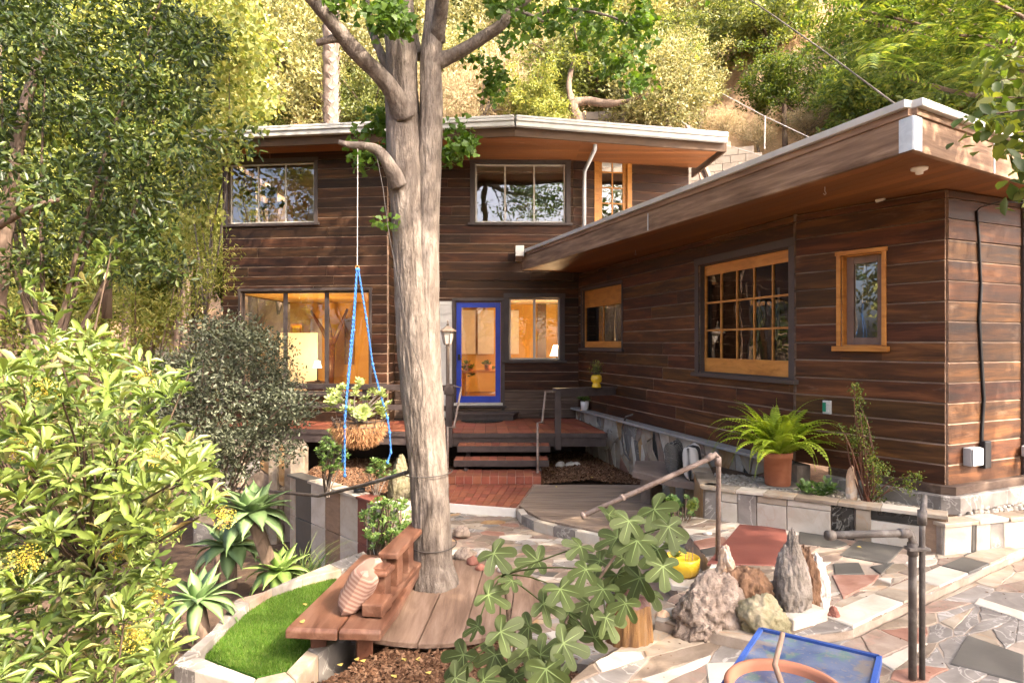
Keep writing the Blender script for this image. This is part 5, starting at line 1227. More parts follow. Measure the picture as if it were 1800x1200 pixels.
def branch(pts, parent=gk, name='branch', mat=BARK, n=14):
    """pts: (px, py, depth, width px), smoothed"""
    q = [P(a, b, d) for a, b, d, w in pts]; r = [S(w / 2, d) for a, b, d, w in pts]; out = []; rr = []
    for i in range(len(q) - 1):
        p0, p1, p2, p3 = q[max(i - 1, 0)], q[i], q[i + 1], q[min(i + 2, len(q) - 1)]
        for k in range(6):
            t = k / 6; out.append(.5 * ((2 * p1) + (p2 - p0) * t + (2 * p0 - 5 * p1 + 4 * p2 - p3) * t * t + (-p0 + 3 * p1 - 3 * p2 + p3) * t ** 3)); rr.append(r[i] + (r[i + 1] - r[i]) * t)
    out.append(q[-1]); rr.append(r[-1])
    mb = MB(); mb.tube(out, rr, n, jit=lambda p, t: 1 + .22 * noise.noise(Vector((p.x * 7 + math.cos(t) * 1.4, p.y * 7 + math.sin(t) * 1.4, p.z * 7)))); return mb.build(name, mat, parent, True)
branch([(712, 205, 6.2, 46), (690, 160, 6.05, 32), (655, 120, 5.9, 30), (615, 78, 5.75, 27), (575, 30, 5.6, 24), (545, -5, 5.5, 22), (470, -90, 5.2, 18), (380, -200, 4.9, 12)])
branch([(602, 66, 5.73, 16), (580, 70, 5.7, 13), (556, 76, 5.68, 11)])
branch([(702, 325, 6.15, 34), (685, 292, 6.05, 24), (665, 266, 6.0, 20), (640, 257, 5.96, 15), (612, 254, 5.93, 11), (595, 250, 5.92, 7)])
branch([(690, 135, 6.45, 20), (668, 90, 6.5, 15), (650, 40, 6.55, 13), (640, -30, 6.6, 11)])
branch([(760, 110, 6.3, 36), (790, 100, 6.3, 24), (835, 75, 6.25, 22), (875, 48, 6.2, 20), (905, 15, 6.15, 17), (930, -5, 6.1, 15), (1020, -90, 5.9, 11), (1120, -200, 5.7, 8)])
branch([(905, 18, 6.15, 12), (925, 25, 6.1, 8), (955, 38, 6.05, 5)])
branch([(940, 30, 6.1, 7), (965, 20, 6.1, 6), (1010, 17, 6.05, 5), (1065, 27, 6.0, 4), (1110, 45, 6.0, 3)])
branch([(768, 70, 6.3, 30), (775, 20, 6.1, 24), (783, -60, 5.8, 20), (810, -250, 5.4, 12)])
branch([(735, 100, 6.5, 22), (722, 40, 6.6, 16), (718, -40, 6.7, 14)])
# the crown: high out of frame it shades the yard; sprays hang into view
def ginkgo_sprays(cent, rad, per, name, parent, size=(.05, .075)):
    pts, d = clumps(g, cent, rad, per, .9); m = len(pts)
    D = rdir(g, m, -.7); Nn = unit(g.normal(size=(m, 3)) + np.array([0, -.3, 1.0])); L = g.uniform(*size, m)
    return leaves_obj(name, T_FAN, pts, D, Nn, L, L * 1.0, L_GINK, parent)
cen = []
while len(cen) < 300:
    v = g.normal(size=3); v /= np.linalg.norm(v); r = g.random() ** .4
    q = np.array([.1, 7.8, 8.7]) + v * r * np.array([4.8, 4.6, 2.6])
    py = CY - (q[2] - CAMZ) / max(q[1], .5) * F
    if py < -60 and q[2] > 5.6: cen.append(q)
while len(cen) < 338:                                   # the side of the crown towards the sun
    v = g.normal(size=3); v /= np.linalg.norm(v); cen.append(np.array([2.2, 3.9, 7.9]) + v * g.random() ** .4 * np.array([2.3, 1.7, 1.3]))
cen = np.array(cen); ginkgo_sprays(cen, .52, 75, 'crown', gk, (.06, .095))
mb = MB()
for q in cen[::3]: limb(mb, P(715, -260, TD) + Vector((0, 0, g.uniform(0, 2))), q, .05, .012, g, 6, .12, 6)
mb.build('twigs', BARK, gk, True)
low = np.concatenate([poly_points(g, [(830, -40), (960, -40), (1130, 0), (1150, 60), (1110, 110), (1085, 145), (1050, 100), (1000, 75), (930, 60), (870, 30)], 40, 5.6, 6.6),
                      poly_points(g, [(1060, 60), (1150, 20), (1155, 110), (1120, 160), (1085, 150)], 9, 5.7, 6.3),
                      poly_points(g, [(790, 40), (900, 60), (925, 130), (880, 175), (840, 150), (800, 90)], 12, 6.6, 7.4),
                      poly_points(g, [(560, -20), (660, -20), (715, 10), (700, 50), (640, 40), (590, 30)], 14, 5.2, 6.0),
                      poly_points(g, [(650, 20), (720, 10), (715, 45), (680, 60)], 6, 5.7, 5.9),
                      poly_points(g, [(620, 225), (680, 195), (690, 240), (680, 262), (640, 270), (615, 245)], 9, 6.35, 6.7),
                      poly_points(g, [(772, 222), (800, 215), (825, 240), (828, 265), (800, 290), (775, 270)], 10, 6.3, 6.6),
                      poly_points(g, [(630, 275), (660, 275), (650, 295)], 2, 6.0, 6.1), poly_points(g, [(672, 378), (688, 378), (688, 398), (672, 398)], 1, 6.0, 6.05)])
ginkgo_sprays(low, .14, 30, 'foliage', gk, (.045, .07))
# wires and the tie round the trunk
mb = MB(); t0 = P(629, 259, 5.94)
mb.tube([P(661, 268, 5.98), P(673, 330, 5.97), P(682, 400, 5.93), P(700, 500, 5.90), P(718, 590, 5.86), P(742, 655, 5.88), P(743, 700, 5.88), P(730, 770, 5.9), P(716, 828, 6.0)], .004, 6)
cz = P(0, 828, TD).z; cc = P(752, 828, TD + .02)
mb.tube([(cc.x + .235 * math.cos(t), cc.y + .235 * math.sin(t), cz - .02 * math.sin(t * .5)) for t in [2 * math.pi * k / 28 for k in range(29)]], .005, 6)
mb.tube([(cc.x + .05 + .225 * math.cos(t), cc.y + .225 * math.sin(t), .40 + .02 * math.sin(t)) for t in [2 * math.pi * k / 28 for k in range(29)]], .005, 6)
o_ = mb.build('tie_wire', WIRE, None, True); tag(o_, 'thin dark wire tied round the pale trunk', 'wire')

# ---------------------------------------------------------------- hanging basket
hb = thing('hanging_basket', P(630, 790, 5.94), 'wire basket of succulents hung on blue macrame ropes from the tree', 'hanging planter')
BD = 5.94; bc = P(631, 745, BD)
mb = MB(); mb.tube([P(629, 256, BD), P(628, 466, BD)], .0035, 6); mb.build('line', CABLE, hb)
rc = P(628, 470, BD); mb = MB(); mb.tube([(rc.x + .016 * math.cos(t), BD, rc.z + .016 * math.sin(t)) for t in [2 * math.pi * k / 16 for k in range(17)]], .004, 6); mb.build('ring', AMBER, hb, True)
def rope(path, r=.0085):
    """two strands twisted round each other, knots thicker"""
    pts = [P(a, b, d) for a, b, d in path]; dense = []
    for a, b in zip(pts, pts[1:]):
        n = max(2, int((b - a).length / .012)); dense += [a.lerp(b, k / n) for k in range(n)]
    dense.append(pts[-1]); mb = MB()
    for ph in (0, math.pi):
        q = [p + Vector((math.cos(k * .9 + ph) * r * .55, math.sin(k * .9 + ph) * r * .55, 0)) for k, p in enumerate(dense)]; mb.tube(q, r * .62, 6)
    for k in range(0, len(pts), 1): mb.lathe([(.2 * r, -.02), (1.5 * r, -.01), (1.7 * r, .004), (.3 * r, .02)], pts[k], 8)
    return mb.build('rope', ROPE, hb, True)
rope([(627, 474, BD), (621, 560, BD - .06), (617, 600, BD - .08), (612, 660, BD - .13), (608, 715, BD - .2), (606, 750, BD - .22), (606, 835, BD - .22)])
rope([(630, 474, BD), (644, 560, BD), (655, 640, BD + .03), (668, 690, BD + .05), (681, 735, BD + .06), (685, 760, BD + .06), (687, 795, BD + .06), (681, 812, BD + .06)])
rope([(628, 474, BD), (622, 580, BD + .08), (610, 700, BD + .18), (603, 745, BD + .2), (602, 810, BD + .2)], .008)
mb = MB()
for (rr, zz) in ((.235, .0), (.225, -.05), (.205, -.10), (.17, -.15)): mb.tube([(bc.x + rr * math.cos(t), bc.y + rr * math.sin(t), bc.z + .04 + zz) for t in [2 * math.pi * k / 28 for k in range(29)]], .004, 5)
for k in range(18):
    t = 2 * math.pi * k / 18; mb.tube([(bc.x + rr * math.cos(t), bc.y + rr * math.sin(t), bc.z + .04 + zz) for rr, zz in ((.245, .03), (.235, 0), (.225, -.05), (.205, -.1), (.17, -.15), (.10, -.19))], .003, 5)
mb.build('basket', WIRE, hb, True)
mb = MB(); mb.lathe([(.06, -.21), (.15, -.19), (.195, -.12), (.215, -.06), (.225, -.01), (.20, -.02), (.05, -.03)], (bc.x, bc.y, bc.z + .03), 22); mb.build('liner', surf('coir_liner', [(.16, .08, .035), (.32, .18, .09)], 40, rough=1, bump=1, bscale=120), hb, True)
m = 2600; t = g.uniform(0, 6.283, m); zf = g.uniform(-.21, -.02, m); rf = .225 - .12 * np.clip((-zf - .05) / .16, 0, 1) ** 2
pts = np.stack([bc.x + rf * np.cos(t), bc.y + rf * np.sin(t), bc.z + .03 + zf], -1); D = np.stack([np.cos(t) * .5, np.sin(t) * .5, -1 + 0 * t], -1) + g.normal(0, .45, (m, 3))
leaves_obj('coir', T_DIA, pts, D, rdir(g, m), g.uniform(.03, .07, m), .004, COIR, hb)
def rosette(g, c, r, n, up, T=T_OBOV, w=.34, axis=np.array([0, 0, 1.0])):
    """n leaves round an axis: inner ones upright, outer ones flat"""
    k = np.arange(n); a = k * 2.39996; q = np.sqrt((k + .5) / n); el = np.radians(80 - 75 * q * (1 - up))
    X = np.cross(axis, [0.31, .82, .1]); X /= np.linalg.norm(X); Y = np.cross(axis, X)
    D = (np.cos(a)[:, None] * X + np.sin(a)[:, None] * Y) * np.cos(el)[:, None] + axis * np.sin(el)[:, None]
    D += g.normal(0, .08, D.shape); L = r * (.55 + .45 * q); N = axis - D * (D @ axis)[:, None] + 1e-3
    return np.repeat(np.asarray(c)[None], n, 0), D, N, L, L * w
def rosettes(name, cents, rads, n, mat, parent, up=.2, w=.38, axes=None):
    A = [rosette(g, c, r, n, up, w=w, axis=(axes[i] if axes is not None else unit(np.array([g.normal(0, .35), g.normal(-.25, .35), 1.0])))) for i, (c, r) in enumerate(zip(cents, rads))]
    return leaves_obj(name, T_OBOV, *[np.concatenate([a[i] for a in A]) for i in range(5)], mat, parent)
def stems(name, base, tips, r, mat, parent):
    mb = MB()
    for q in tips: limb(mb, np.asarray(base) + g.normal(0, .02, 3) * [1, 1, 0], q, r, r * .6, g, 5, .12, 6)
    return mb.build(name, mat, parent, True)
cs = poly_points(g, [(578, 690), (600, 672), (640, 668), (690, 700), (695, 720), (680, 735), (600, 735), (575, 730)], 46, 5.72, 6.18)
rosettes('succulent', cs, g.uniform(.05, .085, len(cs)), 12, L_SUCC, hb)
stems('stem', np.array(bc) + [0, 0, .02], cs[::2], .009, BARK, hb)
rosettes('large_rosette', [np.array(P(637, 725, 5.70))], [.085], 34, L_SUCC, hb, .0, .5, [unit(np.array([.1, -1, .35]))])

# ---------------------------------------------------------------- agaves (thick tapering leaves, each its own part)
def agave(c, R, n, label, mat, base=None, tr=.06, lean=(0, 0), name='agave_plant', group=None, w=.20):
    c = np.array(c, float); t = thing(name, base or tuple(c), label, 'agave', group)
    if base is not None:
        mb = MB(); mb.tube([Vector(base), Vector(base).lerp(Vector(c), .5) + Vector((.03, 0, 0)), Vector(c)], [tr * 1.15, tr, tr * .95], 12, jit=lambda p, a: 1 + .10 * math.sin(p.z * 160)); mb.build('trunk', BARKD, t, True)
    for k in range(n):
        a = k * 2.39996 + g.normal(0, .08); q = ((k + .5) / n) ** .7; el = math.radians(84 - 104 * q) + g.normal(0, .05); L = R * (.72 + .33 * q) * g.uniform(.92, 1.06) * (.8 if k < 3 else 1)
        W = R * w * g.uniform(.92, 1.1); nseg = 9; vs_ = []; h = Vector((math.cos(a), math.sin(a), 0)); sd = Vector((-math.sin(a), math.cos(a), 0)); p = Vector(c) + h * .03; e = el
        for i in range(nseg + 1):
            s = i / nseg; wd = W * (.42 + 1.55 * s - 1.97 * s * s) / .72 * (1 - s ** 5); wd = max(wd, .002)
            d = h * math.cos(e) + Vector((0, 0, 1)) * math.sin(e); nn = Vector((0, 0, 1)) * math.cos(e) - h * math.sin(e); ch = .28 * wd * (1 - .5 * s)
            vs_ += [p - sd * wd + nn * ch, p - nn * (.014 * (1 - s)), p + sd * wd + nn * ch, p + nn * .006]
            p = p + d * (L / nseg); e -= (.05 + .20 * q * s) * (1.2 if q > .6 else .6)
        fs_ = []
        for i in range(nseg):
            o = i * 4
            for u in range(4): v = (u + 1) % 4; fs_.append((o + u, o + v, o + 4 + v, o + 4 + u))
        mb = MB(); mb.add(vs_, fs_); mb.build('leaf', mat, t, True)
    return t
agave(P(442, 900, 6.5), .46, 30, 'large grey-green agave on a ringed trunk beside the striped wall', L_AGA, base=(-2.36, 7.0, -.85), tr=.075)
agave(P(348, 1052, 5.6), .40, 24, 'blue-green agave with drooping leaves at the corner of the turf kerb', L_AGA, base=(-2.62, 5.55, -.5), w=.15)
agave(P(490, 1003, 6.7), .36, 26, 'small bright green agave just behind the turf kerb', L_AGB, base=(-2.38, 6.75, -.7))
agave(P(405, 960, 7.2), .46, 26, 'dark shaded agave behind the large trunked agave', L_AGA, base=(-3.2, 7.4, -.9))

# ---------------------------------------------------------------- strappy grass, jade bush, bed plants
def grass_clump(c, n, R, H, label, mat=L_GRASS, w=.012):
    t = thing('grass_clump', c, label, 'grass'); vs_ = []; fs_ = []
    for k in range(n):
        a = g.uniform(0, 6.283); L = H * g.uniform(.6, 1.1); e = math.radians(g.uniform(55, 86)); p = Vector(c) + Vector((g.normal(0, R * .3), g.normal(0, R * .3), 0)); h = Vector((math.cos(a), math.sin(a), 0)); sd = Vector((-h.y, h.x, 0)); o = len(vs_); n_ = 7
        for i in range(n_ + 1):
            wd = w * (1 - (i / n_) ** 2) + .0008; vs_ += [p - sd * wd, p + sd * wd]; p = p + (h * math.cos(e) + Vector((0, 0, math.sin(e)))) * (L / n_); e -= g.uniform(.08, .26)
        for i in range(n_): fs_.append((o + 2 * i, o + 2 * i + 1, o + 2 * i + 3, o + 2 * i + 2))
    mb = MB(); mb.add(vs_, fs_); o_ = mb.build('blades', mat, t, True); o_['kind'] = 'stuff'; return t
q = G(585, 975, -.62); grass_clump((q.x + .1, 7.6, -.72), 130, .3, .85, 'dark strappy grass clump in front of the striped wall')
grass_clump((-2.75, 8.3, -.85), 60, .25, .95, 'thin yellowish grass against the slate end of the striped wall', L_SUCC, .006)
jd = thing('jade_bush', (-1.55, 7.5, -.3), 'compact jade bush with fleshy leaves between the kerb and trunk', 'bush')
cs = poly_points(g, [(636, 905), (665, 876), (705, 878), (726, 905), (722, 950), (690, 972), (645, 960)], 190, 7.0, 7.9)
rosettes('foliage', cs, g.uniform(.045, .075, len(cs)), 9, L_JADE, jd); stems('stem', (-1.55, 7.5, -.45), cs[::4], .014, BARKD, jd)
for nm, poly, d0, d1, base, lab, n in [('jade_plant', [(558, 790), (580, 755), (600, 760), (612, 800), (600, 835), (565, 830)], 9.2, 9.9, (-2.75, 9.7, .05), 'leggy jade plant under the porch behind the hanging basket', 130),
                                       ('jade_plant', [(640, 830), (655, 808), (690, 812), (700, 835), (670, 842)], 9.1, 9.6, (-1.95, 9.4, .05), 'small creeping jade plant beside the standing boulder', 60)]:
    t = thing(nm, base, lab, 'plant'); cs = poly_points(g, poly, n, d0, d1); rosettes('foliage', cs, g.uniform(.045, .075, len(cs)), 11, L_JADE, t); stems('stem', base, cs[::9], .013, BARK, t)
mb = MB(); q = G(667, 838, .07); mb.lathe([(.07, 0), (.085, .12), (.09, .14), (.075, .13), (.05, .10)], (q.x, 9.6, .06), 18); o_ = mb.build('nursery_pot', BLACK, None, True); tag(o_, 'small black nursery pot beside the standing boulder', 'pot')

# ---------------------------------------------------------------- fig: lobed leaves on dark stems
FIGO = []
for k, (ang, r) in enumerate([(180, .12), (160, .34), (140, .50), (122, .66), (108, .68), (94, .60), (84, .30), (74, .46), (64, .80), (50, .94), (36, .84), (25, .40), (19, .62), (14, .96), (0, 1.06)]): FIGO.append((math.radians(ang), r))
FIGO = FIGO + [(-a, r) for a, r in FIGO[-2:0:-1]]
def _smooth(o):
    xy = [(r * math.cos(a), r * math.sin(a)) for a, r in o]
    for _ in range(2):                                   # corner cutting rounds the lobes
        q = []
        for i in range(len(xy)): a, b = xy[i], xy[(i + 1) % len(xy)]; q += [(a[0] * .75 + b[0] * .25, a[1] * .75 + b[1] * .25), (a[0] * .25 + b[0] * .75, a[1] * .25 + b[1] * .75)]
        xy = q
    return [(math.atan2(y, x), math.hypot(x, y)) for x, y in xy]
FIGO = _smooth(FIGO)
def fig_leaf_mesh(seed):
    r_ = random.Random(seed); cv, fo, tw = r_.uniform(.1, .75), r_.uniform(-.1, .55), r_.uniform(-.5, .5); zf = lambda x, y: -cv * (x * x * .8 + y * y * .5) + fo * abs(y) * .5 + tw * x * y; vs_ = [(0, 0, 0)]; fs_ = []; n = len(FIGO); s2 = []
    for ring in (.5, 1.0):
        for a, r in FIGO:
            rr = r * ring * (1 + r_.uniform(-.015, .015)); x, y = rr * math.cos(a) * .5, rr * math.sin(a) * .55
            z = zf(x, y) + .03 * math.cos(a * 5) * ring; vs_.append((x, y, z))
    for i in range(n):
        j = (i + 1) % n; fs_ += [(0, 1 + i, 1 + j), (1 + i, 1 + n + i, 1 + n + j, 1 + j)]
    # raised pale veins
    b = len(vs_); 
    me = bpy.data.meshes.new('fig_leaf'); vm = []
    for a in (0, 46, -46, 112, -112):
        a = math.radians(a); L = .42 if abs(a) > 1.5 else .5; rr = {0: 1.0, 46: .8, 112: .58}[round(abs(math.degrees(a)))]
        dx, dy = math.cos(a), math.sin(a) * 1.1; px_, py_ = -math.sin(a), math.cos(a); o = len(vs_)
        for s_, w in ((0.0, .011), (.5, .007), (.92, .002)):
            x, y = dx * .5 * rr * s_, dy * .5 * rr * s_; z = zf(x, y) + .010 + .03 * math.cos(a * 5) * s_
            vs_ += [(x - px_ * w, y - py_ * w, z), (x + px_ * w, y + py_ * w, z)]
        for i in range(2): fs_.append((o + 2 * i, o + 2 * i + 1, o + 2 * i + 3, o + 2 * i + 2)); vm.append(len(fs_) - 1)
    me.from_pydata(vs_, [], fs_); me.materials.append(L_FIG); me.materials.append(FIGV)
    for i in vm: me.polygons[i].material_index = 1
    for p in me.polygons: p.use_smooth = True
    me.update(); return me
FIGV = leafm('fig_vein', [(.17, .23, .08), (.19, .25, .09)], .2, .6, .2)
fmesh = [fig_leaf_mesh(s) for s in range(14)]
fig = thing('fig_shrub', (.05, 4.1, -.05), 'young fig shrub with big lobed leaves beside the petrified log', 'shrub')
figl = [(868, 972, 95), (945, 985, 90), (858, 1045, 95), (815, 1150, 110), (800, 1190, 90), (880, 1110, 110), (930, 1100, 90), (955, 1060, 95), (985, 1035, 100), (1000, 1075, 85), (990, 1130, 110), (925, 1140, 120), (870, 1150, 95),
        (960, 1175, 120), (1045, 1120, 100), (1065, 1085, 95), (1105, 915, 90), (1150, 895, 105), (1175, 925, 95), (1070, 905, 85), (1085, 945, 95), (1120, 950, 110), (1155, 965, 110), (1055, 985, 100), (1030, 1000, 85), (1085, 1010, 105), (1125, 1015, 110),
        (1165, 995, 95), (1140, 1040, 90), (1060, 1035, 90), (1020, 960, 80), (1095, 980, 85), (900, 1020, 60), (905, 1190, 110), (985, 1190, 100), (850, 1195, 90), (1035, 1060, 80), (1100, 1060, 85), (950, 1150, 90), (1010, 1100, 70), (840, 1100, 70), (1180, 955, 70)]
tips = []
for k, (px, py, sz) in enumerate(figl):
    d = 3.75 + .35 * math.sin(k * 2.3) - .15 * (py > 1100) + (.35 if px > 1040 and py < 1050 else 0); q = P(px, py, d); L = S(sz, d) * .9
    tips.append((q, px, py)); o = obj_of('leaf', fmesh[k % 14], fig)
    yaw = g.uniform(0, 6.283) if k % 3 else -math.pi / 2 + g.normal(0, .6); tilt = g.uniform(.25, 1.05)
    down = Vector((math.cos(yaw), math.sin(yaw), 0)); nrm = (Vector((0, -1, 0)) * math.sin(tilt) + Vector((g.normal(0, .3), 0, math.cos(tilt)))).normalized()
    xa = (Vector((math.cos(yaw), 0, math.sin(yaw) - .55)) ); xa = (xa - nrm * xa.dot(nrm)).normalized(); ya = nrm.cross(xa)
    o.matrix_basis = Matrix(((xa.x * L, ya.x * L, nrm.x * L, q.x), (xa.y * L, ya.y * L, nrm.y * L, q.y), (xa.z * L, ya.z * L, nrm.z * L, q.z), (0, 0, 0, 1)))
mb = MB(); hubs = [P(885, 1010, 3.85), P(905, 1100, 3.9), P(1000, 1080, 4.0), P(1100, 950, 4.15), P(1060, 1040, 4.05), P(950, 1150, 3.8)]
for h in hubs: limb(mb, (.05 + g.normal(0, .06), 4.1 + g.normal(0, .05), -.06), h, .016, .008, g, 7, .06, 7)
mb.build('stem', BARKD, fig, True)
mb = MB()
for q, px, py in tips: h = min(hubs, key=lambda v: (v - q).length); limb(mb, h, q, .006, .0035, g, 5, .08, 5)
mb.build('leaf_stalks', L_FIG, fig, True)

# ---------------------------------------------------------------- potted fern on the planter wall
fb = G(1367, 850, .83); fx, fy = fb.x, fb.y
sl = thing('slate_slab', (fx, fy, .78), 'flat grey slate slab under the fern pot', 'slab')
mb = MB(); mb.prism([(fx - .24, fy - .10), (fx + .10, fy - .16), (fx + .34, fy - .02), (fx + .22, fy + .16), (fx - .18, fy + .18)], .782, .822, bev=.008); mb.build('stone', ST['grey'], sl)
fp = thing('potted_fern', (fx, fy, .822), 'lush bright green fern in a straight terracotta pot', 'potted plant')
mb = MB(); mb.lathe([(.125, 0), (.13, .01), (.142, .285), (.15, .287), (.152, .35), (.145, .354), (.135, .35), (.133, .30), (.02, .30)], (fx, fy, .822), 36); mb.build('pot', TERRA, fp, True)
def frond(c, a, L, e0, droop, mat, parent, name='frond', pin=.055, n=26, twist=0.0):
    h = Vector((math.cos(a), math.sin(a), 0)); sd = Vector((-h.y, h.x, 0)); p = Vector(c); e = e0; V = []; Fc = []; spine = []; Pt = []; D = []; N = []; Ln = []
    for i in range(n):
        s = i / (n - 1); d = h * math.cos(e) + Vector((0, 0, 1)) * math.sin(e); nn = Vector((0, 0, 1)) * math.cos(e) - h * math.sin(e); spine.append(p.copy())
        if i > 1:
            pl_ = pin * (math.sin(min(1, (s + .12) * 1.05) * math.pi) ** .6 + .04) * (1 - .55 * s)
            for sg in (-1, 1): Pt.append(p[:]); D.append((sd * sg + d * .35 - nn * .15)[:]); N.append(nn[:]); Ln.append(pl_)
        p = p + d * (L / n); e -= droop / n * (.4 + 1.6 * s)
    Pt, D, N, Ln = map(np.array, (Pt, D, N, Ln)); V, Fc = leaf_arrays(T_DIA, Pt, D, N, Ln, np.full(len(Ln), L / n * 1.05))
    o = len(V); V = list(map(tuple, V)); Fc = [tuple(f) for f in Fc]; mb = MB(); mb.add(V, Fc); mb.tube(spine, [.003 * (1 - i / n) + .0008 for i in range(n)], 4); return mb.build(name, mat, parent)
for k in range(84):
    a = k * 2.39996 + g.normal(0, .2); q = (k + .5) / 84; frond((fx + .05 * math.cos(a), fy + .05 * math.sin(a), 1.13), a, g.uniform(.66, 1.02) * (1.0 - .12 * (1 - q)), math.radians(88 - 48 * q + g.normal(0, 6)), g.uniform(1.0, 2.3), L_FERN, fp, pin=g.uniform(.085, .115))
# elephant bush with arching stems, low dark plant, little red stone
eb = thing('elephant_bush', (3.45, 6.4, .78), 'tall thin small-leaved bush climbing the board wall from the gravel', 'bush')
cs = np.concatenate([poly_points(g, [(1495, 680), (1510, 672), (1535, 780), (1548, 860), (1565, 900), (1530, 880), (1515, 800)], 110, 6.15, 6.45), poly_points(g, [(1460, 745), (1520, 755), (1515, 780), (1470, 775)], 24, 6.2, 6.4), poly_points(g, [(1495, 770), (1510, 770), (1505, 800), (1488, 802)], 14, 6.2, 6.4), poly_points(g, [(1530, 800), (1565, 815), (1580, 860), (1540, 850)], 34, 6.0, 6.3), poly_points(g, [(1585, 835), (1620, 825), (1615, 850), (1590, 870)], 20, 5.9, 6.1)])
pts = np.repeat(cs, 9, 0) + g.normal(0, .022, (len(cs) * 9, 3)); m = len(pts); leaves_obj('foliage', T_OVAL, pts, rdir(g, m, .4), rdir(g, m, .6), g.uniform(.014, .026, m), .016, L_GRN, eb); stems('stem', (3.42, 6.3, .78), cs[::9], .007, SLABD, eb)
for (px, py, r, n, lab) in [(1420, 835, .13, 26, 'low dark glossy plant in the gravel beside the fern pot'), (1455, 838, .13, 26, 'second low dark glossy plant in the gravel near the elephant bush')]:
    q = P(px, py, 6.55); t = thing('gravel_plant', (q.x, q.y, .78), lab, 'plant'); c3 = [np.array([q.x, q.y, .84]) + g.normal(0, .055, 3) * [1, .6, .5] for _ in range(7)]; rosettes('foliage', c3, [r * .8] * 7, 11, L_JADE, t, .2, .3)
# ---------------------------------------------------------------- rocks
def ico(sub=4):
    import bmesh
    bm = bmesh.new(); bmesh.ops.create_icosphere(bm, subdivisions=sub, radius=1); v = [p.co.copy() for p in bm.verts]; f = [tuple(q.index for q in fc.verts) for fc in bm.faces]; bm.free(); return v, f
ICO = ico(5); ICO3 = ico(3)
def rock(name, c, s, seed, label, mat, rough=.35, freq=1.3, peak=0.0, rz_=0.0, group=None, cat='rock', lean=(0, 0), fine=.06, src=None, facet=0.0, ridges=0.0):
    v, f = src or ICO; out = []; ca, sa = math.cos(rz_), math.sin(rz_)
    for p in v:
        o = Vector((seed * 3.1, seed * 1.7, seed * .9)); n1 = noise.noise(p * freq + o); n2 = noise.noise(p * freq * 2.6 + o); n3 = noise.noise(p * freq * 7 + o); n4 = noise.noise(p * freq * 16 + o)
        k = 1 + rough * n1 + rough * .5 * (.35 - abs(n2) * 1.6) + fine * 1.6 * (.3 - abs(n3) * 1.8) + fine * .7 * n4
        if facet: k -= facet * abs(noise.cell(p * 2.2 + o))
        if ridges: k += ridges * math.sin(math.atan2(p.y, p.x) * 9 + 2 * n1) * (1 - p.z * p.z)
        q = p * k; z = (q.z + .75) / 1.75; tp_ = 1 - peak * max(0, min(1, z))
        x, y = q.x * s[0] * tp_ + lean[0] * max(0, z), q.y * s[1] * tp_ + lean[1] * max(0, z)
        zz = max(q.z, -.75) + .75
        out.append((c[0] + x * ca - y * sa, c[1] + x * sa + y * ca, c[2] + zz * s[2] / 1.75 - .01))
    mb = MB(); mb.add(out, f); o = mb.build(name, mat, None, True); return tag(o, label, cat, group)
RK = {'grey': surf('rock_grey', [(.19, .14, .11), (.34, .265, .215), (.46, .385, .325)], 6, rough=.85, bump=1.0, bscale=28, bdist=.03, veins=((.10, .07, .06), 6, .04)),
      'tall': surf('rock_tall', [(.16, .13, .105), (.33, .28, .235), (.49, .43, .375)], 5, (1, 1, .7), .8, 1.0, 26, bdist=.03, veins=((.60, .44, .42), 3, .03)),
      'brown': surf('rock_brown', [(.10, .052, .030), (.22, .12, .068), (.38, .22, .125)], 4, (2.5, 2.5, .6), .7, .9, 16, bdist=.03),
      'orange': surf('rock_orange', [(.42, .21, .10), (.58, .40, .27), (.66, .58, .50)], 5, rough=.7, bump=.6, bscale=16),
      'moss': surf('rock_moss', [(.13, .115, .06), (.24, .21, .125), (.36, .30, .215)], 5, rough=.9, bump=.9, bscale=16, bdist=.03),
      'white': surf('rock_white', [(.50, .46, .41), (.66, .62, .57)], 4, rough=.75, bump=.6, bscale=14), 'red': surf('rock_red', [(.17, .062, .045), (.30, .13, .095)], 5, rough=.75, bump=.6)}
def onz(px, py, z): q = G(px, py, z); return (q.x, q.y, z)
rock('boulder', onz(1245, 1108, .44), (.25, .20, .40), 3, 'lumpy grey boulder rising to a blunt peak beside the petrified log', RK['grey'], .42, 1.2, .45, lean=(.06, .03), fine=.09)
rock('standing_rock', (1.87, 4.36, .49), (.135, .11, .56), 8, 'tall pointed pale rock, highest of the rock group', RK['tall'], .26, 1.2, .42, lean=(.0, .02), fine=.08)
rock('standing_rock', (2.02, 4.52, .5), (.10, .08, .44), 12, 'upright bark-brown rock leaning behind the tall pointed rock', RK['brown'], .4, 1.6, .3, fine=.10, ridges=.08)
rock('standing_rock', (2.14, 4.56, .5), (.09, .08, .36), 15, 'pale upright rock standing at the end of the rock group', RK['white'], .4, 1.4, .45, fine=.1)
rock('petrified_wood', (1.58, 4.42, .5), (.19, .12, .34), 21, 'dark brown split petrified wood block among the rocks', RK['brown'], .35, 1.3, .15, fine=.09, ridges=.10)
rock('quartz_rock', onz(1275, 1012, .5), (.085, .08, .26), 25, 'white and orange pointed rock at the foot of the handrail', RK['orange'], .4, 1.5, .55, fine=.06, facet=.1)
rock('quartz_rock', (1.47, 4.55, .5), (.07, .07, .22), 27, 'small orange rock wedged behind the lumpy boulder', RK['orange'], .4, 1.5, .4, facet=.1)
rock('mossy_rock', onz(1342, 1120, .44), (.17, .13, .27), 31, 'rounded mossy green rock in front of the tall pointed rock', RK['moss'], .35, 1.2, .1, fine=.07)
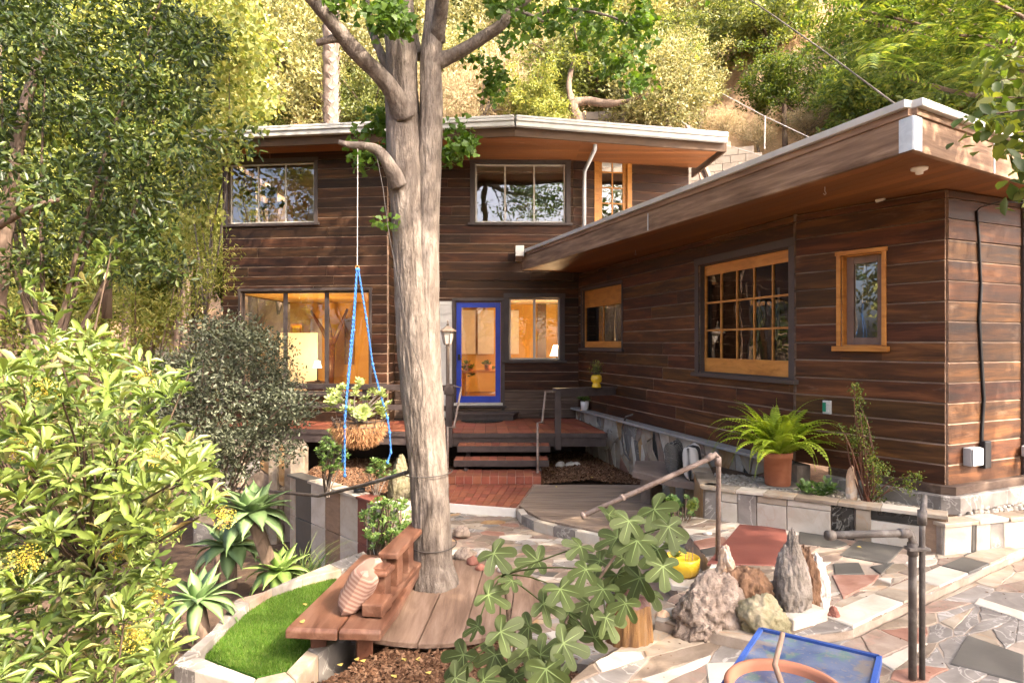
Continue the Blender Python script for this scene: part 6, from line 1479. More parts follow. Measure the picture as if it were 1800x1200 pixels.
mb = MB(); q = G(1412, 1108, .44); mb.box((q.x, q.y, .44), .34, .12, .13, .5); o_ = bevel(mb.build('stone_block', ST['white']), .012, 3); tag(o_, 'rough white stone block leaning at the foot of the rocks', 'block')
rock('red_rock', onz(1466, 1100, .44), (.05, .045, .14), 35, 'small dark red rock at the end of the white block', RK['red'], .3, 1.5, .2, facet=.1)
rock('round_stone', (1.02, 4.42, .44), (.05, .045, .10), 37, 'smooth orange-brown round stone behind the petrified log', RK['orange'], .12, 1.0, 0, fine=.01)
# petrified log: ribbed drum with a broken dark top
q = G(1113, 1137, .44); lc = (q.x, q.y + .15, .42)
pl_ = thing('petrified_log', lc, 'ribbed amber and brown petrified log stump on the paving edge', 'log')
v = []; fcs = []; n = 72; zs = [0, .04, .1, .16, .21, .245]
for zi, z in enumerate(zs):
    for k in range(n):
        a = 2 * math.pi * k / n; r = .155 * (1 + .035 * math.sin(a * 13 + 1) + .03 * noise.noise(Vector((math.cos(a) * 3, math.sin(a) * 3, z * 2)))) * (1 - .03 * zi) + .012 * noise.noise(Vector((math.cos(a) * 9, math.sin(a) * 9, 3.0)))
        v.append((lc[0] + r * math.cos(a), lc[1] + r * .9 * math.sin(a), lc[2] + z + (.03 * noise.noise(Vector((math.cos(a) * 2, math.sin(a) * 2, 5.0))) if zi == len(zs) - 1 else 0)))
for i in range(len(zs) - 1):
    for k in range(n): k2 = (k + 1) % n; fcs.append((i * n + k, i * n + k2, (i + 1) * n + k2, (i + 1) * n + k))
mb = MB(); mb.add(v, fcs); mb.build('bark', surf('petrified_bark', [(.06, .028, .018), (.16, .075, .025), (.27, .14, .045), (.19, .13, .095)], 6, (3, 3, .35), .45, .7, 22, spec=.5, bdist=.02), pl_, True)
o = (len(zs) - 1) * n; top = v[o:]; vv = list(top); ff = []
for ri, rr in enumerate((.72, .45, .2)):
    for k in range(n): x, y, z = top[k]; vv.append((lc[0] + (x - lc[0]) * rr, lc[1] + (y - lc[1]) * rr, lc[2] + .255 + .05 * noise.noise(Vector((x * 14 * rr, y * 14 * rr, 1.0)))+ .02))
vv.append((lc[0], lc[1], lc[2] + .28))
for ri in range(3):
    for k in range(n): k2 = (k + 1) % n; ff.append((ri * n + k, ri * n + k2, (ri + 1) * n + k2, (ri + 1) * n + k))
for k in range(n): ff.append((3 * n + k, 3 * n + (k + 1) % n, 4 * n))
mb = MB(); mb.add(vv, ff); mb.build('broken_top', surf('petrified_top', [(.045, .02, .018), (.12, .055, .045), (.34, .19, .16)], 8, rough=.5, bump=.8, bscale=30, spec=.5), pl_, True)
rock('boulder', (-1.62, 9.55, .05), (.21, .16, .62), 41, 'tall tapering mossy boulder standing under the porch beside the trunk', RK['moss'], .3, 1.2, .5, fine=.06)
for i, (px, py, r, k, lab) in enumerate([(815, 985, .10, 'grey', 'grey stone against the base of the trunk'), (832, 995, .07, 'red', 'dark red stone in the heap by the trunk'), (850, 985, .08, 'white', 'pale stone in the heap by the trunk'), (845, 1005, .055, 'red', 'small reddish stone in the heap by the trunk'), (868, 1000, .07, 'white', 'rounded white stone at the edge of the heap by the trunk'), (812, 945, .10, 'grey', 'flat grey stone leaning on the back of the trunk'), (885, 1010, .06, 'white', 'little white stone between trunk and fig')]):
    q = G(px, py, 0.0); rock('stone', (q.x, q.y, .025), (r, r * .8, r * 1.3), 50 + i, lab, RK[k], .3, 1.3, .1, src=ICO3, cat='stone')
rock('white_stone', (-.12, 4.35, -.06), (.15, .13, .10), 61, 'flat white stone half hidden under the fig leaves', RK['white'], .12, 1, 0, fine=.01)
rock('white_stone', (-.22, 3.92, -.06), (.11, .09, .09), 62, 'rounded white stone at the foot of the fig', RK['white'], .15, 1, 0, fine=.01)
rock('pebble', onz(1244, 938, .5), (.042, .035, .032), 63, 'smooth white pebble at the corner of the red slab', RK['white'], .08, 1, 0, fine=.005, src=ICO3, cat='pebble')
q = P(1497, 812, 6.35); rock('red_rock', (q.x, q.y, .79), (.06, .03, .36), 64, 'flat reddish stone propped in the gravel against the boards', RK['orange'], .2, 1.3, .2)
for i, (px, py) in enumerate([(985, 792), (1003, 788), (1012, 796)]): q = P(px, py, 11.5); rock('stone', (q.x, 11.5, .12), (.10, .08, .14), 70 + i, 'small pale stones in the shade under the porch edge', RK['white'], .3, 1.3, 0, src=ICO3, cat='stone', group='stones under the porch edge')
# ---------------------------------------------------------------- pots
yp = (1.47, 5.66, .332)
t = thing('yellow_planter', yp, 'low round yellow planter with a small succulent on the stone step', 'planter')
mb = MB(); mb.lathe([(.10, 0), (.135, .02), (.150, .08), (.152, .15), (.147, .156), (.140, .15), (.138, .12), (.02, .12)], yp, 32); mb.build('bowl', YELLOW, t, True)
rosettes('succulent', [np.array([yp[0] - .06, yp[1] - .02, yp[2] + .15])], [.075], 22, L_GRN, t, .3)
mb = MB()
for dx in (.03, .06, .09): mb.tube([(yp[0] + dx, yp[1], yp[2] + .10), (yp[0] + dx + .004, yp[1], yp[2] + .24)], .003, 5)
mb.build('stick', PLANKW, t)
ap = (1.72, 6.75, .0); q = G(1197, 985, .0)
ap = (P(1197, 950, 6.75).x, 6.75, .0)
t = thing('potted_aeonium', ap, 'terracotta pot of aeonium with one bright green rosette', 'potted plant')
mb = MB(); mb.lathe([(.11, 0), (.12, .01), (.155, .27), (.17, .275), (.172, .31), (.165, .315), (.155, .31), (.15, .27), (.02, .27)], ap, 32); mb.build('pot', TERRA, t, True)
c3 = poly_points(g, [(1165, 880), (1200, 868), (1225, 880), (1222, 910), (1180, 915)], 30, 6.5, 7.0); rosettes('foliage', c3, g.uniform(.04, .06, 30), 12, L_JADE, t, .1, .42); stems('stem', (ap[0], ap[1], .27), c3[::2], .008, BARKD, t)
rosettes('large_rosette', [np.array(P(1216, 888, 6.5))], [.068], 40, L_GRN, t, .0, .5, [unit(np.array([.1, -1, .5]))])
q = P(1048, 682, 11.45); yv_ = (q.x, 11.42, 1.557)
t = thing('yellow_vase', yv_, 'yellow round-bellied vase with a leafy sprig on the porch shelf', 'vase')
mb = MB(); mb.lathe([(.075, 0), (.082, .01), (.07, .06), (.06, .075), (.085, .10), (.098, .15), (.085, .205), (.055, .225), (.05, .22), (.02, .20)], yv_, 28); mb.build('body', YELLOW, t, True)
pts = np.array([[yv_[0], yv_[1], 1.78]]) + g.normal(0, 1, (240, 3)) * [.05, .04, .06] + [0, 0, .10]; leaves_obj('foliage', T_OVAL, pts, rdir(g, 240, .6), rdir(g, 240), g.uniform(.03, .05, 240), .014, L_OAK, t); stems('stem', (yv_[0], yv_[1], 1.76), pts[::24], .004, BARKD, t)
wp_ = pDK.w(.62, 1.016, .13); wp_ = (wp_.x, wp_.y, 1.016)
t = thing('white_pot', wp_, 'small white pot with a leafy plant on the ledge below the porch shelf', 'potted plant')
mb = MB(); mb.lathe([(.065, 0), (.07, .005), (.085, .17), (.078, .172), (.07, .15), (.02, .15)], wp_, 24); mb.build('pot', WHITEG, t, True)
rosettes('foliage', [np.array([wp_[0], wp_[1], 1.18]), np.array([wp_[0] + .03, wp_[1], 1.2]), np.array([wp_[0] - .05, wp_[1], 1.21])], [.13, .12, .13], 14, L_JADE, t, .4, .3)
# grey hose hooked on the mosaic wall
u_, z_ = pDK.hit(1118, 730); hs = []
for px, py in ((1128, 728), (1116, 732), (1110, 750), (1110, 775), (1114, 795), (1124, 808)): u_, z_ = pDK.hit(px, py); hs.append(pDK.w(u_, z_, .17))
mb = MB(); mb.tube(hs, .016, 8); o_ = mb.build('hose', PIPED, None, True); tag(o_, 'grey hose end hooked over the ledge of the mosaic wall', 'hose')

# ---------------------------------------------------------------- blue painted table and big terracotta pot
tz = .95
c4 = [P(1340, 1106, 0).xy for _ in (0,)]
def tz_at(px, py): return tuple(G(px, py, tz).xy)
ta, tb2 = Vector(tz_at(1338, 1107)), Vector(tz_at(1546, 1156)); dv2 = (tb2 - ta); n2 = Vector((dv2.y, -dv2.x)).normalized() * .62
tq = [ta, tb2, tb2 + n2, ta + n2]; cc = sum(tq, Vector((0, 0))) / 4
bt = thing('blue_table', (cc.x, cc.y, .44), 'low table with a worn blue painted top behind the terracotta pot', 'table')
def painted():
    m, nt, b = new_mat('blue_painted_top'); N = nt.nodes; L = nt.links; tc = N.new('ShaderNodeTexCoord')
    def noise_(s, d=4, dist=.5): n = N.new('ShaderNodeTexNoise'); n.inputs['Scale'].default_value = s; n.inputs['Detail'].default_value = d; n.inputs['Distortion'].default_value = dist; L.new(tc.outputs['Object'], n.inputs['Vector']); return n
    def ramp(n, st): r = N.new('ShaderNodeValToRGB'); L.new(n.outputs['Fac'], r.inputs['Fac']); e = r.color_ramp.elements; e[0].position, e[0].color = st[0][0], (*st[0][1], 1); e[1].position, e[1].color = st[1][0], (*st[1][1], 1); return r
    base = ramp(noise_(6), [(.35, (.040, .060, .125)), (.65, (.095, .115, .17))]); col = base.outputs['Color']
    for s, pos, c in ((7, .54, (.07, .125, .105)), (5, .55, (.15, .12, .095)), (11, .60, (.018, .04, .13)), (40, .58, (.15, .135, .125))):
        f = ramp(noise_(s, 6, 1.2), [(pos, (0, 0, 0)), (pos + .05, (.8, .8, .8))]); mx = N.new('ShaderNodeMixRGB'); L.new(f.outputs['Color'], mx.inputs['Fac']); L.new(col, mx.inputs['Color1']); mx.inputs['Color2'].default_value = (*c, 1); col = mx.outputs['Color']
    L.new(col, b.inputs['Base Color']); b.inputs['Roughness'].default_value = .45; return m
mb = MB(); mb.prism([tuple(p) for p in tq], tz - .022, tz, bev=.004); mb.build('table_top', painted(), bt)
BRIM = surf('blue_rim', [(.015, .04, .17), (.03, .065, .22)], 8, rough=.5)
for i in range(4): a, b = tq[i], tq[(i + 1) % 4]; mb = MB(); mb.beam((*a, tz - .008), (*b, tz - .008), .02, .04); mb.build('rim', BRIM, bt)
for p in tq: q2 = cc + (p - cc) * .9; mb = MB(); mb.box((q2.x, q2.y, .44), .04, .04, tz - .022 - .44); mb.build('leg', BRIM, bt)
tpz = .99; pc = G(1380, 1203, tpz); PR = .225
tp_ = thing('terracotta_pot', (pc.x, pc.y, .44), 'large plain terracotta pot with a wooden stick, in front of the blue table', 'pot')
hh = tpz - .44
mb = MB(); mb.lathe([(.14, 0), (.15, .01), (.195, hh - .09), (PR, hh - .085), (PR + .004, hh - .012), (PR - .006, hh), (PR - .022, hh), (PR - .03, hh - .02), (PR - .045, hh - .16), (.01, hh - .16)], (pc.x, pc.y, .44), 56); mb.build('pot', surf('terracotta_fresh', [(.27, .105, .06), (.34, .145, .088)], 2.5, rough=.75, bump=.05, rand=.03), tp_, True)
mb = MB(); mb.tube([(pc.x + .02, pc.y - .08, tpz - .14), (pc.x + .0, pc.y + .10, tpz + .03), P(1376, 1112, 2.75)], [.013, .012, .010], 8); mb.build('stick', PLANKW, tp_, True)
# fallen ginkgo leaves
for i, (px, py, z) in enumerate([(622, 1158, -.035), (640, 1163, -.03), (715, 1156, -.035), (730, 1158, -.035), (756, 1184, -.035), (697, 1185, -.035), (526, 1092, .228), (600, 1170, -.035), (1042, 838, .2), (975, 855, .13), (1515, 962, .512), (540, 1060, -.07)]):
    q = np.array([onz(px, py, z + .006)]); o_ = leaves_obj('fallen_leaf', T_FAN, q, np.array([[math.cos(i * 2.1), math.sin(i * 2.1), .06]]), np.array([[0.1, -.1, 1.0]]), np.array([.042]), np.array([.042]), L_LITTER, None, False)
    tag(o_, 'yellow fallen ginkgo leaf lying on the ground', 'leaf', 'fallen ginkgo leaves')

# plants standing indoors
for (px, py, d, n, r, zb, lab) in ((474, 352, 14.6, 9, .26, 3.70, 'dark leafy house plant behind the upper corner window'), (826, 648, 14.9, 6, .16, 1.71, 'green plant on the table behind the blue door'), (858, 650, 14.95, 4, .12, 1.71, 'smaller plant on the table behind the blue door')):
    q = np.array(P(px, py, d)); t = thing('house_plant', (q[0], q[1], zb), lab, 'plant'); c3 = [q + g.normal(0, r * .6, 3) for _ in range(n)]; rosettes('foliage', c3, [r] * n, 12, L_GRN, t, .3, .4); stems('stem', (q[0], q[1], zb + .05), c3, .008, BARKD, t)
    mb = MB(); mb.lathe([(.07, 0), (.09, .14), (.08, .14), (.02, .12)], (q[0], q[1], zb), 18); mb.build('pot', TERRA, t, True)

# grit and leaf crumbs gathered on the paving
scatter_chips('leaf_litter', [[(1.8, 4.6), (2.3, 4.4), (4.4, 5.8), (3.9, 5.7), (2.6, 6.4), (1.9, 6.7)]], lambda x, y: 0 * x + .500, 110, MULCH, None, (.004, .010), .3, label='brown leaf crumbs and grit lying on the upper terrace', r=41, elong=2.5, tilt=.15)
scatter_chips('leaf_litter', [[(.3, 3.2), (.95, 4.25), (1.5, 3.95), (2.2, 4.15), (4.4, 5.65), (5.0, 4.5), (3.0, 2.6), (.6, 2.6)]], lambda x, y: 0 * x + .437, 170, MULCH, None, (.004, .009), .3, label='brown leaf crumbs and grit lying on the lower paving', r=42, elong=2.5, tilt=.15)
scatter_chips('leaf_litter', [PATIO], lambda x, y: 0 * x + .004, 160, MULCH, None, (.006, .013), .3, label='brown leaf crumbs and grit lying on the patio', r=43, elong=2.5, tilt=.15)
# ---------------------------------------------------------------- shrubs at the edge of the picture
sh = thing('pittosporum_shrub', (-2.1, 3.4, -.8), 'big leathery-leaved shrub with yellowish flower heads beside the agaves', 'shrub')
SHP = [(-60, 690), (20, 640), (80, 600), (150, 590), (190, 610), (250, 640), (315, 665), (310, 690), (265, 740), (300, 770), (365, 790), (385, 850), (375, 905), (320, 930), (300, 985), (280, 1050), (300, 1110), (310, 1150), (285, 1230), (-60, 1260)]
g = np.random.default_rng(31)
tips = poly_points(g, SHP, 760, 2.6, 4.4, .8)
tips = np.concatenate([tips, np.array([tuple(P(a, b, d)) for a, b, d in [(195, 445, 3.4), (180, 470, 3.4), (155, 500, 3.4), (120, 530, 3.4), (60, 490, 3.3), (40, 515, 3.3), (70, 530, 3.3), (90, 565, 3.3), (20, 560, 3.3), (320, 690, 3.6), (335, 650, 3.7)]])])
mb = MB(); base = np.array([-2.1, 3.5, -.85]); hubs = []
for k in range(16): q = tips[int(g.integers(len(tips)))]; h = base + (q - base) * g.uniform(.45, .7); hubs.append(h); limb(mb, base + g.normal(0, .12, 3) * [1, 1, 0], h, .03, .014, g, 7, .08, 8)
for q in tips[::5]: h = min(hubs, key=lambda v: np.linalg.norm(v - q)); limb(mb, h, q, .007, .004, g, 5, .1, 5)
mb.build('branches', surf('shrub_twig', [(.05, .032, .02), (.10, .065, .042)], 8, rough=.8), sh, True)
A = []
for q in tips:
    ax = unit(np.array([g.normal(0, .45), g.normal(-.25, .45), .9])); n = int(g.integers(8, 14)); A.append(rosette(g, q, g.uniform(.06, .13), n, .15, w=.31, axis=ax))
Pt, D, N, L, W = [np.concatenate([a[i] for a in A]) for i in range(5)]
Pt = Pt + D * .012 + g.normal(0, .012, Pt.shape)
order = np.argsort(Pt[:, 1] - .3 * L); first = order[:300]; rest = order[300:]
N = N + g.normal(0, .35, N.shape); half = len(rest) // 2; rest = g.permutation(rest)
for T_, ix in ((T_OBOV, rest[:half]), (T_OBOV2, rest[half:])): leaves_obj('foliage', T_, Pt[ix], D[ix], N[ix], L[ix], W[ix], L_SHRUB, sh)
for k in first: V, Fc = leaf_arrays(T_OBOV2 if k % 2 else T_OBOV, Pt[k:k + 1], D[k:k + 1], N[k:k + 1], L[k:k + 1], W[k:k + 1]); obj_of('leaf', np_mesh('leaf', V, Fc, L_SHRUB), sh)
for (px, py, d) in [(30, 790, 3.0), (45, 985, 2.8), (205, 960, 3.1), (235, 1120, 2.9), (270, 810, 3.4), (268, 1050, 3.2), (395, 910, 3.9), (285, 930, 3.6), (80, 690, 3.3), (250, 665, 3.6), (330, 815, 3.8)]:
    c = np.array(P(px, py, d)); m = 420; pts = c + rdir(g, m, .3) * (.075 * g.random((m, 1)) ** .5); leaves_obj('flower_head', T_DIA, pts, rdir(g, m), rdir(g, m), .008, .008, L_FLOW, sh, True)

def bushy(name, poly, d0, d1, base, label, n, per, rad, size, mat, stemmat, T=T_OVAL, cat='bush', wr=.45, trunk_r=.04, name2='foliage', up=.3, nl=14, pw=1.0):
    t = thing(name, base, label, cat); cs = poly_points(g, poly, n, d0, d1, pw); pts, d = clumps(g, cs, rad, per); m = len(pts)
    L = g.uniform(size[0], size[1], m); leaves_obj(name2, T, pts, unit(d * .6 + rdir(g, m, up) * .8), rdir(g, m, .9), L, L * wr, mat, t)
    mb = MB(); b = np.array(base, float); hub = b + (cs.mean(0) - b) * .45; limb(mb, b, hub, trunk_r, trunk_r * .7, g, 6, .05, 9)
    for q in cs[:: max(1, n // nl)]: limb(mb, hub, q, trunk_r * .55, trunk_r * .12, g, 7, .1, 6)
    mb.build('trunk' if cat == 'tree' else 'stems', stemmat, t, True); return t
bushy('silver_bush', [(215, 700), (265, 640), (330, 620), (345, 575), (400, 555), (430, 560), (470, 600), (510, 620), (520, 680), (545, 690), (540, 725), (510, 760), (515, 815), (470, 790), (400, 850), (320, 830), (240, 800), (205, 750)], 6.9, 8.6, (-3.6, 8.0, -1.0), 'grey-leaved dense bush in front of the porch rail', 270, 85, .22, (.035, .06), L_SILV, BARKD)
# the dark tree left of the house
LT = [(-120, -80), (330, -80), (370, 40), (395, 110), (360, 160), (410, 215), (430, 255), (440, 290), (400, 300), (395, 330), (300, 390), (330, 470), (250, 520), (150, 440), (60, 470), (-120, 520)]
t = bushy('broadleaf_tree', LT, 6.6, 9.8, (-5.6, 7.6, -1.0), 'dark glossy-leaved tree overhanging the garden beside the house', 185, 125, .29, (.06, .11), L_DARK, BARKD, T_OVAL, 'tree', .42, .06, 'crown', -.1, 6)
branch([(-10, 560, 7.4, 34), (5, 420, 7.4, 28), (20, 330, 7.5, 24), (35, 230, 7.6, 20), (60, 130, 7.7, 15), (100, 40, 7.8, 10)], t, 'limb', BARKD)
branch([(-40, 420, 7.0, 14), (20, 385, 6.8, 12), (70, 360, 6.7, 10), (110, 350, 6.7, 6)], t, 'limb', BARKD)
bushy('cypress_tree', [(150, 480), (200, 470), (310, 430), (395, 420), (392, 520), (340, 545), (290, 580), (210, 590), (140, 540)], 10.5, 14, (-7.2, 12.5, -1.3), 'feathery yellow-green conifer standing behind the grey bush', 60, 70, .38, (.07, .13), L_YEL, BARKD, T_DIA, 'tree', .25, .05, 'crown', nl=4)
mb = MB(); mb.tube([P(188, 560, 9.5), P(189, 480, 9.5), P(190, 400, 9.5)], [.07, .06, .05], 10); o_ = mb.build('trunk', BARKD, bpy.data.objects['cypress_tree'], True)
bushy('ginkgo_sapling', [(300, -60), (450, -60), (470, 60), (480, 150), (470, 215), (430, 230), (400, 330), (330, 420), (300, 300), (330, 150)], 11, 15, (-6.5, 13.5, -1.2), 'bright yellow-green tree catching the sun behind the dark tree', 110, 80, .42, (.07, .12), L_YEL, BARK, T_FAN, 'tree', .9, .05, 'crown', -.4, nl=4)
bushy('bushy_tree', [(-100, 480), (120, 470), (220, 560), (330, 600), (330, 720), (200, 780), (-100, 800)], 9, 13, (-7.5, 10.5, -1.6), 'mid green leafy bush seen behind the leathery-leaved shrub', 70, 70, .36, (.05, .09), L_YEL, BARKD, T_OVAL, 'tree', .45, .04, 'crown', nl=4)
bushy('bushy_tree', [(290, 330), (395, 300), (392, 440), (300, 460)], 14.5, 17, (-7.8, 16, -1.2), 'small sunlit tree against the corner of the house', 60, 90, .5, (.06, .1), L_YEL, BARKD, T_OVAL, 'tree', .45, .04, 'crown', nl=4)

# ---------------------------------------------------------------- hillside trees: a few crowns of each kind, copied with their trunks
def crown_mesh(name, mat, n, per, R, flat, clr, size, T=T_DIA, wr=.5, up=.3, seed=1):
    g_ = np.random.default_rng(seed); c = rdir(g_, n) * (R * g_.random((n, 1)) ** .42) * np.array([1, 1, flat]) * (1 + .25 * g_.normal(size=(n, 1)))
    d = rdir(g_, n * per); pts = np.repeat(c, per, 0) + d * (clr * g_.random((n * per, 1)) ** .5); m = len(pts); L = g_.uniform(size[0], size[1], m)
    V, Fc = leaf_arrays(T, pts, unit(d * .5 + rdir(g_, m, up)), rdir(g_, m, .8), L, L * wr); return np_mesh(name, V, Fc, mat), c
def trunk_mesh(name, c, R, mat, seed):
    g_ = np.random.default_rng(seed); mb = MB(); b = np.array([0, 0, -4.2 * R]); h = np.array([.1 * R, 0, -.5 * R]); limb(mb, b, h, .075 * R, .055 * R, g_, 6, .1, 8)
    for q in c[::max(1, len(c) // 14)]: limb(mb, h, q, .03 * R, .006 * R, g_, 6, .12, 5)
    me = bpy.data.meshes.new(name); me.from_pydata(mb.v, [], mb.f); me.materials.append(mat); me.polygons.foreach_set('use_smooth', [True] * len(mb.f)); return me
KIND = {}
for k, (mat, n, per, R, fl, clr, size, wr, bk, sd_) in {'olive': (L_OLIVE, 190, 80, 2.0, .85, .36, (.09, .17), .42, BARKD, 101), 'oak': (L_OAK, 190, 80, 2.0, .75, .36, (.09, .17), .5, BARKD, 102), 'dry': (L_DRY, 130, 90, 2.0, .8, .45, (.12, .30), .12, BARK, 103),
       'green': (L_GRN, 170, 80, 2.0, .85, .36, (.10, .19), .45, BARKD, 104), 'yellow': (L_YEL, 170, 80, 2.0, .9, .36, (.09, .17), .5, BARKD, 105)}.items():
    cm, c = crown_mesh('crown_' + k, mat, n, per, R, fl, clr, size, T_DIA, wr, .3, sd_); KIND[k] = (cm, trunk_mesh('trunk_' + k, c, R, bk, sd_))
cm, c = crown_mesh('crown_sparse', L_GRN, 75, 40, 2.0, .85, .40, (.10, .18), T_DIA, .5, .3, 106); KIND['sparse'] = (cm, trunk_mesh('trunk_sparse', c, 2.0, BARKD, 106))
HT = [(450, 150, 19, 1.8, 'olive'), (505, 95, 21, 2.1, 'olive'), (560, 160, 20, 1.6, 'olive'), (625, 120, 21, 1.9, 'olive'), (660, 190, 19.5, 1.2, 'oak'), (800, 130, 22, 1.5, 'olive'), (850, 170, 20.5, 1.4, 'dry'), (905, 150, 22, 1.5, 'dry'), (940, 195, 20, 1.1, 'yellow'), (965, 110, 24, 2.0, 'olive'),
      (1050, 120, 21.5, 2.1, 'oak'), (1120, 150, 21, 1.6, 'olive'), (1165, 175, 20, 1.5, 'olive'), (1190, 130, 22, 1.3, 'olive'), (1205, 80, 25, 1.6, 'oak'), (1090, 60, 27, 2.4, 'olive'), (1000, 40, 29, 2.6, 'yellow'), (900, 60, 27, 2.4, 'olive'), (820, 40, 29, 2.5, 'green'), (740, 90, 26, 2.2, 'olive'),
      (660, 50, 27, 2.4, 'yellow'), (580, 30, 28, 2.5, 'olive'), (490, 20, 28, 2.6, 'oak'), (400, 30, 26, 2.8, 'yellow'), (330, 100, 25, 2.6, 'yellow'), (250, 60, 27, 2.8, 'green'), (150, 100, 26, 2.6, 'yellow'), (50, 60, 27, 2.8, 'green'), (-50, 150, 25, 2.6, 'yellow'), (1180, 20, 31, 2.6, 'yellow'), (1235, 25, 28, 1.8, 'olive'),
      (1345, 35, 25, 1.8, 'oak'), (1300, 0, 32, 2.8, 'green'), (1400, -10, 31, 2.6, 'yellow'), (1370, 150, 20.5, 1.15, 'green'), (1430, 75, 26, 1.7, 'green'), (1480, 40, 27, 2.2, 'yellow'), (1545, 80, 22, 2.0, 'green'), (1500, 180, 19, 0.9, 'green'), (1580, 140, 17, 1.5, 'green'), (1650, 60, 20, 2.2, 'green'), (1720, 110, 16, 1.8, 'green'),
      (1780, 30, 18, 2.4, 'oak'), (1830, 160, 15, 2.0, 'green'), (1270, 215, 19.5, .5, 'dry'), (1330, 235, 19, .5, 'dry'), (1420, 215, 19, .6, 'dry'), (300, 230, 22, 2.2, 'yellow'), (200, 250, 23, 2.4, 'green'), (80, 260, 22, 2.4, 'yellow'), (340, 340, 20, 1.8, 'yellow'), (240, 400, 21, 2.0, 'green'), (100, 420, 21, 2.4, 'yellow'), (340, 450, 24, 1.8, 'green'), (0, 500, 20, 2.4, 'green'), (270, 520, 26, 2.2, 'yellow'),
      (700, -30, 33, 3.0, 'green'), (560, -50, 35, 3.2, 'yellow'), (880, -40, 35, 3.2, 'olive'), (1050, -50, 36, 3.2, 'green'), (1240, -60, 38, 3.2, 'olive'), (1560, -20, 30, 3.0, 'green'), (1690, -60, 28, 3.0, 'yellow'), (440, 215, 18.6, 1.0, 'green'), (760, 190, 19.5, 1.2, 'dry')]
WORD = {'olive': 'grey-olive', 'oak': 'dark oak-like', 'dry': 'bare straw-coloured twiggy', 'green': 'fresh green leafy', 'yellow': 'sunlit yellow-green'}
r2 = random.Random(5)
LMK = [(120, 'past the leathery-leaved shrub'), (290, 'behind the dark glossy-leaved tree'), (385, 'beside the corner of the house'), (475, 'above the far end of the roof'), (540, 'beside the palm trunk'), (640, 'behind the palm trunk'), (700, 'between palm trunk and ginkgo'), (780, 'right behind the ginkgo stems'),
       (870, 'just past the ginkgo stems'), (960, 'above the kink of the gutter'), (1060, 'around the bent oak trunk'), (1140, 'above the block wall'), (1205, 'above the downspout end of the roof'), (1260, 'at the edge of the bare slope'), (1345, 'on the bare slope by the wire fence'), (1425, 'on the bare slope above the wing'), (1510, 'below the overhead cable'), (1600, 'above the corner of the wing roof'), (1700, 'behind the feathery-leaved tree'), (9999, 'beyond the feathery-leaved tree')]
for px, py, d, R, k in HT:
    q = P(px, py, d); s = R / 2.0 * 1.12
    t = thing('hillside_tree' if R > 1.3 else 'hillside_bush', (q.x, q.y, q.z - 1.9 * R), WORD[k] + ' ' + ('tree' if R > 1.3 else 'bush') + (' low' if d < 22 else ' halfway up' if d < 27.5 else ' high') + ' on the slope ' + next(w for x, w in LMK if px < x), 'tree' if R > 1.3 else 'bush', WORD[k] + (' trees' if R > 1.3 else ' bushes') + ' on the slope')
    a = r2.uniform(0, 6.28); M = Matrix.Translation(q) @ Matrix.Rotation(a, 4, 'Z') @ Matrix.Diagonal((s * r2.uniform(.9, 1.15), s * r2.uniform(.9, 1.15), s * r2.uniform(.85, 1.1), 1))
    for nm, me in zip(('crown', 'trunk'), KIND[k]):
        o = bpy.data.objects.new(nm, me); COL.objects.link(o); o.parent = t; o.matrix_parent_inverse = Matrix.Translation(-t.location); o.matrix_basis = M
        if nm == 'crown': o['kind'] = 'stuff'
# oak limb seen over the roof, palm trunk
t = thing('oak_limb_tree', (2.2, 19.6, 4), 'dark bent oak trunk arching over the block wall', 'tree')
branch([(1020, 260, 19.5, 24), (1016, 215, 19.5, 20), (1008, 185, 19.5, 18), (1030, 178, 19.5, 15), (1070, 182, 19.3, 13), (1100, 178, 19.2, 9), (1140, 165, 19, 5)], t, 'trunk', BARKD)
branch([(1008, 188, 19.5, 14), (1000, 150, 19.7, 10), (1010, 100, 20, 7)], t, 'limb', BARKD)
pt_ = thing('palm_tree', P(583, 250, 17.5), 'tall palm trunk with pale diamond leaf scars behind the roof', 'palm')
PD = 17.5; mb = MB(); pts = []; rr = []
for k in range(64):
    py = 330 - k * 12; pts.append(P(582 - k * .06, py, PD)); rr.append(S(12.5, PD) * (1 + (.10 if k % 2 else -.05)))
mb.tube(pts, rr, 20); mb.build('trunk', BARKP, pt_, True)
scar = []
for k in range(46):
    for j in range(5):
        a = j * 2 * math.pi / 5 + k * .63; c = P(582, 300 - k * 12, PD); r = S(12.5, PD); scar.append((c, a, r))
mb = MB()
for c, a, r in scar:
    h = Vector((math.cos(a), math.sin(a), 0)); s_ = Vector((-h.y, h.x, 0)); b = c + h * r * .95
    mb.add([b - s_ * .10, b + s_ * .10, b + s_ * .03 + h * .07 + Vector((0, 0, .16)), b - s_ * .03 + h * .07 + Vector((0, 0, .16)), b + Vector((0, 0, -.10)) + h * .02], [(0, 4, 1), (0, 1, 2, 3)])
o_ = mb.build('leaf_scars', BARKP, pt_); o_['kind'] = 'stuff'
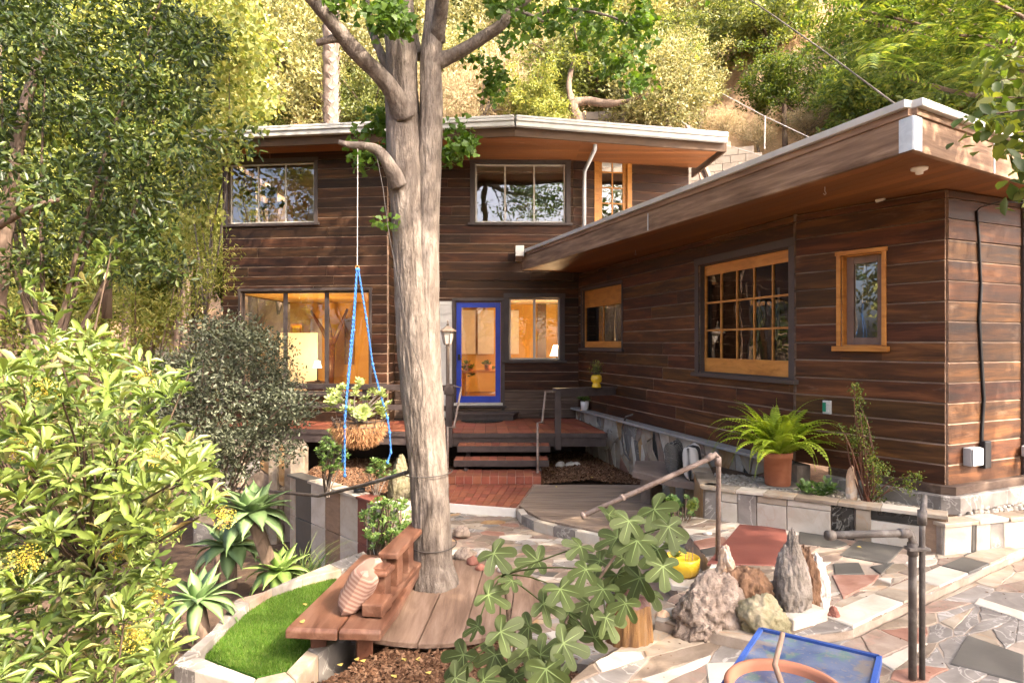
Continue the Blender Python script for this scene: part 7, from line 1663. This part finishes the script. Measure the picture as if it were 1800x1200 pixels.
# ---------------------------------------------------------------- block wall and leaning boards behind
pB = Plane((2.2, 19.2), (8.5, 16.6))
bw = thing('block_wall', (4.5, 18, 4), 'stepped concrete block retaining wall cut into the slope behind the house', 'block wall')
mb = MB(); mb.pbox(pB, 0, pB.L, 4.0, 6.7, -.25, -.03); mb.build('core', MORTAR, bw)
z = 4.0; row = 0
while z < 8.6:
    u = -.2 if row % 2 else 0.0
    while u < pB.L - .1:
        mid = u + .2; lim = 8.0 - .16 * mid + .3 * math.sin(mid * 1.9 + .5)
        if z < lim: mb = MB(); mb.pbox(pB, max(u, 0) + .006, u + .394, z + .005, z + .195, -.2, rng.uniform(-.005, .01)); mb.build('block', BLOCK, bw)
        u += .4
    z += .2; row += 1
pB2 = Plane((1.9, 20.6), (3.6, 20.4))
bw2 = thing('block_wall', (2.4, 20.5, 8), 'short upper course of pale blocks beneath the bent oak trunk', 'block wall')
for z in (8.6, 8.85, 9.1, 9.35):
    for k in range(4): mb = MB(); mb.pbox(pB2, k * .42 + .01, k * .42 + .40, z, z + .23, -.2, .0); mb.build('block', BLOCK, bw2)
for nm, a, b, lab in (('board', (1208, 222), (1262, 345), 'long pale board leaning behind the gutter end'), ('board', (1222, 262), (1243, 340), 'short pale board leaning beside the longer one')):
    mb = MB(); mb.beam(P(*a, 16.0), P(*b, 15.4), .16, .05); o_ = mb.build('leaning_board', PLANKW); tag(o_, lab, 'board')
mb = MB(); mb.tube([P(1270, 165, 19), P(1345, 205, 17.5), P(1430, 245, 16)], .009, 6); mb.tube([P(1345, 204, 17.5), P(1344, 262, 17.5)], .018, 6); mb.tube([P(1200, 215, 18), P(1260, 250, 17), P(1380, 285, 15.5)], .007, 6); o_ = mb.build('wire_fence', CABLE); tag(o_, 'thin wire fence with one steel post on the bare slope', 'fence')
mb = MB(); mb.tube([P(1290, -20, 7.0), P(1440, 84, 6.2), P(1580, 188, 5.1)], .0075, 6); o_ = mb.build('overhead_cable', PIPED); tag(o_, 'overhead cable running down to the corner of the wing roof', 'cable')
# a neighbour's pale wall glimpsed past the house
mb = MB(); q = P(345, 540, 24); mb.box((q.x, 26, -1.5), 5.0, .3, 4.4); nb = mb.build('neighbour_wall', WHITE); tag(nb, 'white neighbouring wall glimpsed between the trees', 'wall')
mb = MB(); q = P(376, 560, 15.5); mb.box((q.x, 15.5, -1.2), .2, .2, 4.0); o_ = mb.build('timber_post', FASC); tag(o_, 'weathered timber post standing just past the corner of the house', 'post')

# ---------------------------------------------------------------- tree of pinnate leaves over the wing roof
g = np.random.default_rng(77)
at = thing('pinnate_tree', (7.2, 8.6, -.3), 'tree with long feathery compound leaves hanging over the wing roof', 'tree')
mb = MB(); limb(mb, (7.4, 8.4, -.3), (7.2, 8.0, 5.5), .16, .10, g, 9, .04, 12)
tips = poly_points(g, [(1530, -60), (1900, -60), (1900, 330), (1780, 280), (1690, 190), (1560, 150), (1500, 90), (1510, 20)], 120, 5.9, 8.6)
for q in tips[::4]: limb(mb, (7.2, 8.0, 5.2), q, .04, .012, g, 7, .1, 6)
mb.build('trunk', BARKD, at, True)
Pt, D, N, L = [], [], [], []
for q in tips:
    for _ in range(4):
        a = g.uniform(0, 6.283); e = g.uniform(-.2, .6); h = np.array([math.cos(a), math.sin(a), 0]); p = q + g.normal(0, .05, 3)
        for i in range(15):
            d = h * math.cos(e) + np.array([0, 0, math.sin(e)]); nn = np.array([0, 0, math.cos(e)]) - h * math.sin(e); sd_ = np.cross(nn, d)
            for sg in (-1, 1): Pt.append(p); D.append(sd_ * sg + d * .3 - nn * .25); N.append(nn); L.append(.11 * (1 - .5 * abs(i / 14 - .4)))
            p = p + d * .042; e -= .06
L = np.array(L); leaves_obj('crown', T_DIA, np.array(Pt), np.array(D), np.array(N), L, L * .30, L_GRN, at)
for c_, R_ in (((5.4, 9.3, 10.3), 2.5), ((7.6, 6.6, 8.6), 2.0)):      # the top of the crown, above the picture
    o = bpy.data.objects.new('upper_crown', KIND['green' if R_ > 2.2 else 'sparse'][0]); COL.objects.link(o); o.parent = at; o.matrix_parent_inverse = Matrix.Translation(-at.location); o['kind'] = 'stuff'
    o.matrix_basis = Matrix.Translation(c_) @ Matrix.Rotation(R_ * 3, 4, 'Z') @ Matrix.Scale(R_ / 2, 4)
mb = MB(); limb(mb, (7.2, 8.0, 5.4), (5.6, 9.1, 9.6), .09, .04, g, 8, .05, 9); limb(mb, (7.2, 8.0, 5.4), (7.5, 6.8, 8.4), .07, .03, g, 8, .05, 9); mb.build('limb', BARKD, at, True)
# broad-leaved spray in front of the roof corner
sp_ = thing('overhanging_branch', (5.6, 3.9, 3.2), 'leafy branch reaching in front of the roof corner from outside', 'branch')
cs = np.concatenate([poly_points(g, [(1700, 200), (1760, 170), (1850, 170), (1850, 270), (1740, 250), (1690, 250)], 20, 3.9, 4.8), poly_points(g, [(1770, 250), (1850, 250), (1850, 400), (1790, 360), (1760, 300)], 9, 3.9, 4.6), poly_points(g, [(1720, 110), (1850, 60), (1850, 180), (1740, 190)], 18, 4.4, 5.4)])
pts = np.repeat(cs, 9, 0) + g.normal(0, .06, (len(cs) * 9, 3)); m = len(pts); L = g.uniform(.09, .14, m); leaves_obj('foliage', T_OVAL, pts, rdir(g, m, -.5), unit(g.normal(size=(m, 3)) * .5 + [0, -.4, 1]), L, L * .55, L_GRN, sp_)
mb = MB()
for q in cs[::3]: limb(mb, (5.9, 4.6, 3.9), q, .014, .005, g, 6, .1, 5)
limb(mb, (7.3, 8.1, 4.6), (5.9, 4.6, 3.9), .05, .016, g, 8, .1, 7)
mb.build('twigs', BARKD, sp_, True)
# ---------------------------------------------------------------- trees standing behind the viewer: they dapple the yard and show in the panes
for (x, y, z, R, k, lab) in [(8.1, .0, 6.3, 2.9, 'green', 'leafy tree standing beside the lower paving, shading it'), (8.7, 3.2, 7.0, 1.7, 'sparse', 'thin leafy tree casting dapples on the end wall of the wing'), (-3.5, -6, 5.5, 3.0, 'oak', 'oak-like tree at the bottom of the garden opposite the house'), (2.0, -9, 5.6, 3.2, 'green', 'green tree opposite the front of the house'), (-8.5, -5, 5.0, 3.2, 'olive', 'grey-olive tree at the far side of the garden'), (9.5, -11, 6.0, 3.4, 'oak', 'oak-like tree beyond the lower paving'), (-13, 2, 4.6, 3.2, 'yellow', 'yellow-green tree beyond the leathery-leaved shrub')]:
    t = thing('garden_tree', (x, y, z - 1.9 * R), lab, 'tree'); M = Matrix.Translation((x, y, z)) @ Matrix.Rotation(x, 4, 'Z') @ Matrix.Scale(R / 2, 4)
    for nm, me in zip(('crown', 'trunk'), KIND[k]):
        o = bpy.data.objects.new(nm, me); COL.objects.link(o); o.parent = t; o.matrix_parent_inverse = Matrix.Translation(-t.location); o.matrix_basis = M
        if nm == 'crown': o['kind'] = 'stuff'
